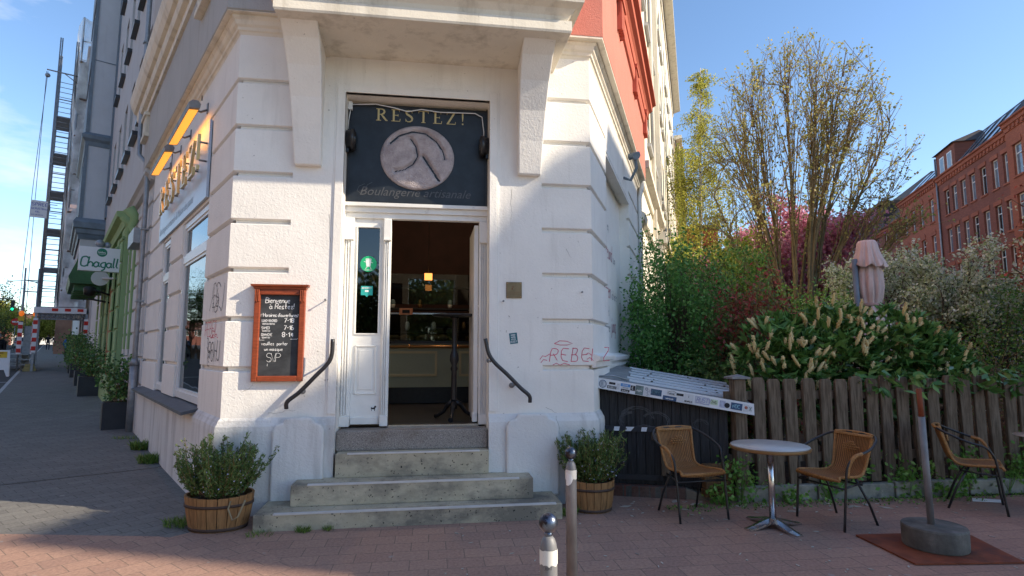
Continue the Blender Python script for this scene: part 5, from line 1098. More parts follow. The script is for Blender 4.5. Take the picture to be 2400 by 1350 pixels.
for k, (s_, h) in enumerate(((-.70, .7), (-.50, .95), (-.30, 1.05), (-.12, .8))): q = MB(); q.box(FX, s_ - .06, s_ + .06, .22, h, -.22, -.19); obj('picket', q, M['picket'], f2, bevel=.006)
q = MB(); q.box(FX, -.85, -.03, .6, .68, -.25, -.225); obj('rail', q, M['picket'], f2)
# curb stones under the fence
for k in range(6):
    q = MB(); a = -.05 + k * .92 + (.0 if k else 0); q.box(FX, a, a + .90, -.02, .15 - .01 * (k % 2), .03, .12); single('kerb_block', q, M['concrete'], ['first', 'second', 'third', 'fourth', 'fifth', 'sixth'][k] + ' concrete kerb block from the shed, under the picket fence', 'kerb', 'kerb blocks under the fence', bevel=.01)
bs = thing('brick_stack', 'small stack of rough wooden blocks beside the shed under the pickets', 'blocks', FX.P(-.27, 0, .08))
for k in range(4): q = MB(); q.box(FX, -.42 + .01 * (k % 2), -.10 - .012 * (k % 3), .06 + k * .085, .135 + k * .085, .02, .12); obj('block', q, mat('rough_timber', (.16, .085, .035), .85, .5, 6, stretch=(14, 1, 2), bmp=.5, bscale=30, dirt=(.05, .04, .03), dscale=7, dpos=(.5, .6)) if k == 0 else bpy.data.materials['rough_timber'], bs, bevel=.004)

# ------------------------------------------------------------ bistro table
tb = thing('bistro_table', 'round bistro table with pale top and single metal foot between two rattan chairs', 'table', (2.365, 5.36, 0))
c = (2.365, 5.36, 0); q = MB(); q.lathe(c, [(.001, .718), (.335, .718), (.338, .722), (.336, .726), (.001, .7265)], 56); obj('table_top', q, mat('pale_laminate', (.46, .47, .46), .35, .12, 5, dirt=(.36, .36, .35), dscale=4, spec=.5), tb)
q = MB(); q.lathe(c, [(.33, .688), (.337, .690), (.345, .697), (.342, .703), (.347, .712), (.341, .7185), (.337, .7185), (.30, .69)], 56); obj('edge_band', q, mat('brown_edge', (.24, .14, .06), .45, .2, metal=.3), tb)
q = MB(); q.lathe(c, [(.030, .04), (.030, .69)], 20); q.lathe(c, [(.12, .672), (.12, .688)], 20); obj('column', q, M['alu'], tb)
q = MB(); rn = random.Random(1)
for k in range(4):
    a = .35 + k * math.pi / 2; ca, sa = math.cos(a), math.sin(a); W2 = lambda r, w: (c[0] + ca * r - sa * w, c[1] + sa * r + ca * w)
    vs_ = []
    for r, w, z, zb in ((.0, .045, .075, .05), (.10, .05, .055, .03), (.22, .042, .022, .008), (.30, .035, .012, 0.)):
        x0, y0 = W2(r, -w); x1, y1 = W2(r, w); vs_ += [(x0, y0, zb), (x1, y1, zb), (x1, y1, z), (*W2(r, 0), z + .012 if r < .29 else z + .004), (x0, y0, z)]
    fs_ = []
    for i in range(3): 
        for j in range(5): fs_.append((5 * i + j, 5 * i + (j + 1) % 5, 5 * i + 5 + (j + 1) % 5, 5 * i + 5 + j))
    fs_.append((15, 16, 17, 18, 19)); q.add(vs_, fs_)
obj('foot', q, M['alu'], tb)

# ------------------------------------------------------------ rattan chairs
m_rat, ntr, br_, cor = base('rattan', .55, .35)
mpr = ntr.nodes.new('ShaderNodeMapping'); mpr.inputs['Scale'].default_value = (1, 1, 1); ntr.links.new(cor, mpr.inputs[0])
wv = ntr.nodes.new('ShaderNodeTexWave'); wv.wave_type = 'BANDS'; wv.bands_direction = 'X'; wv.inputs['Scale'].default_value = 18; wv.inputs['Distortion'].default_value = .4; ntr.links.new(mpr.outputs[0], wv.inputs[0])
w2 = ntr.nodes.new('ShaderNodeTexWave'); w2.bands_direction = 'DIAGONAL'; w2.inputs['Scale'].default_value = 34; w2.inputs['Distortion'].default_value = 1.; ntr.links.new(mpr.outputs[0], w2.inputs[0])
cc_ = ramp(ntr, wv.outputs['Fac'], [(.15, (.115, .045, .014)), (.55, (.36, .17, .055))]); cc_ = mix(ntr, .5, cc_, ramp(ntr, w2.outputs['Fac'], [(.2, (.5,) * 3), (.7, (1.1,) * 3)]), 'MULTIPLY'); cc_ = mix(ntr, .5, cc_, ramp(ntr, noise(ntr, cor, 5, 4), [(.3, (.7,) * 3), (.7, (1.25,) * 3)]), 'MULTIPLY')
ntr.links.new(cc_, br_.inputs['Base Color']); bump(ntr, br_, wv.outputs['Fac'], .7, .006)
m_wr = mat('rattan_wrap', (.34, .165, .055), .5, .35, 60, bmp=.4, bscale=120)
def catm(P, n=5):
    P = [np.array(p, float) for p in P]; out = []; E_ = [2 * P[0] - P[1]] + P + [2 * P[-1] - P[-2]]
    for i in range(1, len(E_) - 2):
        for k in range(n):
            u = k / n; a, b, c, d = E_[i - 1:i + 3]; out.append(.5 * ((2 * b) + (-a + c) * u + (2 * a - 5 * b + 4 * c - d) * u * u + (-a + 3 * b - 3 * c + d) * u ** 3))
    return out + [P[-1]]
def make_chair(label):
    """local: faces -Y, origin on the ground under the seat"""
    t = thing('rattan_chair', label, 'chair', (0, 0, 0), group='rattan bistro chairs')
    # seat and back woven shell: profile along y
    q = MB(); q.smooth = True; prof = catm([(-.235, .43), (-.21, .452), (-.1, .447), (.04, .438), (.13, .455), (.175, .52), (.205, .62), (.235, .72), (.25, .785)], 4); nu = 14
    for side in (0, 1):
        b = len(q.v)
        for i, (y, z) in enumerate(prof):
            f = i / (len(prof) - 1); hw = .235 - .07 * min(1, f / .55) if f < .55 else .165 + .035 * ((f - .55) / .45)
            for k in range(nu + 1):
                u = 2 * k / nu - 1; x = u * hw; bulge = (1 - u * u) * (-.014 if f < .45 else 0) ; by = (u * u - 1) * -.035 if f > .5 else 0
                q.v.append((x, y + by - (0 if side == 0 else .0) , z + bulge - (0.012 if side and f < .5 else 0)) if not side else (x, y + by + (.012 if f > .5 else 0), z + bulge - (.012 if f <= .5 else 0)))
        for i in range(len(prof) - 1):
            for k in range(nu): q.face((b + i * (nu + 1) + k, b + i * (nu + 1) + k + 1, b + (i + 1) * (nu + 1) + k + 1, b + (i + 1) * (nu + 1) + k))
    sh_ = obj('woven_shell', q, m_rat, t)
    # diamond pattern in the back
    q = MB(); FB = Fr((0, .222), e=(1, 0, 0), n=(0, -1, 0))
    for r_ in range(4):
        for c_ in range(-3 + abs(r_ - 1), 4 - abs(r_ - 1)): q.ball((c_ * .026 + (r_ % 2) * .013, .190 + .028 * (r_ * .03), .655 + r_ * .021), .013, 8, .007)
    obj('woven_pattern', q, m_wr, t)
    # wrapped rim
    rim = []
    for sx in (1, -1):
        for i, (y, z) in list(enumerate(prof))[:: (1 if sx == 1 else -1)]:
            f = i / (len(prof) - 1); hw = .235 - .07 * min(1, f / .55) if f < .55 else .165 + .035 * ((f - .55) / .45); rim.append((sx * hw, y, z))
    q = MB(); q.tube(rim + [rim[0]], .013, 8); q.tube(catm([(-.2, .25, .79), (-.15, .285, .795), (0, .30, .80), (.15, .285, .795), (.2, .25, .79)]), .016, 8)
    obj('wrapped_rim', q, m_wr, t)
    q = MB(); sx = -1; q.tube(catm([(sx * .30, -.02, .665), (sx * .288, -.10, .64), (sx * .268, -.15, .56), (sx * .262, -.17, .46)]), .0165, 8); obj('arm_wrap', q, m_wr, t)
    # tubular metal: arm + front leg one piece
    q = MB(); q.tube(catm([(0, .298, .80), (.17, .277, .793), (.255, .22, .765), (.305, .10, .71), (.307, 0, .672), (.288, -.10, .64), (.268, -.16, .56), (.262, -.185, .44), (.258, -.235, 0)]), .0115, 8); q.tube(catm([(0, .298, .80), (-.17, .277, .793), (-.255, .22, .765), (-.305, .10, .71), (-.307, 0, .672), (-.288, -.10, .64), (-.268, -.16, .56), (-.262, -.185, .44), (-.258, -.235, 0)]), .0115, 8)
    obj('arm_frame', q, M['black'], t)
    for sx in (1, -1):
        q = MB(); q.tube([(sx * .17, .03, .43), (sx * .20, .15, .2), (sx * .215, .225, 0)], .0115, 8); obj('rear_leg', q, M['black'], t)
    q = MB(); q.tube([(-.26, -.20, .36), (.26, -.20, .36)], .009, 6); q.tube([(-.185, .1, .36), (.185, .1, .36)], .009, 6)
    for sx in (1, -1): q.tube([(sx * .26, -.20, .37), (sx * .185, .1, .38)], .009, 6)
    obj('under_frame', q, M['black'], t); return t
ch1 = make_chair('rattan chair left of the bistro table, in front of the dark shed, facing the viewer')
def azr(az): return -R(az) + math.pi      # local -Y towards compass az
ch1.location = (1.735, 5.745, 0); ch1.rotation_euler = (0, 0, azr(164))
ch2 = copy_tree(ch1, (3.055, 5.53, 0), azr(250), 'rattan chair right of the bistro table, turned to the left towards it')
ch3 = copy_tree(ch1, (4.73, 6.02, 0), azr(126), 'rattan chair at the far right beside the steel pole, turned away to the right')

for c_ in (ch2, ch3):
    for k_ in c_.children:
        if k_.name.startswith('arm_wrap'): k_.scale.x = -1
# ------------------------------------------------------------ parasol base, steel plate, right edge things
q = MB(); q.prism([(2.955, 5.10, .004), (3.0, 4.43, .004), (3.84, 4.46, .004), (3.95, 5.18, .004)], (0, 0, .012)); single('steel_plate', q, M['rust'], 'rusty flat steel plate lying on the red paving under the concrete base', 'plate')
ub = thing('parasol_base', 'round concrete parasol base with steel tube and rusty rod, on the rusty plate', 'parasol base', (3.42, 4.80, .016))
c = (3.42, 4.80, .016); q = MB(); q.lathe(c, [(.220, 0), (.226, .008), (.228, .155), (.222, .168), (.001, .175)], 48, smooth=False); obj('concrete_block', q, mat('dark_mossy_concrete', (.115, .112, .10), .95, .35, 6, bmp=.6, bscale=60, dirt=(.19, .18, .165), dscale=5, dpos=(.52, .66)), ub)
q = MB(); q.tube([(3.40, 4.80, .17), (3.385, 4.80, 1.045)], .026, 16); obj('steel_tube', q, M['steel'], ub)
q = MB(); q.tube([(3.385, 4.80, 1.045), (3.38, 4.80, 1.275)], .020, 14); obj('inner_rod', q, M['rust'], ub)
t2 = thing('cafe_table', 'edge of a round cafe table cut off by the right picture border', 'table', (5.52, 5.9, 0))
q = MB(); q.lathe((5.52, 5.9, 0), [(.001, .715), (.34, .715), (.345, .72), (.001, .728)], 40); obj('table_top', q, bpy.data.materials['pale_laminate'], t2); q = MB(); q.lathe((5.52, 5.9, 0), [(.25, 0), (.24, .03), (.03, .06), (.03, .7)], 20); obj('column', q, M['alu'], t2)
q = MB(); rn = random.Random(2)
q.prism([(4.86, 6.22, .004), (5.15, 6.16, .004), (5.2, 6.26, .004), (4.95, 6.34, .004)], (0, 0, .006)); single('paper_scrap', q, M['sticker'] if 'sticker' in M else PW, 'pale blue paper scrap on the ground under the farthest right chair', 'litter')
q = MB()
for k in range(160):
    x, y = rn.uniform(-.5, 4.5), rn.uniform(4.2, 6.2)
    if k > 95: x, y = rn.uniform(1.0, 5.0), rn.uniform(5.8, 6.3)
    a = rn.uniform(0, 3.14); l, w = rn.uniform(.008, .03), rn.uniform(.004, .012)
    if k > 145: l, w = .07, .03
    q.prism([(x - l * math.cos(a), y - l * math.sin(a), .003), (x + w * math.sin(a), y - w * math.cos(a), .003), (x + l * math.cos(a), y + l * math.sin(a), .003), (x - w * math.sin(a), y + w * math.cos(a), .003)], (0, 0, .004))
o_ = obj('petals', q, mat('pale_petal', (.42, .38, .33), .8, .2), None, kind='stuff'); tag(o_, 'pale fallen petals and crumbs scattered over the red paving', 'petals')
# ------------------------------------------------------------ grass tufts and weeds
def tuft(lab, x, y, z, r, h, n, seed, m='grass', name='grass_tuft', cat='grass', grp='grass tufts along the wall and steps'):
    g = np.random.default_rng(seed); a = g.uniform(0, 6.28, n); rr = r * np.sqrt(g.random(n)); P = np.stack([x + rr * np.cos(a), y + rr * np.sin(a) * .7, z + g.uniform(.1, .5, n) * h], 1)
    D_ = np.stack([np.cos(a) * .7 * g.random(n), np.sin(a) * .7 * g.random(n), np.ones(n)], 1)
    t = leaf_mesh(name, P - [x, y, z], h, M[m], None, seed, aspect=11 if m == 'grass' else 1.8, N=D_ if m == 'grass' else None); t.location = (x, y, z); tag(t, lab, cat, grp); return t
def on(fr, s, o): p = fr.P(s, 0, o); return p[0], p[1]
for lab, (x, y), r, h, n, sd_ in (('bright grass tuft at the wall foot left of the left tub, nearer one', on(LW, 3.4, .16), .15, .17, 260, 1), ('taller grass tuft at the wall foot just beyond the nearer bright tuft', on(LW, 4.6, .14), .15, .22, 200, 2), ('sparse weeds at the wall foot beside the nearest planter box', on(LW, 5.9, .2), .25, .13, 160, 3),
        ('flat grass tuft on the paving left of the oak tub', (-3.02, 5.42), .17, .09, 220, 4), ('small tuft between grey slabs up-left of the oak tub', (-3.1, 5.78), .08, .06, 70, 5), ('small grass tuft at the foot of the bottom step, left one', on(CH, -.95, .62), .07, .07, 110, 6), ('small grass tuft at the foot of the bottom step, right one', on(CH, -.74, .61), .05, .06, 60, 7),
        ('low green weeds between the oak tub and the bottom step', on(CH, -1.3, .66), .13, .05, 110, 8), ('thin grass between the tall bollard and the right tub', (.52, 5.75), .13, .1, 120, 9)): tuft(lab, x, y, 0, r, h, n, sd_)
def weedp(lab, x, y, r, h, n, seed):
    P = cloud(seed, (x, y, h * .5), (r, r * .6, h * .55), n, .2, 7, .35); t = thing('weed', lab, 'plant', (x, y, 0), group='weeds along the fence kerb'); leaf_mesh('foliage', P, .055, M['leaf_weed'], t, seed, aspect=1.6, up=.1)
    q = MB(); rn_ = random.Random(seed)
    for k in range(8): a = rn_.uniform(0, 6.28); q.tube([(x, y, 0), (x + .5 * r * math.cos(a), y + .3 * r * math.sin(a), h * rn_.uniform(.5, .9))], [.004, .002], 4, cap=False)
    obj('stems', q, M['leaf_weed'], t)
for i, (s_, o, r, h, n) in enumerate(((-.28, .18, .13, .22, 120), (-.02, .12, .16, .42, 200), (.45, .16, .2, .16, 140), (.95, .15, .12, .2, 90), (1.15, .1, .2, .42, 260), (1.95, .12, .25, .45, 330), (2.35, .15, .2, .2, 160), (2.75, .1, .22, .42, 240), (3.2, .12, .3, .5, 360), (3.7, .14, .3, .55, 360))):
    x, y = on(FX, s_, o); weedp(['leafy weed at the shed end of the kerb', 'leafy weed by the timber blocks', 'low weeds behind the table foot', 'small weed left of the middle chair', 'nettle-like weed behind the middle chair', 'broad leafy clump between the middle chair and the steel pole', 'low weeds left of the steel pole', 'leafy clump directly behind the steel pole', 'broad clump under the right chair', 'broad clump at the right border under the fence'][i], x, y, r, h, n, 40 + i)
g_ = np.random.default_rng(5); n = 1300; s_ = g_.uniform(-.9, 5.2, n); o = .22 + np.abs(g_.normal(0, .10, n)); P = np.array([FX.P(a, abs(g_.normal(0, .012)) + .01, b) for a, b in zip(s_, o)])
gr = leaf_mesh('moss_and_weeds', P, .028, [M['leaf_weed'], M['leaf_dark']], None, 9, aspect=1.5, kind='stuff'); tag(gr, 'thin strip of moss and tiny weeds along the kerb under the fence', 'ground cover')
# ------------------------------------------------------------ houses helper
def house_windows(fr, par, wins, depth=.12, frm='pvc', pane='pane', off=0., bars=True, name='window', sill=False, pmix=None, seed=0, extra=None):
    rn = random.Random(seed)
    for (s0, s1, z0, z1) in wins:
        m = MB(); f = min(.08, (s1 - s0) * .09); o = off - depth
        m.box(fr, s0, s0 + f, z0, z1, o - .04, o); m.box(fr, s1 - f, s1, z0, z1, o - .04, o); m.box(fr, s0 + f, s1 - f, z0, z0 + f, o - .04, o); m.box(fr, s0 + f, s1 - f, z1 - f, z1, o - .04, o)
        if bars: zb = z0 + (z1 - z0) * .70; m.box(fr, s0 + f, s1 - f, zb - f * .45, zb + f * .45, o - .04, o + .01)
        if sill: m.box(fr, s0 - .08, s1 + .08, z0 - .09, z0 - .002, off - .1, off + .10)
        w = obj(name, m, M[frm], par); extra and extra(w, s0, s1, z0, z1); q = MB(); q.box(fr, s0 + f, s1 - f, z0 + f, z1 - f, o - .035, o - .025); obj('pane', q, M[pmix[rn.randrange(len(pmix))] if pmix else pane], w)
def wall_grid(mb, fr, s0, s1, z0, z1, wins, t=.4, off=0.):
    """front wall of boxes leaving real openings: wins share columns/rows or not"""
    xs = sorted({s0, s1} | {w[0] for w in wins} | {w[1] for w in wins}); zs = sorted({z0, z1} | {w[2] for w in wins} | {w[3] for w in wins})
    for j in range(len(zs) - 1):
        run = None
        for i in range(len(xs) - 1):
            cx, cz = (xs[i] + xs[i + 1]) / 2, (zs[j] + zs[j + 1]) / 2; hole = any(w[0] < cx < w[1] and w[2] < cz < w[3] for w in wins)
            if hole:
                if run is not None: mb.box(fr, run, xs[i], zs[j], zs[j + 1], off - t, off); run = None
            elif run is None: run = xs[i]
        if run is not None: mb.box(fr, run, xs[-1], zs[j], zs[j + 1], off - t, off)

# ------------------------------------------------------------ cream and beige houses beyond, right side
def right_house(lab, s0, s1, H, m, cols, floors, zf, cat='house', wn=1.0, off=.0, wh=2.0):
    t = thing('town_house', lab, 'house', RW.P((s0 + s1) / 2, 0, off)); wins = [(c - wn / 2, c + wn / 2, z, z + wh) for c in cols for z in floors]
    q = MB(); wall_grid(q, RW, s0, s1, -.1, H, wins, .45, off); q.box(RW, s0, s1, -.1, H, off - 8, off - 5); q.box(RW, s0, s0 + .3, -.1, H, off - 5, off - .45); q.box(RW, s1 - .3, s1, -.1, H, off - 5, off - .45); q.box(RW, s0, s1, H - .2, H, off - 5, off - .45); obj('wall', q, M[m], t)
    house_windows(RW, t, wins, .22, 'house_grey', 'pane', off, sill=True, seed=3)
    for z, d, hh in zf: q = MB(); q.sweep([PT(RW, s0, off), PT(RW, s1, off)], [(-.01, z), (.06, z), (.08, z + hh * .4), (d, z + hh * .6), (d, z + hh), (-.01, z + hh)]); obj('cornice', q, M['trim'], t)
    q = MB(); q.prism([RW.P(s0, H, off + .1), RW.P(s1, H, off + .1), RW.P(s1, H + 2.5, off - 3), RW.P(s0, H + 2.5, off - 3)], (0, 0, .15)); obj('roof', q, M['tile'], t); return t
h1 = right_house('sunlit cream house adjoining the red upper floor, tall narrow windows', 5.72, 18.2, 17.5, 'cream', [7.2, 9.0, 10.8, 13.6, 15.2, 16.8], [6.9, 10.2, 13.5], [(5.2, .22, .35), (17.3, .45, .6)], off=.03)
q = MB(); q.sweep([PT(RW, 5.72, .03), PT(RW, 18.2, .03)], [(0, 4.25), (.1, 4.3), (.12, 4.42), (0, 4.5)]); q.box(RW, 12.0, 12.35, 0, 17.3, .03, .17); q.box(RW, 11.9, 12.45, 4.9, 5.25, .03, .3); obj('pilaster', q, M['trim'], h1)
q = MB(); q.tube([RW.P(9.4, 0, .12), RW.P(9.4, 17.3, .12)], .06, 8); obj('drainpipe', q, M['trim'], h1)
right_house('cream-beige house second along the garden row, behind the birch', 18.25, 31.5, 17.0, 'cream', [20, 22, 24.2, 26.5, 28.6, 30.2], [3.6, 6.9, 10.2, 13.5], [(5.9, .25, .4), (16.8, .5, .6)], off=.06)
right_house('ochre-beige house third along the garden row, partly overgrown', 31.6, 46, 15.2, 'ochre', [33.5, 36, 38.5, 41, 43.5], [3.4, 6.6, 9.8, 12.6], [(5.7, .25, .4), (15.1, .5, .5)], off=.10)
gw = thing('gable_house', 'reddish brick gable end rising behind the birch at the end of the pale row', 'house', RW.P(50, 0, 2)); q = MB(); q.box(RW, 46.1, 60, -.1, 12.2, -6, 3.2); obj('wall', q, M['orangebrick'] if 'orangebrick' in M else mat('rust_red_gable', (.34, .10, .045), .85, .3, 2), gw)
q = MB(); q.box(RW, 46, 60.1, 12.2, 12.5, -6.1, 3.3); obj('roof', q, M['tile'], gw)

# ------------------------------------------------------------ brick row, right (its unseen near end throws the shade over the street corner)
BR = Fr((.952 * 19.6, -.306 * 19.6), 17.83); BR.n = -BR.n      # facade faces the garden, to the left
def brickmat(name, c1, c2): 
    m, nt, b, co = base(name, .9, .15); mp = nt.nodes.new('ShaderNodeMapping'); mp.inputs['Rotation'].default_value = (0, 0, R(-(90 - 17.83))); nt.links.new(co, mp.inputs[0])
    sp = nt.nodes.new('ShaderNodeSeparateXYZ'); nt.links.new(mp.outputs[0], sp.inputs[0]); cb_ = nt.nodes.new('ShaderNodeCombineXYZ'); nt.links.new(sp.outputs[0], cb_.inputs[0]); nt.links.new(sp.outputs[2], cb_.inputs[1])
    br = nt.nodes.new('ShaderNodeTexBrick'); br.inputs['Scale'].default_value = 1; br.inputs['Brick Width'].default_value = .26; br.inputs['Row Height'].default_value = .085; br.inputs['Mortar Size'].default_value = .012
    br.inputs['Color1'].default_value = (*c1, 1); br.inputs['Color2'].default_value = (*c2, 1); br.inputs['Mortar'].default_value = (*[x * .5 + .06 for x in c1], 1); nt.links.new(cb_.outputs[0], br.inputs['Vector'])
    c = mix(nt, ramp(nt, noise(nt, co, .35, 6, .6), [(.4, (0, 0, 0)), (.75, (.5,) * 3)]), br.outputs['Color'], tuple(x * .6 for x in c1)); nt.links.new(c, b.inputs['Base Color']); return m
M['brick_dark'] = brickmat('brown_red_brick', (.25, .090, .065), (.33, .120, .085)); M['brick_orange'] = brickmat('orange_red_brick', (.40, .125, .075), (.48, .16, .09))
def brick_house(lab, s0, s1, eave, m, wins, roofh=3.2, roofd=4.5, off=0., arch=False, mansard=True, skyl=(), ztop=None):
    t = thing('brick_house', lab, 'house', BR.P((s0 + s1) / 2, 0, off)); q = MB(); wall_grid(q, BR, s0, s1, -.1, eave, wins, .4, off)
    q.box(BR, s0, s1, -.1, eave, off - 10, off - 6); q.box(BR, s0, s0 + .4, -.1, eave, off - 6, off - .4); q.box(BR, s1 - .4, s1, -.1, eave, off - 6, off - .4); obj('wall', q, M[m], t)
    q = MB(); q.prism([BR.P(s0, eave, off + .2), BR.P(s0, eave + roofh, off - roofd), BR.P(s0, eave + roofh, off - roofd - 2), BR.P(s0, eave, off - 10)], BR.e * (s1 - s0)); rf = obj('roof', q, M['tile'], t)
    for (a, b, c, d) in skyl:
        q = MB(); f = lambda s_, u: BR.P(s_, eave + roofh * u + .06, off + .2 - (roofd + .2) * u); q.prism([f(a, c), f(b, c), f(b, d), f(a, d)], (0, 0, .05)); obj('skylight', q, M['panesky'], rf)
    q = MB(); q.sweep([PT(BR, s1, off), PT(BR, s0, off)], [(-.01, eave - .55), (.06, eave - .55), (.08, eave - .3), (.2, eave - .25), (.22, eave - .05), (.34, eave), (.34, eave + .1), (-.01, eave + .1)])
    n = int((s1 - s0) / .5)
    for k in range(n): q.box(BR, s0 + k * .5, s0 + k * .5 + .22, eave - .5, eave - .26, off + .02, off + .14)
    obj('eaves_cornice', q, M['brick_orange'], t)
    def sur(w, a, b, c, d):
        q = MB(); q.box(BR, a - .08, b + .08, c - .12, c - .002, off - .1, off + .07); obj('brick_sill', q, M['brick_orange'], w)
        q = MB(); q.box(BR, a - .12, b + .12, d + .0, d + .28, off, off + .05)
        if arch: q.prism([BR.P((a + b) / 2 + (b - a) * .62 * math.cos(i * math.pi / 8), d + .25 + .3 * math.sin(i * math.pi / 8), off) for i in range(9)], BR.n * .05)
        obj('brick_lintel', q, M['brick_orange'], w)
    house_windows(BR, t, wins, .14, 'pvc', 'panesky', off, pmix=['panesky', 'panesky', 'pane'], seed=int(s0), extra=sur)
    return t, rf
rows4 = [(12.35, 14.35), (9.25, 11.2), (6.5, 8.2), (3.5, 5.0), (.8, 2.4)]
cols2 = [44.15, 45.65, 47.3, 48.95, 50.45, 52.0, 53.4]
b2_, rf2 = brick_house('brown-red brick house with tall white windows and skylights, right', 43.45, 54.9, 15.6, 'brick_dark', [(c - .42, c + .42, a, b) for c in cols2 for a, b in rows4], roofh=3.1, roofd=2.4, skyl=[(44.2, 44.9, .1, .8), (45.8, 46.5, .1, .8), (47.7, 48.3, .1, .8), (49.3, 49.9, .1, .8), (50.6, 51.1, .1, .8)])
q = MB(); q.box(BR, 51.3, 54.9, 15.6, 17.6, -3.5, .02); dm = obj('dormer', q, M['brick_dark'], b2_); q = MB(); q.add([BR.P(51.1, 17.6, .25), BR.P(55.1, 17.6, .25), BR.P(55.1, 17.6, -3.5), BR.P(51.1, 17.6, -3.5), BR.P(51.9, 18.6, -1.9), BR.P(54.3, 18.6, -1.9)], [(0, 1, 5, 4), (1, 2, 5), (2, 3, 4, 5), (3, 0, 4), (0, 3, 2, 1)]); obj('dormer_roof', q, M['tile'], dm)
for a in (51.85, 53.3):
    m = MB(); m.box(BR, a, a + .85, 15.75, 17.15, .02, .06); w = obj('window', m, M['pvc'], b2_); q = MB(); q.box(BR, a + .1, a + .75, 15.85, 17.05, .06, .065); obj('pane', q, M['panesky'], w)
q = MB(); q.tube([BR.P(54.9, .1, .1), BR.P(54.9, 17.4, .1)], .07, 8); obj('drainpipe', q, M['zinc'], b2_); q = MB(); q.tube([BR.P(43.5, .1, .1), BR.P(43.5, 15.2, .1)], .07, 8); obj('drainpipe', q, M['zinc'], b2_)
cols1 = [42.2, 40.2, 38.2]
b1_, _r = brick_house('orange-red brick house with round-arched windows at the right picture border', 36.5, 43.4, 15.9, 'brick_orange', [(c - .5, c + .5, a, b) for c in cols1 for a, b in rows4], roofh=2.6, roofd=2.2, off=.25, arch=True)
q = MB(); q.box(BR, 40.6, 41.5, 16.8, 18.3, -2.8, -1.9); obj('chimney', q, M['tile'], b1_)
b3_, _r = brick_house('orange brick house with skylights, left of the brown-red one', 55.0, 64.0, 15.7, 'brick_orange', [(c - .45, c + .45, a, b) for c in (56.3, 58.6, 60.6, 62.6) for a, b in rows4], roofh=2.3, roofd=2.0, arch=True, off=.1, skyl=[(55.8, 57., .15, .85), (58, 59.2, .15, .85), (60.4, 61.6, .15, .85)])
b4_, _r = brick_house('brick house with steep brown tiled gable roof farther along the row', 64.1, 78, 14.3, 'brick_dark', [(c - .5, c + .5, a, b) for c in (66, 69, 72, 75) for a, b in rows4], roofh=4.6, roofd=2.8)
_r.data.materials[0] = M['tilebrown']
q = MB(); q.box(BR, 69, 74, 14.6, 17, -3.5, .1); dm = obj('dormer', q, M['tile'], b4_); q = MB(); q.box(BR, 68.8, 74.2, 17, 17.35, -3.6, .4); obj('dormer_roof', q, M['tilebrown'], dm)
tw = thing('tower_house', 'far house with dark hipped tower roof in the gap left of the brick row', 'house', BR.P(86, 0, 3)); q = MB(); q.box(BR, 79, 92, -.1, 13, -8, 2.5); obj('wall', q, M['brick_dark'], tw)
q = MB(); q.add([BR.P(79, 13, 3.2), BR.P(88, 13, 3.2), BR.P(88, 13, -5), BR.P(79, 13, -5), BR.P(83, 18, -1), BR.P(84, 18, -1)], [(0, 1, 5, 4), (1, 2, 5), (2, 3, 4, 5), (3, 0, 4), (0, 3, 2, 1)]); q.box(BR, 88, 95, 13, 15.6, -6, 2.9); obj('roof', q, M['slate'], tw)
house_windows(BR, tw, [(80.5, 82, 9, 11.5), (84, 85.5, 9, 11.5), (88, 89.5, 9, 11.5)], -.05, 'pvc', 'pane', 2.52)
# near end of the brick row (out of frame): only its height and where it ends matter for the shade on the corner
dd0 = 19.6
SVh = np.array([math.sin(R(SUN_AZ)), math.cos(R(SUN_AZ)), 0]); SLt = np.array([math.sin(R(SUN_AZ - 90)), math.cos(R(SUN_AZ - 90)), 0]); TE = math.tan(R(SUN_EL))
SHF = Fr(tuple((SVh * 20)[:2]), e=tuple(SLt), n=tuple(-SVh))     # a facade line square to the sun, s = lateral
nr = thing('brick_house', 'brick house of the same row unseen beyond the right border, roofline set to shape the shade', 'house', SHF.P(15, 0, 0)); q = MB(); hh = lambda H: H + 20 * TE
q.box(SHF, 3.86, 6.02, -.1, hh(3.22), -9, 0); q.box(SHF, 6.02, 7.7, -.1, hh(4.28), -9, 0); q.box(SHF, 7.7, 12.6, -.1, hh(4.95), -9, 0); q.box(SHF, 12.6, 34, -.1, hh(2.4), -9, 0); obj('wall', q, M['brick_dark'], nr)  # stepped heights fit the cast shade; garden stretch kept lower to let sun in
q = MB(); q.prism([SHF.P(5.55, hh(3.22), 0), SHF.P(6.02, hh(3.22), 0), SHF.P(6.02, hh(4.1), 0)], SHF.n * -2); q.prism([SHF.P(7.4, hh(4.28), 0), SHF.P(7.7, hh(4.28), 0), SHF.P(7.7, hh(4.95), 0)], SHF.n * -2); obj('roof', q, M['tile'], nr)
house_windows(SHF, nr, [(c, c + 1, z, z + 1.9) for c in (8.5, 11, 13.5, 16, 18.5, 21, 24) for z in (1, 4.5, 8, 11.5)], -.05, 'pvc', 'pane', 0)

# ------------------------------------------------------------ left street row
def zgs(s): return zg(s)
def lw_house(name, lab, s0, s1, H, mats, wins, off=0., z0=0, sill=True, frm='house_grey'):
    t = thing(name, lab, 'house', LW.P((s0 + s1) / 2, 0, off)); return t
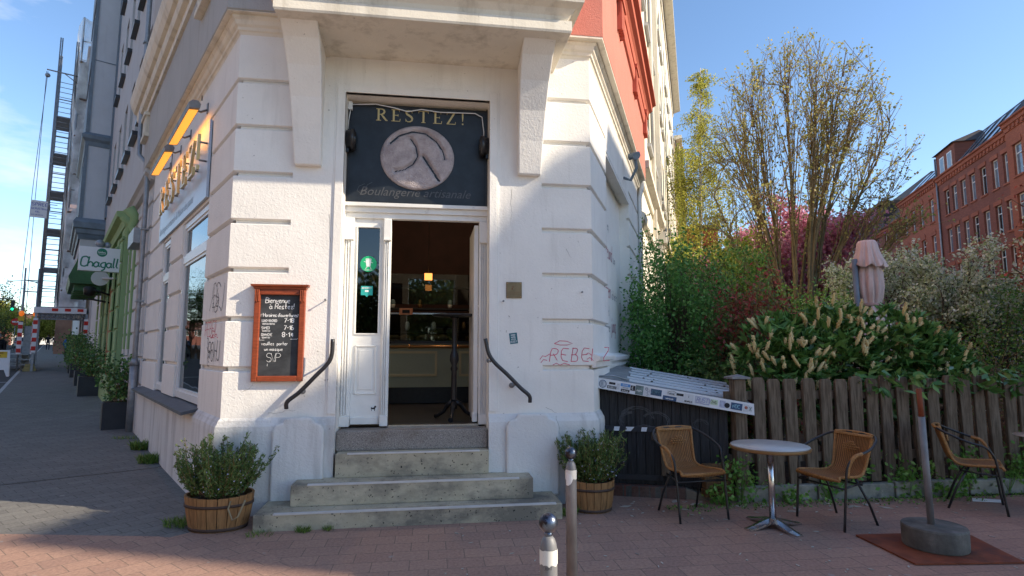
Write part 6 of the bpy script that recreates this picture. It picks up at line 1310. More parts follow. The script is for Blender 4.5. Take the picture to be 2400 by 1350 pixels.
# grey house directly beyond the pipe; ground floor white, pub green
gh = thing('town_house', 'pale grey rendered house beyond the drainpipe with a projecting panelled bay and slatted shutters', 'house', LW.P(15, 0, 0))
upc = [7.9, 9.5, 11.2, 13.0, 14.9, 16.8]; upz = [6.6, 10.1, 13.5, 16.8]
upw = [(c - .42, c + .42, z, z + 1.9) for c in upc for z in upz]
gw_ = [(7.4, 8.1, 1.35, 3.75)]
q = MB(); wall_grid(q, LW, 6.95, 28, 5.05, 20.5, upw, .4, .12); obj('upper_wall', q, M['house_grey'], gh)
q = MB(); wall_grid(q, LW, 6.46, 10.6, -.1, 5.05, gw_, .4, -.02); q.box(LW, 20.6, 28, -.1, 5.05, -.4, -.02); q.box(LW, 6.46, 28, -.1, 20.5, -9, -6); q.box(LW, 6.46, 28, 20.3, 20.5, -6, -.3); obj('ground_floor_wall', q, M['house_white'], gh)
def lcourses(s0, s1, z0, z1, nm, m, par, off=0., pitch=.5):
    q = MB(); z = z0
    while z < z1 - .1:
        b = min(z + pitch - .035, z1); q.sprof(LW, [(off - .03, z), (off, z + .02), (off, b - .02), (off - .03, b)], s0, s1); z += pitch
    return obj(nm, q, m, par)
lcourses(6.46, 7.4, .95, 4.6, 'rusticated_wall', M['house_white'], gh, .02); lcourses(8.1, 8.75, .95, 4.6, 'rusticated_wall', M['house_white'], gh, .02); lcourses(9.15, 9.7, .95, 4.6, 'rusticated_wall', M['house_white'], gh, .02); lcourses(10.05, 10.5, .95, 4.6, 'rusticated_wall', M['house_white'], gh, .02)
q = MB()
for s_ in (8.95, 9.88): q.box(LW, s_ - .12, s_ + .12, 1.6, 4.0, -.02, .05); q.tube([LW.P(s_, 4.0, .03), LW.P(s_, 4.35, .12), LW.P(s_, 4.55, .06), LW.P(s_, 4.75, .2)], [.05, .07, .1, .13], 8)
obj('green_pilaster', q, M['green'], gh)
q = MB(); q.sweep([PT(LW, 10.9, .0), PT(LW, 6.46, .0)], [(-.02, 4.85), (.06, 4.87), (.10, 4.95), (.16, 5.0), (.16, 5.06), (-.02, 5.1)]); obj('string_moulding', q, M['house_grey'], gh); q = MB(); q.sweep([PT(LW, 10.9, .0), PT(LW, 6.46, .0)], [(-.02, -.05), (.06, -.05), (.06, .85), (.02, .92), (-.02, .92)]); obj('plinth', q, M['house_grey'], gh)
q = MB(); q.box(LW, 7.2, 8.3, 3.72, 4.02, -.02, .22); obj('shutter_box', q, M['zinc'], gh); q = MB(); q.box(LW, 7.35, 7.42, 1.35, 3.72, -.05, .03); q.box(LW, 7.3, 8.2, 1.28, 1.35, -.1, .12); obj('window_frame', q, M['house_grey'], gh); q = MB(); q.box(LW, 7.42, 8.1, 1.4, 3.7, -.15, -.12); obj('pane', q, M['pane'], gh)
def lsill(w, a, b, c, d): q = MB(); q.box(LW, a - .08, b + .08, c - .12, c - .02, .0, .24); obj('sill', q, M['black'], w)
house_windows(LW, gh, upw, .2, 'house_grey', 'pane', .12, bars=True, extra=lsill)
# bay
q = MB()
for (z0, z1) in ((6.25, 8.95), (9.45, 12.2), (12.23, 14.9), (14.93, 17.6), (17.63, 20.3)): q.box(LW, 19, 25, z0, z1, .12, .86)
bay = obj('bay', q, M['panelgrey'], gh, label='projecting bay clad in pale grey panels')
q = MB(); BP = [PT(LW, 25, .12), PT(LW, 25, .86), PT(LW, 19, .86), PT(LW, 19, .12)]
q.sweep(BP, [(-.2, 5.5), (.02, 5.5), (.04, 5.66), (.10, 5.72), (.12, 5.86), (.18, 5.9), (.20, 6.1), (.12, 6.26), (-.2, 6.26)]); q.sweep(BP, [(-.2, 8.95), (.02, 8.95), (.05, 9.1), (.14, 9.2), (.16, 9.32), (.02, 9.45), (-.2, 9.45)])
for k in range(24): q.box(LW, 18.93, 19.0, 5.56, 5.68, .16 + .03 * k, .175 + .03 * k)
obj('bay_cornice', q, M['slate'], bay)
q = MB(); q.box(LW, 18.96, 19.0, 6.26, 20.3, .80, .90); q.box(LW, 18.6, 18.98, 6.3, 20.3, .12, .17)
for z in (12.2, 14.9, 17.6): q.box(LW, 18.985, 19.0, z, z + .03, .13, .86)
obj('bay_edge', q, M['slate'], bay)
q = MB(); q.box(LW, 19, 25.2, 5.0, 5.5, .1, .82); obj('bay_base', q, M['house_grey'], bay)
q = MB(); q.box(LW, 18.1, 28.1, 20.5, 20.8, -.5, .95); obj('roof', q, M['black'], gh)
for z in (6.6, 9.8, 12.5, 15.2, 17.9):
    q = MB(); q.box(LW, 20, 24.2, z, z + 1.8, .86, .9); wq = obj('window', q, M['slate'], bay)
# green pub
pb_ = thing('pub_front', 'light green pub front with pilasters, dark green canopy and boarded orange door', 'shop front', LW.P(15, 0, 0))
q = MB(); q.box(LW, 10.6, 20.6, -.1, 5.05, -.4, -.02); q.box(LW, 10.62, 11.3, .35, 4.6, -.02, .12); q.box(LW, 12.4, 13.0, .35, 4.6, -.02, .10); obj('wall', q, M['green'], pb_)
for s0 in (10.62, 12.4, 14.6, 16.8, 18.9): lcourses(s0, s0 + .65, 1., 4.4, 'pilaster', M['green'], pb_, .16, .55)
q = MB(); q.sweep([PT(LW, 20.6, .0), PT(LW, 10.55, .0)], [(-.02, 4.6), (.14, 4.62), (.18, 4.8), (.3, 4.86), (.32, 4.98), (-.02, 5.03)]); q.box(LW, 10.6, 20.6, -.1, .9, -.02, .19); obj('fascia_moulding', q, M['green'], pb_)
q = MB(); q.prism([LW.P(15, 3.55, 1.05), LW.P(15, 3.75, 1.1), LW.P(15, 4.45, .85), LW.P(15, 4.45, .05), LW.P(15, 3.55, .05)], LW.e * 4.5)
for k in range(6): q.box(LW, 15.2 + k * .75, 15.4 + k * .75, 3.35, 3.56, .3, .95)
obj('canopy', q, M['dgreen'], pb_)
q = MB(); q.box(LW, 13.1, 14.5, .3, 3.5, -.02, .05)
for k in range(6): q.box(LW, 13.15 + k * .22, 13.3 + k * .22, .4, 3.4, .05, .10)
obj('boarded_door', q, M['orange'], pb_)
q = MB(); q.tube([LW.P(14.6, 3.2, .05), LW.P(14.6, 3.35, .5), LW.P(14.6, 3.2, .6)], .03, 6); q.tube([LW.P(14.9, 3.0, .05), LW.P(14.9, 3.1, .6)], .03, 6); q.lathe(LW.P(14.7, 3.15, .58), [(.02, 0), (.14, .05), (.16, .25), (.1, .3)], 12); obj('lantern', q, M['rubber'], pb_)
q = MB(); q.tube([LW.P(12.6, 3.5, .45), LW.P(12.66, 3.5, .45)], .2, 20); q.tube([LW.P(12.4, 3.5, .0), LW.P(12.6, 3.5, .4)], .03, 6); rs = single('round_sign', q, M['house_white'], 'pale round projecting sign just behind the Chagall sign', 'sign')
# hanging sign (box perpendicular to the wall)
SG = Fr(LW.P(10.9, 0, .08)[:2], e=tuple(LW.n), n=tuple(-LW.e))
cs_ = thing('hanging_sign', 'white projecting box sign reading Chagall in green, over the pavement', 'sign', SG.P(.5, 3.45, 0))
q = MB(); q.box(SG, .0, .90, 3.50, 4.09, -.18, 0); obj('sign_box', q, M['signwhite'], cs_, bevel=.008)
q = MB(); GG = mat('sign_green', (.02, .20, .12), .5)
# the sign's face is seen from the near side: its reading direction runs from the kerb to the wall
w_ = strokes(MB(), SG, 'Chagall', 0, 0, .26, .03, 0); strokes(q, SG, 'Chagall', .86, 3.60, .24, .032, .002, dirs=-1, slant=.12, adv=.82 / w_ * 1.02, jit=.12, seed=3); obj('lettering', q, GG, cs_); q = MB(); q.wprism(SG, [(.45 + .105 * math.cos(i * .2618), 3.965 + .105 * math.sin(i * .2618)) for i in range(24)], .002, .004); obj('emblem', q, GG, cs_)
q = MB(); strokes(q, SG, 'Carlsberg', .53, 3.95, .045, .006, .0045, dirs=-1, adv=.62); q.ribbon(SG, [(.52, 3.93), (.45, 3.915), (.38, 3.93)], .006, .0045); obj('lettering', q, PW, cs_)
q = MB(); q.tube([SG.P(0, 4.02, -.09), SG.P(.12, 4.02, -.09)], .02, 6); q.tube([SG.P(0, 3.56, -.09), SG.P(.12, 3.56, -.09)], .02, 6); obj('bracket', q, M['zinc'], cs_)
for a_, r_ in ((.5, .10), (.34, .075)): q = MB(); q.ball(SG.P(a_, 4.10 + r_, -.1), r_, 10); obj('spotlight', q, M['zinc'], cs_)
q = MB(); q.box(SG, -.04, .0, 3.4, 4.15, -.14, -.04); obj('wall_plate', q, M['zinc'], cs_)
# planters along the wall
def planterbox(s_, o0, w, d, h, lab, seed, bh, br_):
    z = zgs(s_); t = thing('planter_box', lab, 'planter', LW.P(s_, z, (o0 + .5 * d)), group='anthracite planter boxes along the wall')
    q = MB(); q.box(LW, s_ - w / 2, s_ + w / 2, z - .05, z + h, o0, o0 + d); q.box(LW, s_ - w / 2 + .03, s_ + w / 2 - .03, z + h - .04, z + h - .03, o0 + .03, o0 + d - .03); obj('box', q, M['planter'], t, bevel=.006)
    q = MB(); q.box(LW, s_ - w / 2 + .025, s_ + w / 2 - .025, z + h, z + h + .006, o0 + .025, o0 + d - .025); obj('soil', q, M['soil'], t)
    b = thing('shrub', 'leafy shrub growing in the ' + lab.split(',')[0], 'plant', LW.P(s_, z + h, o0 + .5 * d), group='shrubs in the planter boxes')
    rnd = random.Random(seed); q = MB(); LP = []; c = np.array(LW.P(s_, z + h, o0 + .5 * d))
    for k in range(16):
        a = rnd.uniform(0, 6.28); d_ = np.array([math.cos(a) * .5, math.sin(a) * .5, 1.]) * 1.; P = [c + np.array([rnd.uniform(-.15, .15), rnd.uniform(-.08, .08), 0])]
        for i in range(7): d2 = d_ + np.array([rnd.gauss(0, .3), rnd.gauss(0, .3), 0]); P.append(P[-1] + d2 / np.linalg.norm(d2) * bh / 7 * rnd.uniform(.7, 1.15))
        q.tube(P, [.008 - .0008 * i for i in range(8)], 4, cap=False)
        for i in range(1, 8):
            for j in range(12): LP.append(P[i] + np.array([rnd.gauss(0, br_ * .3), rnd.gauss(0, br_ * .3), rnd.gauss(0, .06)]))
    obj('stems', q, M['twig'], b); leaf_mesh('foliage', LP, .075, M['leaf_planter'], b, seed, aspect=1.6, up=.15)
    return t
planterbox(7.35, .0, .46, .52, .50, 'planter box nearest to the corner, beside the drainpipe', 1, 1.0, .24)
planterbox(15.1, .02, .8, .66, .55, 'second planter box, in front of the green pilaster', 2, .95, .34); planterbox(19.6, .04, .9, .62, .5, 'third planter box, in front of the pub door', 3, 1.6, .75); planterbox(24.5, .04, .9, .66, .5, 'fourth planter box, behind the third', 4, 1.2, .65)
hb = thing('hedge', 'clipped dark hedge in tubs in front of the pub windows', 'hedge', LW.P(28, zg(28), .5)); P = []
g_ = np.random.default_rng(3); n = 5000; P = np.array([LW.P(a, zg(a) + b, c) for a, b, c in zip(g_.uniform(27.5, 33, n), g_.uniform(.35, 1.75, n), g_.uniform(.05, .75, n))]); leaf_mesh('foliage', P, .11, M['leaf_planter'], hb, 3)
q = MB()
for k in range(5): q.box(LW, 27.5 + 1.1 * k, 28.4 + 1.1 * k, zg(28) - .1, zg(28) + .5, .08, .7)
obj('tub', q, M['planter'], hb)
# houses beyond the scaffold
for s0, s1, H, m, lab in ((28.1, 44, 19, 'house_grey', 'grey house wrapped in scaffolding on the left street side'), (44.1, 62, 15, 'house_white', 'pale house beyond the scaffold on the left street'), (62.1, 90, 14, 'ochre', 'ochre house far down the left street'), (90.1, 125, 13, 'brick_dark', 'brick house at the far end of the left street')):
    t = thing('town_house', lab, 'house', LW.P((s0 + s1) / 2, 0, 0)); wn = [(a, a + 1.1, z, z + 1.9) for a in np.arange(s0 + 1.2, s1 - 1.5, 2.6) for z in (6.5, 10, 13.2) if z + 2.5 < H]
    q = MB(); wall_grid(q, LW, s0, s1, -.1, H, wn, .4, .0); q.box(LW, s0, s1, -.1, H, -9, -5); obj('wall', q, M[m], t); house_windows(LW, t, wn, .15, 'pvc', 'pane', 0)
    q = MB(); q.prism([LW.P(s0, H, .4), LW.P(s0, H + 3, -4), LW.P(s0, H, -9)], LW.e * (s1 - s0)); obj('roof', q, M['tilebrown'], t)
q = MB(); q.box(LW, 61, 62.5, 1, 16.4, .05, 1.25); q.box(LW, 61.2, 62.3, 16.4, 17.8, .3, 1.0); single('chimney_stack', q, mat('pale_brick_stack', (.30, .17, .12), .85, .4, .6), 'tall narrow brown chimney stack seen through the scaffold ladders', 'chimney')

# ------------------------------------------------------------ scaffold
sf = thing('scaffold', 'tall tube scaffold with netting and stair tower standing over the pavement', 'scaffold', LW.P(32, zg(32), 1.2)); zb = zg(31)
q = MB(); T = lambda s_, z, o: LW.P(s_, z, o)
for s_ in (30, 32.5, 35, 37.5):
    for o in (.25, 1.15): q.tube([T(s_, 3.6, o), T(s_, 19.0 if s_ < 31 else 18.5, o)], .035, 6)
for z in np.arange(3.7, 18.5, 2.0):
    for s_ in (30, 32.5, 35, 37.5): q.tube([T(s_, z, .25), T(s_, z, 1.15)], .03, 5)
    for o in (.25, 1.15):
        q.tube([T(30, z, o), T(37.5, z, o)], .03, 5)
        q.tube([T(30, z + 1., o), T(37.5, z + 1., o)], .022, 5)
obj('standards', q, M['zinc'], sf)
q = MB()
for o in (1.3, 1.38, 1.98, 2.06):
    for s_ in (31, 33.4): q.tube([T(s_, zb + 3.1, o), T(s_, 18.0, o)], .03, 5)
for z in np.arange(3.7, 15.6, .27): q.tube([T(31, z, 1.36), T(31, z, 2.0)], .018, 4)
for z in np.arange(3.7, 15.5, 2.0): q.box(LW, 31, 33.4, z, z + .05, 1.36, 2.0); q.tube([T(31, z + .3, 1.4), T(33.4, z + 2.2, 1.4)], .03, 5); q.tube([T(31, z + .95, 1.4), T(31, z + .95, 2.0)], .03, 5)
obj('stair_tower', q, M['zinc'], sf)
q = MB()
for z in np.arange(4.6, 18.5, 2.0): q.box(LW, 29.9, 37.6, z - .12, z - .04, .22, 1.2)
obj('deck', q, M['tilebrown'], sf)
q = MB(); q.box(LW, 29.7, 37.8, 3.36, 3.64, .1, 2.15); dk = obj('tunnel_roof', q, M['signwhite'], sf); q = MB()
for o in (.35, .85, 1.35): q.box(LW, 29.68, 29.7, 3.46, 3.60, o - .12, o + .12)
obj('red_marking', q, M['signred'], dk)
q = MB()
for k in range(10): q.tube([T(29.8, 3.06, .1 + .2 * k), T(29.8, 3.33, .2 + .2 * k)], .02, 4); q.tube([T(29.8, 3.06, .3 + .2 * k), T(29.8, 3.33, .2 + .2 * k)], .02, 4)
q.tube([T(29.8, 3.06, .1), T(29.8, 3.06, 2.1)], .03, 5); q.tube([T(29.8, 3.34, .1), T(29.8, 3.34, 2.1)], .03, 5); obj('lattice_beam', q, M['zinc'], sf)
for s_, o in ((29.8, .08), (29.8, 2.05), (33.5, .08), (33.5, 2.05), (37.6, .08), (37.6, 2.05)):
    q = MB(); q.box(LW, s_ - .05, s_ + .05, zg(s_), 3.36, o - .05, o + .05); lg = obj('leg', q, M['zinc'], sf)
    if s_ < 30:
        q = MB(); q.box(LW, s_ - .09, s_ - .055, zg(s_) + .9, 3.1, o - .09, o + .09); sl_ = obj('striped_board', q, M['signwhite'], sf); q = MB()
        for k in range(4): q.box(LW, s_ - .095, s_ - .09, zg(s_) + 1.0 + .42 * k, zg(s_) + 1.2 + .42 * k, o - .085, o + .085)
        obj('red_marking', q, M['signred'], sl_)
def netmat(name, col, fac):
    m = bpy.data.materials.new(name); m.use_nodes = True; nt = m.node_tree; b = nt.nodes['Principled BSDF']; b.inputs['Base Color'].default_value = (*col, 1); b.inputs['Roughness'].default_value = .8
    t = nt.nodes.new('ShaderNodeBsdfTransparent'); x = nt.nodes.new('ShaderNodeMixShader'); tc_ = nt.nodes.new('ShaderNodeTexCoord'); n = noise(nt, tc_.outputs['Object'], 1.1, 4, .6)
    r_ = ramp(nt, n, [(.35, (fac - .25,) * 3), (.65, (fac + .2,) * 3)]); nt.links.new(r_, x.inputs[0]); nt.links.new(t.outputs[0], x.inputs[1]); nt.links.new(b.outputs[0], x.inputs[2]); nt.links.new(x.outputs[0], nt.nodes['Material Output'].inputs[0]); return m
M['net'] = netmat('scaffold_net', (.80, .82, .82), .66)
q = MB(); q.smooth = True; n = 26; vs_ = []; rn = random.Random(4)
for i in range(n + 1):
    z = 3.7 + (18.9 - 3.7) * i / n
    for k in range(7): o = .15 + 1.08 * k / 6; vs_.append(T(29.85 + .12 * math.sin(i * .9 + k) + .1 * rn.random(), z, o))
q.add(vs_, [(i * 7 + k, i * 7 + k + 1, i * 7 + k + 8, i * 7 + k + 7) for i in range(n) for k in range(6)]); obj('net', q, M['net'], sf)
q = MB(); q.smooth = True; vs_ = [] 
for i in range(n + 1):
    z = 3.7 + (18.9 - 3.7) * i / n
    for k in range(9): vs_.append(T(30 + .95 * k, z, 1.26 + .09 * math.sin(i * .7 + k * 1.3) + .05 * rn.random()))
q.add(vs_, [(i * 9 + k, i * 9 + k + 1, i * 9 + k + 10, i * 9 + k + 9) for i in range(n) for k in range(8)]); obj('net', q, M['net'], sf)
q = MB(); q.box(LW, 30.2, 36, 16.9, 17.6, .4, .9); obj('timber_stack', q, M['orange'], sf)
q = MB(); q.tube([T(30.5, 15.9, 1.2), T(30.5, 15.9, 2.5)], .035, 6); q.tube([T(30.5, 15.5, 1.2), T(30.5, 15.9, 1.8)], .025, 6); q.ball(T(30.5, 15.6, 2.45), .12, 8); q.tube([T(30.5, 15.8, 2.45), T(30.5, 10, 2.62), T(30.5, 3.2, 2.75)], .014, 5); q.tube([T(30.5, 15.8, 2.5), T(30.5, 9, 2.5), T(30.5, 2.2, 2.45)], .014, 5); obj('hoist_rope', q, M['zinc'], sf)
SP = Fr(T(29.6, 0, 0)[:2], e=tuple(LW.n), n=tuple(-LW.e))
q = MB(); q.box(SP, 1.98, 2.62, 8.0, 8.85, -.03, 0); bo = obj('banner_sign', q, M['signwhite'], sf, label='white scaffold company board'); q = MB(); strokes(q, SP, 'SPREE', 2.57, 8.58, .16, .03, .002, dirs=-1, adv=1.05); strokes(q, SP, 'GERUSTBAU', 2.58, 8.40, .085, .018, .002, dirs=-1, adv=1.08); strokes(q, SP, 'KIEL', 2.42, 8.25, .075, .015, .002, dirs=-1); strokes(q, SP, '0431-388 505 30', 2.58, 8.11, .05, .009, .002, dirs=-1, adv=.92); obj('lettering', q, LV if 'LV' in globals() else PB, bo)
q = MB(); q.tube([T(29.6, 8.7, 1.9), T(31, 8.7, 1.9)], .02, 5); q.box(SP, 1.6, 2.0, 8.70, 8.73, -.03, 0); q.box(SP, 1.6, 2.0, 8.15, 8.18, -.03, 0); obj('sign_bracket', q, M['zinc'], sf)
# passage frame with lamps and striped boards at the left
pf_ = thing('passage_frame', 'small scaffold portal with orange lamps and red-white striped boards at the kerb side', 'scaffold', T(30.5, zg(30.5), 2.6)); z0 = zg(31)
q = MB()
for o in (2.08, 2.6):
    q.tube([T(30.2, z0, o), T(30.2, z0 + 5.0, o)], .035, 6)
for z in (3.1, 4.75, 4.2): q.tube([T(30.2, z + .2, 2.08), T(30.2, z + .2, 2.6)], .03, 5)
obj('frame', q, M['zinc'], pf_)
for o in (2.08, 2.6):
    q = MB(); q.box(LW, 30.05, 30.14, z0 + .8, z0 + 2.35, o - .09, o + .09); sb = obj('striped_board', q, M['signwhite'], pf_); q = MB()
    for k in range(4): q.box(LW, 30.04, 30.05, z0 + .88 + .38 * k, z0 + 1.07 + .38 * k, o - .085, o + .085)
    obj('red_marking', q, M['signred'], sb)
    q = MB(); q.box(LW, 30.0, 30.2, z0 + 2.4, z0 + 2.62, o - .11, o + .11); obj('lamp_foot', q, M['yellow'], pf_); q = MB(); q.ball(T(30.1, z0 + 2.76, o), .11, 12, .14); obj('lamp', q, M['beacon'], pf_)
q = MB()
for k in range(3): q.box(LW, 29.9 - .05 * k, 30.5 + .05 * k, z0 - .02 + .12 * (2 - k), z0 + .09 + .12 * (2 - k), 1.96 - .04 * k, 2.3 + .04 * k)
single('foot_blocks', q, mat('yellow_timber', (.32, .27, .12), .8, .2), 'stack of yellowish timber blocks under the scaffold leg', 'blocks')
q = MB()
for z in (.25, .5, .75): q.box(LW, 30.6, 33.5, z0 + z, z0 + z + .06, 2.2, 3.0)
q.box(LW, 31.4, 31.5, z0, z0 + 2.2, 2.2, 2.5); single('scaffold_parts', q, M['zinc'], 'dark pile of scaffold frames and rails stacked behind the A-frame sign', 'frames')
# A-frame
AF = Fr(T(26.0, 0, 2.65)[:2], e=tuple(LW.n), n=tuple(-LW.e)); za = zg(26.)
af = thing('a_frame_sign', 'white A-frame pavement sign with yellow notice at the left border', 'sign', AF.P(.4, za, 0)); q = MB()
q.prism([AF.P(a, z, .30 - .25 * (z - za)) for a, z in ((.02, za), (.10, za), (.20, za + .28), (.58, za + .28), (.68, za), (.76, za), (.72, za + 1.1), (.06, za + 1.1))], AF.n * .03); obj('front_board', q, M['signwhite'], af)
q = MB(); q.prism([AF.P(a, z, -.30 + .25 * (z - za)) for a, z in ((.02, za), (.10, za), (.20, za + .28), (.58, za + .28), (.68, za), (.76, za), (.72, za + 1.1), (.06, za + 1.1))], AF.n * .03); obj('rear_board', q, M['signwhite'], af)
q = MB(); q.prism([AF.P(a, z, .335 - .25 * (z - za)) for a, z in ((.14, za + .78), (.64, za + .78), (.64, za + 1.04), (.14, za + 1.04))], AF.n * .005); obj('notice', q, M['yellow'], af)
q = MB(); 
for zz, tx_ in ((.95, 'BITTE GEHWEG'), (.84, 'BENUTZEN')): strokes(q, AF, tx_, .60, za + zz, .055, .01, .346 - .25 * zz, dirs=-1, adv=.75)
obj('lettering', q, M['rust'], af)
# ------------------------------------------------------------ people
def person(name_lab, pos, facing, h, pose, cols, seed=0, extras=None):
    """one skinned body; joints given in local metres for a 1.75 m figure, x right, y forward"""
    J = dict(pelvis=(0, 0, .95), chest=(0, .0, 1.30), neck=(0, .01, 1.47), head=(0, .03, 1.60), top=(0, .03, 1.72), hl=(-.10, 0, .90), kl=(-.11, .03, .50), al=(-.11, -.02, .08), tl=(-.11, .14, .03), hr=(.10, 0, .90), kr=(.11, .03, .50), ar=(.11, -.02, .08), tr=(.11, .14, .03),
             sl=(-.19, 0, 1.40), el=(-.25, -.02, 1.14), wl=(-.24, .10, .90), fl=(-.235, .14, .81), sr=(.19, 0, 1.40), er=(.25, -.02, 1.14), wr=(.24, .10, .90), fr=(.235, .14, .81)); J.update(pose)
    rad = dict(pelvis=.155, chest=.165, neck=.062, head=.098, top=.07, hl=.10, kl=.062, al=.045, tl=.04, hr=.10, kr=.062, ar=.045, tr=.04, sl=.078, el=.05, wl=.036, fl=.035, sr=.078, er=.05, wr=.036, fr=.035)
    E_ = [('pelvis', 'chest'), ('chest', 'neck'), ('neck', 'head'), ('head', 'top'), ('pelvis', 'hl'), ('hl', 'kl'), ('kl', 'al'), ('al', 'tl'), ('pelvis', 'hr'), ('hr', 'kr'), ('kr', 'ar'), ('ar', 'tr'), ('chest', 'sl'), ('sl', 'el'), ('el', 'wl'), ('wl', 'fl'), ('chest', 'sr'), ('sr', 'er'), ('er', 'wr'), ('wr', 'fr')]
    k = h / 1.75; t = thing('person', name_lab, 'person', (0, 0, 0)); names = list(J); me = bpy.data.meshes.new('body'); me.from_pydata([tuple(c * k for c in J[n]) for n in names], [(names.index(a), names.index(b)) for a, b in E_], [])
    o = bpy.data.objects.new('body', me); SC.collection.objects.link(o); o.parent = t; sk = o.modifiers.new('skin', 'SKIN'); lay = me.skin_vertices[0].data if me.skin_vertices else None
    if lay is None:
        bm = bmesh.new(); bm.from_mesh(me); bm.verts.layers.skin.verify(); bm.to_mesh(me); bm.free(); lay = me.skin_vertices[0].data
    for i, n in enumerate(names): lay[i].radius = (rad[n] * k, rad[n] * k * (.72 if n in ('chest', 'pelvis') else 1)); lay[i].use_root = (n == 'pelvis')
    ss_ = o.modifiers.new('sub', 'SUBSURF'); ss_.levels = 2; ss_.render_levels = 2
    dg = bpy.context.evaluated_depsgraph_get(); ev = o.evaluated_get(dg); m2 = bpy.data.meshes.new_from_object(ev); o.modifiers.clear(); o.data = m2; m2.name = 'body'; bpy.data.meshes.remove(me)
    for m in cols: m2.materials.append(m)      # skin, top, trousers, shoes
    for p in m2.polygons:
        z = p.center[2] / k; x = abs(p.center[0]) / k; p.use_smooth = True
        p.material_index = 3 if z < .09 else 2 if z < .93 and x < .19 else 0 if z > 1.50 or z < .86 else 1
    q = MB(); hd = np.array(J['head']) * k; q.smooth = True
    q.ball(hd + np.array([0, -.018 * k, .045 * k]), .108 * k, 14, .112 * k); hr = obj('hair', q, cols[4], None); hr.parent = t
    q = MB()
    for sx in (-1, 1): q.ball(hd + np.array([sx * .035, .09, .02]) * k, .012 * k, 6)
    q.ball(hd + np.array([0, .105, -.01]) * k, .016 * k, 6, .024 * k); q.ball(hd + np.array([0, .092, -.05]) * k, .02 * k, 6, .008 * k); fc = obj('face', q, cols[0], None); fc.parent = t
    if extras:
        for nm, mb, m in extras: e = obj(nm, mb, m, None); e.parent = t
    t.location = pos; t.rotation_euler = (0, 0, facing); return t
skin = mat('skin', (.42, .25, .18), .6, .05); clB = mat('black_cloth', (.015, .015, .018), .9, .3); clBlue = mat('blue_cloth', (.03, .14, .42), .9, .2); jean = mat('dark_denim', (.03, .035, .06), .9, .2); greyh = mat('grey_hair', (.25, .24, .22), .9, .3); brn = mat('brown_hair', (.05, .03, .02), .9, .2); tan = mat('tan_cloth', (.3, .18, .1), .9, .2)
z0 = zg(31.5)
q = MB(); q.sweep([(-.2, .12), (-.22, -.1), (.22, -.1), (.2, .12)], [(-.02, .55), (.07, .55), (.05, 1.0), (.05, 1.44), (-.02, 1.44)]); 
person('person in a black coat with grey hair standing behind the white A-frame sign', T(30.5, zg(30.5), 3.35), R(38.7 + 180), 1.78, dict(er=(.30, -.03, 1.15), wr=(.30, .18, 1.02), fr=(.30, .26, 1.0)), [skin, clB, clB, clB, greyh], 1, [('coat', q, clB)])
person('person in a blue jacket leaning by the wall under the scaffold', T(41, zg(41), .55), R(38.7 - 30), 1.75, dict(head=(0, .12, 1.56), top=(0, .16, 1.66), neck=(0, .06, 1.46), fl=(-.2, .3, .85), wl=(-.22, .22, .93)), [skin, clBlue, clB, clB, brn], 2)
person('person in dark clothes walking away far down the pavement, left one of two', T(78, zg(78), 1.75), R(38.7), 1.75, dict(kl=(-.11, .18, .52), al=(-.11, .2, .1), tl=(-.11, .34, .06), kr=(.11, -.05, .5), ar=(.11, -.3, .14), tr=(.11, -.2, .04)), [skin, clB, jean, clB, brn], 3)
person('person with a blue top walking far down the pavement, right one of two', T(72, zg(72), 1.15), R(38.7 + 180), 1.7, dict(kl=(-.11, .15, .5), al=(-.11, .12, .08), kr=(.11, -.05, .5), ar=(.11, -.25, .12), tr=(.11, -.15, .04)), [skin, jean, tan, clB, brn], 4)
# ------------------------------------------------------------ far end of the left street
def car(lab, s_, o, col, rz=0):
    z = zg(s_) - .1; p = T(s_, z, o); F_ = Fr(p[:2], e=tuple(LW.e), n=tuple(LW.n)); t = thing('parked_car', lab, 'car', p, group='cars parked down the left street')
    q = MB(); q.wprism(F_, [(-2.1, .30), (-2.1, .72), (-1.95, .88), (-1.2, .95), (1.05, .92), (2.0, .80), (2.12, .62), (2.12, .30)], -.85, .85); obj('body', q, col, t, bevel=.06)
    q = MB(); q.wprism(F_, [(-1.9, .88), (-1.45, 1.38), (.25, 1.42), (1.05, .92)], -.74, .74); c_ = obj('cabin', q, M['pane'], t, bevel=.05); q = MB(); q.wprism(F_, [(-1.5, 1.385), (-1.4, 1.44), (.2, 1.47), (.3, 1.42)], -.72, .72); obj('roof', q, col, t)
    for a in (-1.3, 1.35):
        for b in (-.86, .86):
            q = MB(); q.lathe(F_.P(a, z + .31 - 0, b - (.1 if b > 0 else -.1)), [(.31, 0), (.32, .03), (.31, .2), (.2, .21)], 18, axis=tuple(LW.n * (1 if b > 0 else -1))); w = obj('wheel', q, M['rubber'], t)
            q = MB(); q.lathe(F_.P(a, z + .31, b + (.115 if b > 0 else -.115)), [(.19, 0), (.18, .01), (.02, .02)], 12, axis=tuple(LW.n * (1 if b > 0 else -1))); obj('rim', q, M['alu'], w)
    for b in (-.6, .6): q = MB(); q.box(F_, -2.13, -2.08, .68, .80, b - .15, b + .15); obj('tail_light', q, M['signred'], t)
    for c in t.children:   # car parts were laid out from z=0 of the wall frame
        if c.name.split('.')[0] in ('body', 'cabin', 'roof', 'tail_light'): c.location.z += z - 0
    return t
car('dark green-blue estate car parked at the left border', 52, 7.2, mat('teal_car_paint', (.03, .07, .08), .3, .1, spec=.6)); car('white car parked farther down at the left border', 64, 7.0, mat('white_car_paint', (.6, .6, .6), .3, .05, spec=.6)); car('small pale car under the far trees', 92, 4.4, mat('silver_car_paint', (.4, .42, .45), .3, .05, metal=.4))
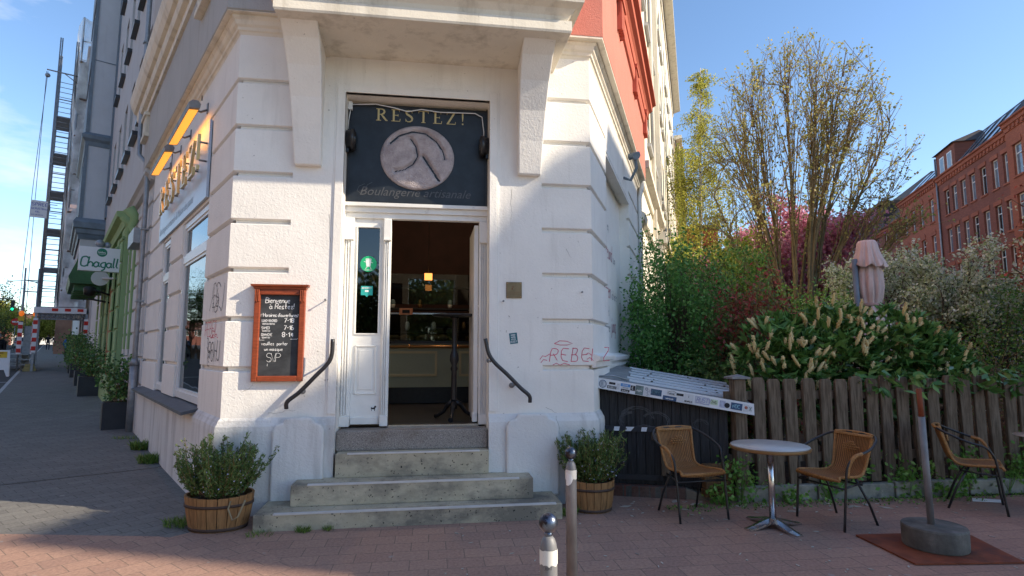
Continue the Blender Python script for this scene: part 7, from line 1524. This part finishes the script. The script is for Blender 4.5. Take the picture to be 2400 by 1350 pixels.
# traffic lights and signs
tl = thing('traffic_light', 'traffic light showing green beyond the scaffold passage', 'traffic light', T(66, zg(66), 2.6)); z_ = zg(66); q = MB(); q.tube([T(66, z_, 2.6), T(66, z_ + 3.2, 2.6)], .06, 8); obj('pole', q, M['signwhite'], tl); q = MB(); q.box(LW, 65.8, 66.1, z_ + 2.3, z_ + 3.3, 2.45, 2.75); hd_ = obj('head', q, M['black'], tl); q = MB(); q.tube([T(65.78, z_ + 2.5, 2.6), T(65.8, z_ + 2.5, 2.6)], .13, 12); obj('green_lamp', q, M['greenlight'], tl)
tl = thing('traffic_light', 'traffic light showing green hanging over the road near the bare tree', 'traffic light', T(48, zg(48), 5.4)); z_ = zg(48); q = MB(); q.tube([T(48, z_, 6.6), T(48, 5.1, 6.6), T(48, 5.2, 3.75)], .05, 8); obj('pole', q, M['zinc'], tl); q = MB(); q.box(LW, 47.8, 48.1, 4.3, 5.1, 3.64, 3.86); obj('head', q, M['black'], tl); q = MB(); q.tube([T(47.78, 4.45, 3.75), T(47.8, 4.45, 3.75)], .09, 12); obj('green_lamp', q, M['greenlight'], tl)
rs_ = thing('road_sign', 'round red no-entry sign beyond the passage frame', 'sign', T(70, zg(70), 4.4)); z_ = zg(70); q = MB(); q.tube([T(70, z_, 4.4), T(70, z_ + 3.4, 4.4)], .04, 6); obj('pole', q, M['zinc'], rs_); q = MB(); q.tube([T(69.9, z_ + 3., 4.4), T(69.95, z_ + 3., 4.4)], .36, 20); dsc = obj('disc', q, M['signred'], rs_); q = MB(); q.box(LW, 69.88, 69.9, z_ + 2.93, z_ + 3.07, 4.15, 4.65); obj('white_bar', q, M['signwhite'], dsc)
lp = thing('street_lamp', 'slender street lamp with twin arm far down the street', 'lamp', T(90, zg(90), 4.6)); z_ = zg(90); q = MB(); q.tube([T(90, z_, 4.6), T(90, z_ + 8.5, 4.6)], .08, 8); q.tube([T(90, z_ + 8.5, 3.5), T(90, z_ + 8.7, 4.6), T(90, z_ + 8.5, 5.9)], .05, 6); obj('pole', q, M['zinc'], lp); q = MB(); q.box(LW, 89.7, 90.3, z_ + 8.4, z_ + 8.55, 3.1, 3.6); q.box(LW, 89.7, 90.3, z_ + 8.4, z_ + 8.55, 5.8, 6.3); obj('lamp_head', q, M['zinc'], lp)
for s0, s1, o, H, m, lab in ((150, 175, 8, 7, 'house_white', 'white house with brown roof closing the far end of the left street'), (140, 160, 22, 6, 'brick_dark', 'brick house behind the far trees on the left')):
    t = thing('far_house', lab, 'house', T(s0, 2.5, o)); F_ = Fr(T(s0, 0, o)[:2], e=tuple(-LW.n), n=tuple(-LW.e)); q = MB(); q.box(F_, -8, 14, 1, H, -10, 0); obj('wall', q, M[m], t); q = MB(); q.prism([F_.P(-8.5, H, .5), F_.P(-8.5, H, -10), F_.P(-8.5, H + 2.2, -5)], F_.e * 23); obj('roof', q, mat('red_brown_roof', (.13, .06, .045), .8, .3, 1), t); house_windows(F_, t, [(a, a + 1.3, 4.5, 6.2) for a in (-6, -3, 0, 3, 6, 9)], -.05, 'pvc', 'pane', 0)
# opposite side of the left street (seen in the shop window panes)
for s0, s1, H, m in ((-18, -2, 13, 'brick_dark'), (-1.5, 14, 12, 'ochre'), (14.5, 32, 14, 'brick_orange'), (32.5, 50, 13, 'cream')):
    t = thing('opposite_house', {'brick_dark': 'brown brick', 'ochre': 'ochre', 'brick_orange': 'orange brick', 'cream': 'cream'}[m] + ' house across the left street, mirrored in the shop window', 'house', T((s0 + s1) / 2, zg(s0), 24)); F_ = Fr(T(s0, 0, 24)[:2], e=tuple(LW.e), n=tuple(-LW.n)); wn = [(a, a + 1.2, z, z + 1.9) for a in np.arange(1.2, s1 - s0 - 1.5, 2.6) for z in (1.5, 5, 8.5)]
    q = MB(); q.box(F_, 0, s1 - s0, -.1, H, -9, 0); obj('wall', q, M[m], t); house_windows(F_, t, wn, -.05, 'pvc', 'pane', 0); q = MB(); q.prism([F_.P(0, H, .4), F_.P(0, H + 3.5, -4), F_.P(0, H, -9)], F_.e * (s1 - s0)); obj('roof', q, M['tilebrown'], t)

# ------------------------------------------------------------ trees and shrubs
def tree(name, lab, base_, trunks, lm, seed, leafn=2, size=.07, sd=.12, bm='bark', aspect=1.3, loc_name='plant', grp=None, **k):
    t = thing(name, lab, 'tree', tuple(base_)); mb, P, D_ = branch_tree(seed, tuple(base_), trunks, **k); obj('trunk', mb, M[bm], t); leaf_mesh('crown', jitter(P, sd, leafn, seed), size, M[lm] if isinstance(lm, str) else [M[x] for x in lm], t, seed, aspect=aspect)
    if grp: t['group'] = grp
    return t
Y = lambda u, v, d: ((u - 1200) / 1336 * d, d, 1.6 + (818 - v) / 1336 * d)   # where a thing seen at u,v stands at distance d (rough)
# big multi-stemmed maple: stems fan out from the ground, their branches end on a rounded dome
mt_ = thing('maple_tree', 'large multi-stemmed spring maple with sparse yellow-green leaves, tallest tree over the garden', 'tree', (8.9, 18, 0))
rnd = random.Random(15); q = MB(); tw_ = MB(); LP = []; cen = np.array([9.55, 18., 6.2]); rad = np.array([3.3, 2.6, 5.75])
def dome(a, e, f=1.): return cen + rad * f * np.array([math.sin(a) * math.cos(e), -math.cos(a) * math.cos(e), math.sin(e)])
stems = [(-1.5, .5), (-1.35, .85), (-.7, 1.1), (.3, 1.25), (.9, 1.1), (1.5, .85), (1.45, .5), (2.3, .8), (-2.2, .8), (1.6, .2), (1.4, -.02), (-1.6, .12)]
for i, (a, e) in enumerate(stems):
    e0 = np.array([8.9 + rnd.uniform(-.35, .35), 18 + rnd.uniform(-.2, .2), 0.]); tip = dome(a, e, .97); mid = e0 * .55 + tip * .45 + np.array([(8.9 - tip[0]) * .18, 0, .6 if e > .3 else .0]); P_ = []
    for k in range(13):
        t = k / 12; P_.append((1 - t) ** 2 * e0 + 2 * t * (1 - t) * mid + t * t * tip + np.array([rnd.gauss(0, .035), rnd.gauss(0, .035), 0]) * (1 if 0 < k < 12 else 0))
    r0 = rnd.uniform(.065, .11); q.tube(P_, [max(.012, r0 * (1 - t / 12) ** .8) for t in range(13)], 8, cap=False)
    for b_ in range(19 if e > .3 else 10):
        t0 = rnd.uniform(.30, .93); k0 = int(t0 * 12); s_ = P_[k0]; aa, ee = a + rnd.gauss(0, .55), min(1.45, max(-.12, e + rnd.gauss(0, .33))); tg = dome(aa, ee, rnd.uniform(.86, 1.03)); dr = (P_[min(12, k0 + 1)] - P_[max(0, k0 - 1)]); dr /= np.linalg.norm(dr); ln = np.linalg.norm(tg - s_)
        if ln > 5.5: tg = s_ + (tg - s_) * 5.5 / ln; ln = 5.5
        if ln < .5: continue
        m_ = s_ + dr * ln * .5; B_ = []
        for k in range(9): t = k / 8; B_.append((1 - t) ** 2 * s_ + 2 * t * (1 - t) * m_ + t * t * tg + np.array([rnd.gauss(0, .03), rnd.gauss(0, .03), rnd.gauss(0, .02)]))
        q.tube(B_, [max(.007, .026 * (1 - k / 8.5)) for k in range(9)], 5, cap=False)
        for w_ in range(12):
            t1 = rnd.uniform(.25, 1); kk = min(7, int(t1 * 8)); s2 = B_[kk]; d2 = B_[kk + 1] - B_[kk]; d2 = d2 / np.linalg.norm(d2) + np.array([rnd.gauss(0, .42), rnd.gauss(0, .42), rnd.gauss(.15, .25)]); d2 /= np.linalg.norm(d2); l2 = rnd.uniform(.35, 1.0); C_ = [s2, s2 + d2 * l2 * .5, s2 + d2 * l2 + np.array([0, 0, .06])]
            tw_.tube(C_, [.008, .006, .004], 3, cap=False)
            for g in range(2): LP.append(C_[1] + (C_[2] - C_[1]) * rnd.random() + np.array([rnd.gauss(0, .04)] * 3))
            for g in range(2): LP.append(C_[2] + np.array([rnd.gauss(0, .05), rnd.gauss(0, .05), rnd.gauss(0, .05)]))
obj('trunk', q, M['barkgreen'], mt_); obj('twigs', tw_, M['barkgreen'], mt_); leaf_mesh('crown', LP, .085, M['leaf_maple'], mt_, 12, aspect=1.25)
# birch
bt_ = thing('birch_tree', 'slender birch with hanging bright yellow-green foliage in front of the pale houses', 'tree', (8.0, 24.5, 0))
rnd = random.Random(8); q = MB(); LP = []
P = [np.array([8.0 + .05 * i, 24.5, 1.42 * i]) for i in range(11)]; q.tube(P, [.14 - .0125 * i for i in range(11)], 8)
tw_ = MB()
for k in range(230):
    h = 2.2 + 11.8 * rnd.random() ** 1.2; a = rnd.uniform(0, 6.28); f = min(1, (15.4 - h) / 7.5); ln = rnd.uniform(.7, 2.5) * max(.15, f); p = np.array([8.0 + .038 * h, 24.5, h]); d = np.array([math.cos(a), math.sin(a), .9]); Q = [p]
    for i in range(5): d = d + np.array([0, 0, -.28]) + np.array([rnd.gauss(0, .1)] * 3); Q.append(Q[-1] + d / np.linalg.norm(d) * ln / 5)
    tw_.tube(Q, [.016, .012, .009, .007, .005, .004], 3, cap=False)
    for i in range(2, 6):
        for j in range(2):
            hl = rnd.uniform(.3, 1.5) * max(.2, f); R_ = [Q[i]]
            for m_k in range(3): R_.append(R_[-1] + np.array([rnd.gauss(0, .05), rnd.gauss(0, .05), -hl / 3]))
            tw_.tube(R_, .004, 3, cap=False)
            for m_k in range(3):
                for _ in range(3 if h > 10.5 else 7): u_ = rnd.random(); LP.append(R_[m_k] * (1 - u_) + R_[m_k + 1] * u_ + np.array([rnd.gauss(0, .09), rnd.gauss(0, .09), 0]))
obj('trunk', q, M['birchbark'], bt_); obj('branches', tw_, M['bark'], bt_); leaf_mesh('crown', LP, .082, M['leaf_birch'], bt_, 8, aspect=1.4)
# more trees behind
tree('spring_tree', 'yellow-green spring tree between the birch and the pink cherry', (8.9, 22, 0), [((-.1, 0, 1), 2.9), ((.25, 0, 1), 2.7), ((-.3, .1, 1), 2.7)], ['leaf_birch', 'leaf_birch', 'leaf_green'], 31, leafn=6, size=.13, sd=.24, levels=4, kids=4, ang=.6, ratio=.66, r0=.08, up=.2)
tree('cherry_tree', 'pink blossoming cherry tree behind the maple stems', (10.9, 21.5, 0), [((.0, 0, 1), 3.6), ((.15, 0, 1), 3.4), ((-.35, .1, 1), 3.3), ((.3, .2, 1), 3.2), ((-.1, .3, 1), 3.6)], 'blossom_pink', 22, leafn=9, size=.125, sd=.20, levels=4, kids=4, ang=.5, ratio=.60, r0=.09, up=.12)
tree('cherry_tree', 'white blossoming spreading tree in front of the brick houses', (9.75, 14.2, 0), [((-.1, 0, 1), 2.3), ((.5, 0, .9), 2.4), ((.25, .2, 1), 2.4), ((-.45, .1, .9), 1.9), ((.8, -.1, .75), 2.3)], 'blossom_white', 27, leafn=3, size=.072, sd=.07, levels=4, kids=4, ang=.60, ratio=.62, r0=.09, up=.10, wob=.09, leaf_from=3)
tree('bare_tree', 'dark sparse street tree at the left picture border', T(46, zg(46), 7.6), [((0, 0, 1), 3.6), ((.2, .1, 1), 3.2), ((-.2, 0, 1), 3.2), ((.5, .3, .8), 2.8), ((.45, -.4, .8), 2.8)], 'leaf_dark', 33, leafn=1, size=.10, sd=.1, levels=4, kids=4, ang=.55, ratio=.68, r0=.12, up=.08)
tree('spring_tree', 'bright yellow-green tree at the far end of the left street, left one', T(100, zg(100), 7.), [((0, 0, 1), 3.4), ((.3, 0, 1), 3.4), ((-.3, .1, 1), 3.4)], 'leaf_birch', 35, leafn=4, size=.22, sd=.35, levels=3, kids=5, ang=.7, ratio=.7, r0=.12)
tree('spring_tree', 'bright yellow-green tree at the far end of the left street, right one', T(118, zg(118), 3.2), [((0, 0, 1), 2.6), ((.3, 0, 1), 2.4), ((-.3, .1, 1), 2.6)], 'leaf_birch', 36, leafn=4, size=.22, sd=.35, levels=3, kids=5, ang=.7, ratio=.7, r0=.12)
tree('blossom_branch_tree', 'pale blossoming tree whose branch tip enters at the upper right border', (10.9, 10.2, 0), [((.1, 0, 1), 3.6), ((.3, .2, 1), 3.4)], ['blossom_white', 'leaf_red'], 41, leafn=3, size=.085, sd=.09, levels=3, kids=4, ang=.55, ratio=.6, r0=.08, up=.1)
def shrub(lab, c, r, n, size, lm, seed, clumps=40, cr=.16, stems=14, aspect=1.6, shell=.35, cat='shrub', name='shrub', grp=None, sm='bark', up=.0, cup=0.):
    t = thing(name, lab, cat, (c[0], c[1], 0), group=grp); q = MB(); rnd = random.Random(seed)
    for k in range(stems):
        a = rnd.uniform(0, 6.28); e = np.array([c[0] + r[0] * .75 * math.cos(a) * rnd.random(), c[1] + r[1] * .75 * math.sin(a) * rnd.random(), c[2] + r[2] * rnd.uniform(-.2, .85)]); b = np.array([c[0] + rnd.uniform(-.25, .25) * r[0], c[1] + rnd.uniform(-.25, .25) * r[1], 0.])
        q.tube([b, (b + e) / 2 + np.array([rnd.gauss(0, .08), rnd.gauss(0, .08), .1]), e], [.018, .012, .005], 5, cap=False)
        for _ in range(3): e2 = e * .6 + b * .4; f_ = e2 + np.array([rnd.gauss(0, r[0] * .4), rnd.gauss(0, r[1] * .4), abs(rnd.gauss(0, r[2] * .4))]); q.tube([e2, f_], [.008, .003], 4, cap=False)
    obj('stems', q, M[sm], t); P = cloud(seed, c, r, n, shell, clumps, cr); P = P[P[:, 2] > .08]; leaf_mesh('foliage', P, size, M[lm] if isinstance(lm, str) else [M[x] for x in lm], t, seed, aspect=aspect, up=up, cup=cup); return t
shrub('dense green rose bush climbing beside the blind window at the building side', (2.75, 9.6, 1.75), (.75, .9, 1.75), 15000, .060, 'leaf_rose', 51, 90, .15, 30)
shrub('taller loose green bush right of the rose bush, dark below', (3.35, 10.8, 1.75), (.8, .8, 1.75), 9500, .065, ['leaf_rose', 'leaf_dark'], 52, 80, .15, 26)
shrub('loose light green bush with long shoots above the red-leaved shrub', (4.6, 11.5, 2.6), (.9, .7, 1.2), 3800, .065, ['leaf_rose', 'leaf_green'], 53, 50, .13, 24)
shrub('red and bronze leaved shrub in the middle of the garden', (3.80, 8.75, 1.45), (.78, .6, 1.25), 8000, .078, ['leaf_red', 'leaf_red', 'leaf_redgreen', 'leaf_redgreen'], 54, 70, .14, 22, aspect=2.2)
shrub('dark undergrowth bush behind the shed roof', (3.2, 8.6, .75), (1.0, .6, .8), 5200, .06, 'leaf_dark', 55, 50, .18, 16)
shrub('light green bush left of the closed parasol', (6.4, 12.2, 1.7), (1.2, .8, 1.2), 6500, .07, ['leaf_green', 'leaf_rose'], 56, 60, .15, 18)
shrub('bronze-brown bush behind the laurel and right of the closed parasol', (8.6, 12.4, 1.3), (1.2, .8, .95), 4200, .065, ['leaf_redgreen', 'twigs_brown', 'leaf_green'], 57, 50, .16, 18)
shrub('green hedge bush at the right border in front of the brick houses', (11.3, 12.9, 1.6), (1.5, .9, 1.35), 7500, .07, ['leaf_green', 'leaf_rose', 'leaf_rose'], 58, 60, .16, 18)
shrub('dense dark hedge closing the garden behind the shrubs', (6.5, 16.0, 1.2), (4.5, .8, 1.5), 14000, .11, ['leaf_dark', 'leaf_green'], 59, 120, .12, 20)
shrub('green bushes at the foot of the brick houses', (13.5, 19.0, 1.3), (3.2, 1.2, 1.6), 9000, .11, ['leaf_green', 'leaf_rose'], 60, 90, .13, 14)
# climber on the house wall and the dead nest of twigs
cl = thing('climbing_plant', 'thin climbing plant shoots on the house wall above the rose bush', 'plant', RW.P(5.4, 0, .1)); q = MB(); LP = []; rnd = random.Random(6)
for k in range(9):
    p = np.array(RW.P(4.6 + .2 * k, 2.2, .1)); Q = [p]
    for i in range(7): Q.append(Q[-1] + np.array([rnd.gauss(.02, .07), rnd.gauss(0, .07), rnd.uniform(.12, .36)]))
    q.tube(Q, .006, 4, cap=False); LP += [x + np.array([rnd.gauss(0, .05), rnd.gauss(0, .05), rnd.gauss(0, .05)]) for x in Q for _ in range(7)]
obj('stems', q, M['bark'], cl); leaf_mesh('foliage', LP, .06, M['leaf_rose'], cl, 3)
iv = thing('climbing_plant', 'yellow-green climber covering the edge of the ochre house behind the birch', 'plant', RW.P(36, 0, .2)); g_ = np.random.default_rng(9); n = 7500; hh_ = g_.uniform(0, 13.5, n); ss2 = 27 + g_.random(n) * 17 * (1 - hh_ / 22); m_k = (np.sin(ss2 * 1.3 + hh_ * .8) + np.sin(hh_ * 1.7 + ss2 * .4)) > -.5
P = np.array([RW.P(a, b, .2 + .5 * g_.random()) for a, b in zip(ss2[m_k], hh_[m_k])]); leaf_mesh('foliage', P, .20, M['leaf_ivy'], iv, 9)
# brown thicket at the right
tk = thing('thicket', 'tangle of dry brown twigs behind the fence at the right border', 'shrub', (6.9, 8.4, 0)); q = MB(); rnd = random.Random(77)
for k in range(520):
    b = np.array([rnd.uniform(5.95, 9.2), rnd.uniform(7.9, 9.0), 0]); d = np.array([rnd.gauss(0, .5), rnd.gauss(0, .3), 1.]); Q = [b]; L_ = rnd.uniform(1.2, 2.15)
    for i in range(5): d = d + np.array([rnd.gauss(0, .38), rnd.gauss(0, .3), -.12]); Q.append(Q[-1] + d / np.linalg.norm(d) * L_ / 5)
    q.tube(Q, [.008, .007, .006, .005, .004, .003], 3, cap=False)
obj('twigs', q, M['twig'], tk); g_ = np.random.default_rng(4); P = np.stack([g_.uniform(5.9, 9.2, 1500), g_.uniform(7.8, 9.0, 1500), g_.uniform(.2, 2.0, 1500)], 1); leaf_mesh('foliage', P, .035, ['x'] and [M['twigs_brown'], M['leaf_green']], tk, 4)
# cherry laurel with upright flower candles
la_ = thing('cherry_laurel', 'big cherry laurel with upright cream flower candles leaning over the picket fence', 'shrub', (4.3, 7.4, 0)); q = MB(); rnd = random.Random(61); g_ = np.random.default_rng(61)
lobes = [((3.35, 7.25, 1.45), (.62, .45, .55)), ((4.0, 7.3, 1.6), (.75, .5, .55)), ((4.75, 7.4, 1.62), (.75, .5, .5)), ((5.3, 7.5, 1.40), (.60, .5, .45)), ((4.3, 7.2, 1.1), (1.4, .4, .5))]
for c, r in lobes:
    for k in range(14): e = np.array(c) + np.array([rnd.uniform(-.8, .8) * r[0], rnd.uniform(-.6, .6) * r[1], rnd.uniform(-.3, .7) * r[2]]); b = np.array([c[0] + rnd.uniform(-.2, .2), c[1] + .1, 0]); q.tube([b, (b * .4 + e * .6) + np.array([0, 0, .1]), e], [.02, .014, .006], 5, cap=False)
obj('stems', q, M['bark'], la_); C_ = []; N_ = []
for li, (c, r) in enumerate(lobes):
    for k in range(190 if li < 4 else 120):      # whorls of long leaves
        d = g_.normal(size=3); d /= np.linalg.norm(d); d[1] = -abs(d[1]) if g_.random() < .75 else d[1]; p = np.array(c) + d * np.array(r) * (g_.uniform(.5, 1)) ** .5
        if p[2] < .7: continue
        for j in range(6): a = j * 1.05 + g_.random(); w_ = np.array([math.cos(a), math.sin(a), .25 + .5 * g_.random()]) * .9 + d * .5; w_ /= np.linalg.norm(w_); C_.append(p + w_ * .065); N_.append(w_)
leaf_mesh('foliage', C_, .165, M['leaf_laurel'], la_, 61, aspect=2.9, N=N_, cup=.25)
q = MB(); q.smooth = True
for k in range(150):
    li = 0 if k < 66 else 1 if k < 112 else 2 if k < 126 else 3; c, r = lobes[li]; d = np.array([rnd.gauss(0, .6), -abs(rnd.gauss(.6, .4)), rnd.gauss(.35 if li else .1, .5)]); d /= np.linalg.norm(d); 
    if li == 3 and k > 142: d[2] = -.2
    p = np.array(c) + d * np.array(r) * rnd.uniform(.95, 1.10); ax = np.array([d[0] * .6 + rnd.gauss(0, .28), d[1] * .4 + rnd.gauss(0, .2), 1.]); ax /= np.linalg.norm(ax); h = rnd.choice((.06, .09, .11, .13, .15)) * rnd.uniform(.85, 1.1)
    q.lathe(p, [(.005, -.03), (.015, 0), (.019, h * .4), (.016, h * .75), (.007, h)], 7, axis=tuple(ax))
    for m_k in range(24):
        u_ = rnd.random(); a = rnd.uniform(0, 6.28); e1 = np.cross(ax, [1, 0, 0]); e1 /= np.linalg.norm(e1); e2 = np.cross(ax, e1); pt = p + ax * h * u_ + (e1 * math.cos(a) + e2 * math.sin(a)) * rnd.uniform(.015, .024); q.ball(pt, rnd.uniform(.005, .009), 4)
obj('flower_candles', q, M['candle'], la_, kind='stuff')
# overhanging laurel sprays in front of the pickets
g_ = np.random.default_rng(71); C_ = []; N_ = []
for k in range(70):
    s_ = g_.uniform(1.5, 4.2); p = np.array(FX.P(s_, g_.uniform(1.12, 1.42), g_.uniform(-.05, .16)))
    for j in range(4): w_ = np.array([g_.normal(0, .7), -.5 + g_.normal(0, .4), -.35 + g_.normal(0, .4)]); w_ /= np.linalg.norm(w_); C_.append(p + w_ * .06); N_.append(w_)
leaf_mesh('foliage', C_, .15, M['leaf_laurel'], la_, 62, aspect=2.9, N=N_, cup=.25)
yb = thing('shrub', 'thin yellow-green twigs growing through the pickets near the right border', 'plant', FX.P(4.5, 0, -.1)); P = cloud(5, FX.P(4.5, .85, .02), (.5, .12, .45), 420, .1, 14, .22); leaf_mesh('foliage', P, .035, M['leaf_ivy'], yb, 5); q = MB()
for k in range(9): q.tube([FX.P(4.1 + .1 * k, .15, .0), FX.P(4.15 + .1 * k, .8, .05), FX.P(4.0 + .13 * k, 1.2, .02)], .005, 4, cap=False)
obj('stems', q, M['twig'], yb)

# ------------------------------------------------------------ closed parasol, garden bits
pa_ = thing('closed_parasol', 'closed pale pink cantilever parasol with dark side mast behind the laurel', 'parasol', (5.55, 8.75, 0))
cx, cy = 5.52, 8.75; q = MB(); q.smooth = True; n = 108; rows_ = [(3.28, .02), (3.275, .11), (3.24, .135), (3.12, .15), (3.0, .185), (2.90, .235), (2.885, .225), (2.90, .15), (2.75, .165), (2.55, .172), (2.38, .155), (2.29, .125), (2.25, .125), (2.2, .15), (2.05, .19), (1.85, .24), (1.6, .27), (1.3, .25)]
for z, r in rows_:
    for k in range(n): a = 2 * math.pi * k / n; f = 1 + (.34 * abs(math.sin(4.5 * a + z * .5)) ** .7 - .20 + .05 * math.cos(17 * a - z * 5) if z < 2.895 else .20 * abs(math.sin(4.5 * a + 1.)) ** .6 - .12 + .04 * math.cos(21 * a)) * min(1, (3.30 - z) * 4); q.v.append((cx + r * f * math.cos(a), cy + r * f * math.sin(a), z - (.05 * abs(math.cos(4 * a)) if r > .2 and z > 2.88 else 0)))
for i in range(len(rows_) - 1):
    for k in range(n): q.face((i * n + k, i * n + (k + 1) % n, (i + 1) * n + (k + 1) % n, (i + 1) * n + k))
obj('canopy', q, mat('pale_pink_canvas', (.66, .50, .46), .9, .1, 3, dirt=(.50, .38, .35), dscale=2), pa_)
q = MB(); q.lathe((cx, cy, 2.27), [(.145, -.02), (.155, -.01), (.155, .02), (.145, .03)], 24); obj('tie_strap', q, mat('pink_strap', (.42, .28, .25), .9), pa_)
q = MB(); q.tube([(cx - .20, cy - .05, 0), (cx - .24, cy - .05, 2.98)], .04, 8); q.tube([(cx - .14, cy + .02, .9), (cx - .19, cy + .02, 2.9)], .025, 8); q.tube([(cx - .26, cy - .05, 2.9), (cx - .02, cy, 2.93)], .03, 6); obj('mast', q, M['slate'], pa_)
q = MB(); q.tube([(6.75, 9.0, 0), (6.78, 9.0, 1.92)], .055, 8); q.tube([(6.9, 9.0, 0), (6.92, 9.0, 1.85)], .045, 8); single('post_pair', q, M['picket'], 'two short grey wooden posts right of the closed parasol', 'post')
q = MB(); q.bx(17.0, 19.0, 21.9, 22.5, .2, 2.75); q.bx(16.95, 19.05, 21.8, 22.6, 2.75, 2.85); single('blue_container', q, mat('blue_tarp', (.01, .08, .38), .6, .2), 'blue box or tarpaulin at the foot of the brick houses', 'container')
gs_ = thing('garden_shed', 'small ochre garden hut behind the white blossoming tree', 'hut', (15.0, 21, 0)); q = MB(); q.bx(13.6, 15.8, 20.6, 22.5, 0, 4.1); obj('wall', q, mat('ochre_hut', (.5, .28, .1), .8, .15), gs_); q = MB(); q.bx(13.5, 15.9, 20.5, 22.6, 4.1, 4.25); obj('roof', q, M['tile'], gs_)
# trees behind the viewer, mirrored in the door glass
for i, (x, y) in enumerate(((-9, -17), (-3, -19), (3.5, -18), (9, -20))):
    tree('plane_tree', ['leftmost', 'second from left', 'third from left', 'rightmost'][i] + ' tree across the square behind the viewer', (x, y, 0), [((0, 0, 1), 3.2), ((.3, 0, 1), 3.0), ((-.3, .1, 1), 3.0)], ['leaf_dark', 'leaf_ivy'], 90 + i, leafn=5, size=.22, sd=.4, levels=3, kids=5, ang=.7, ratio=.72, r0=.14)
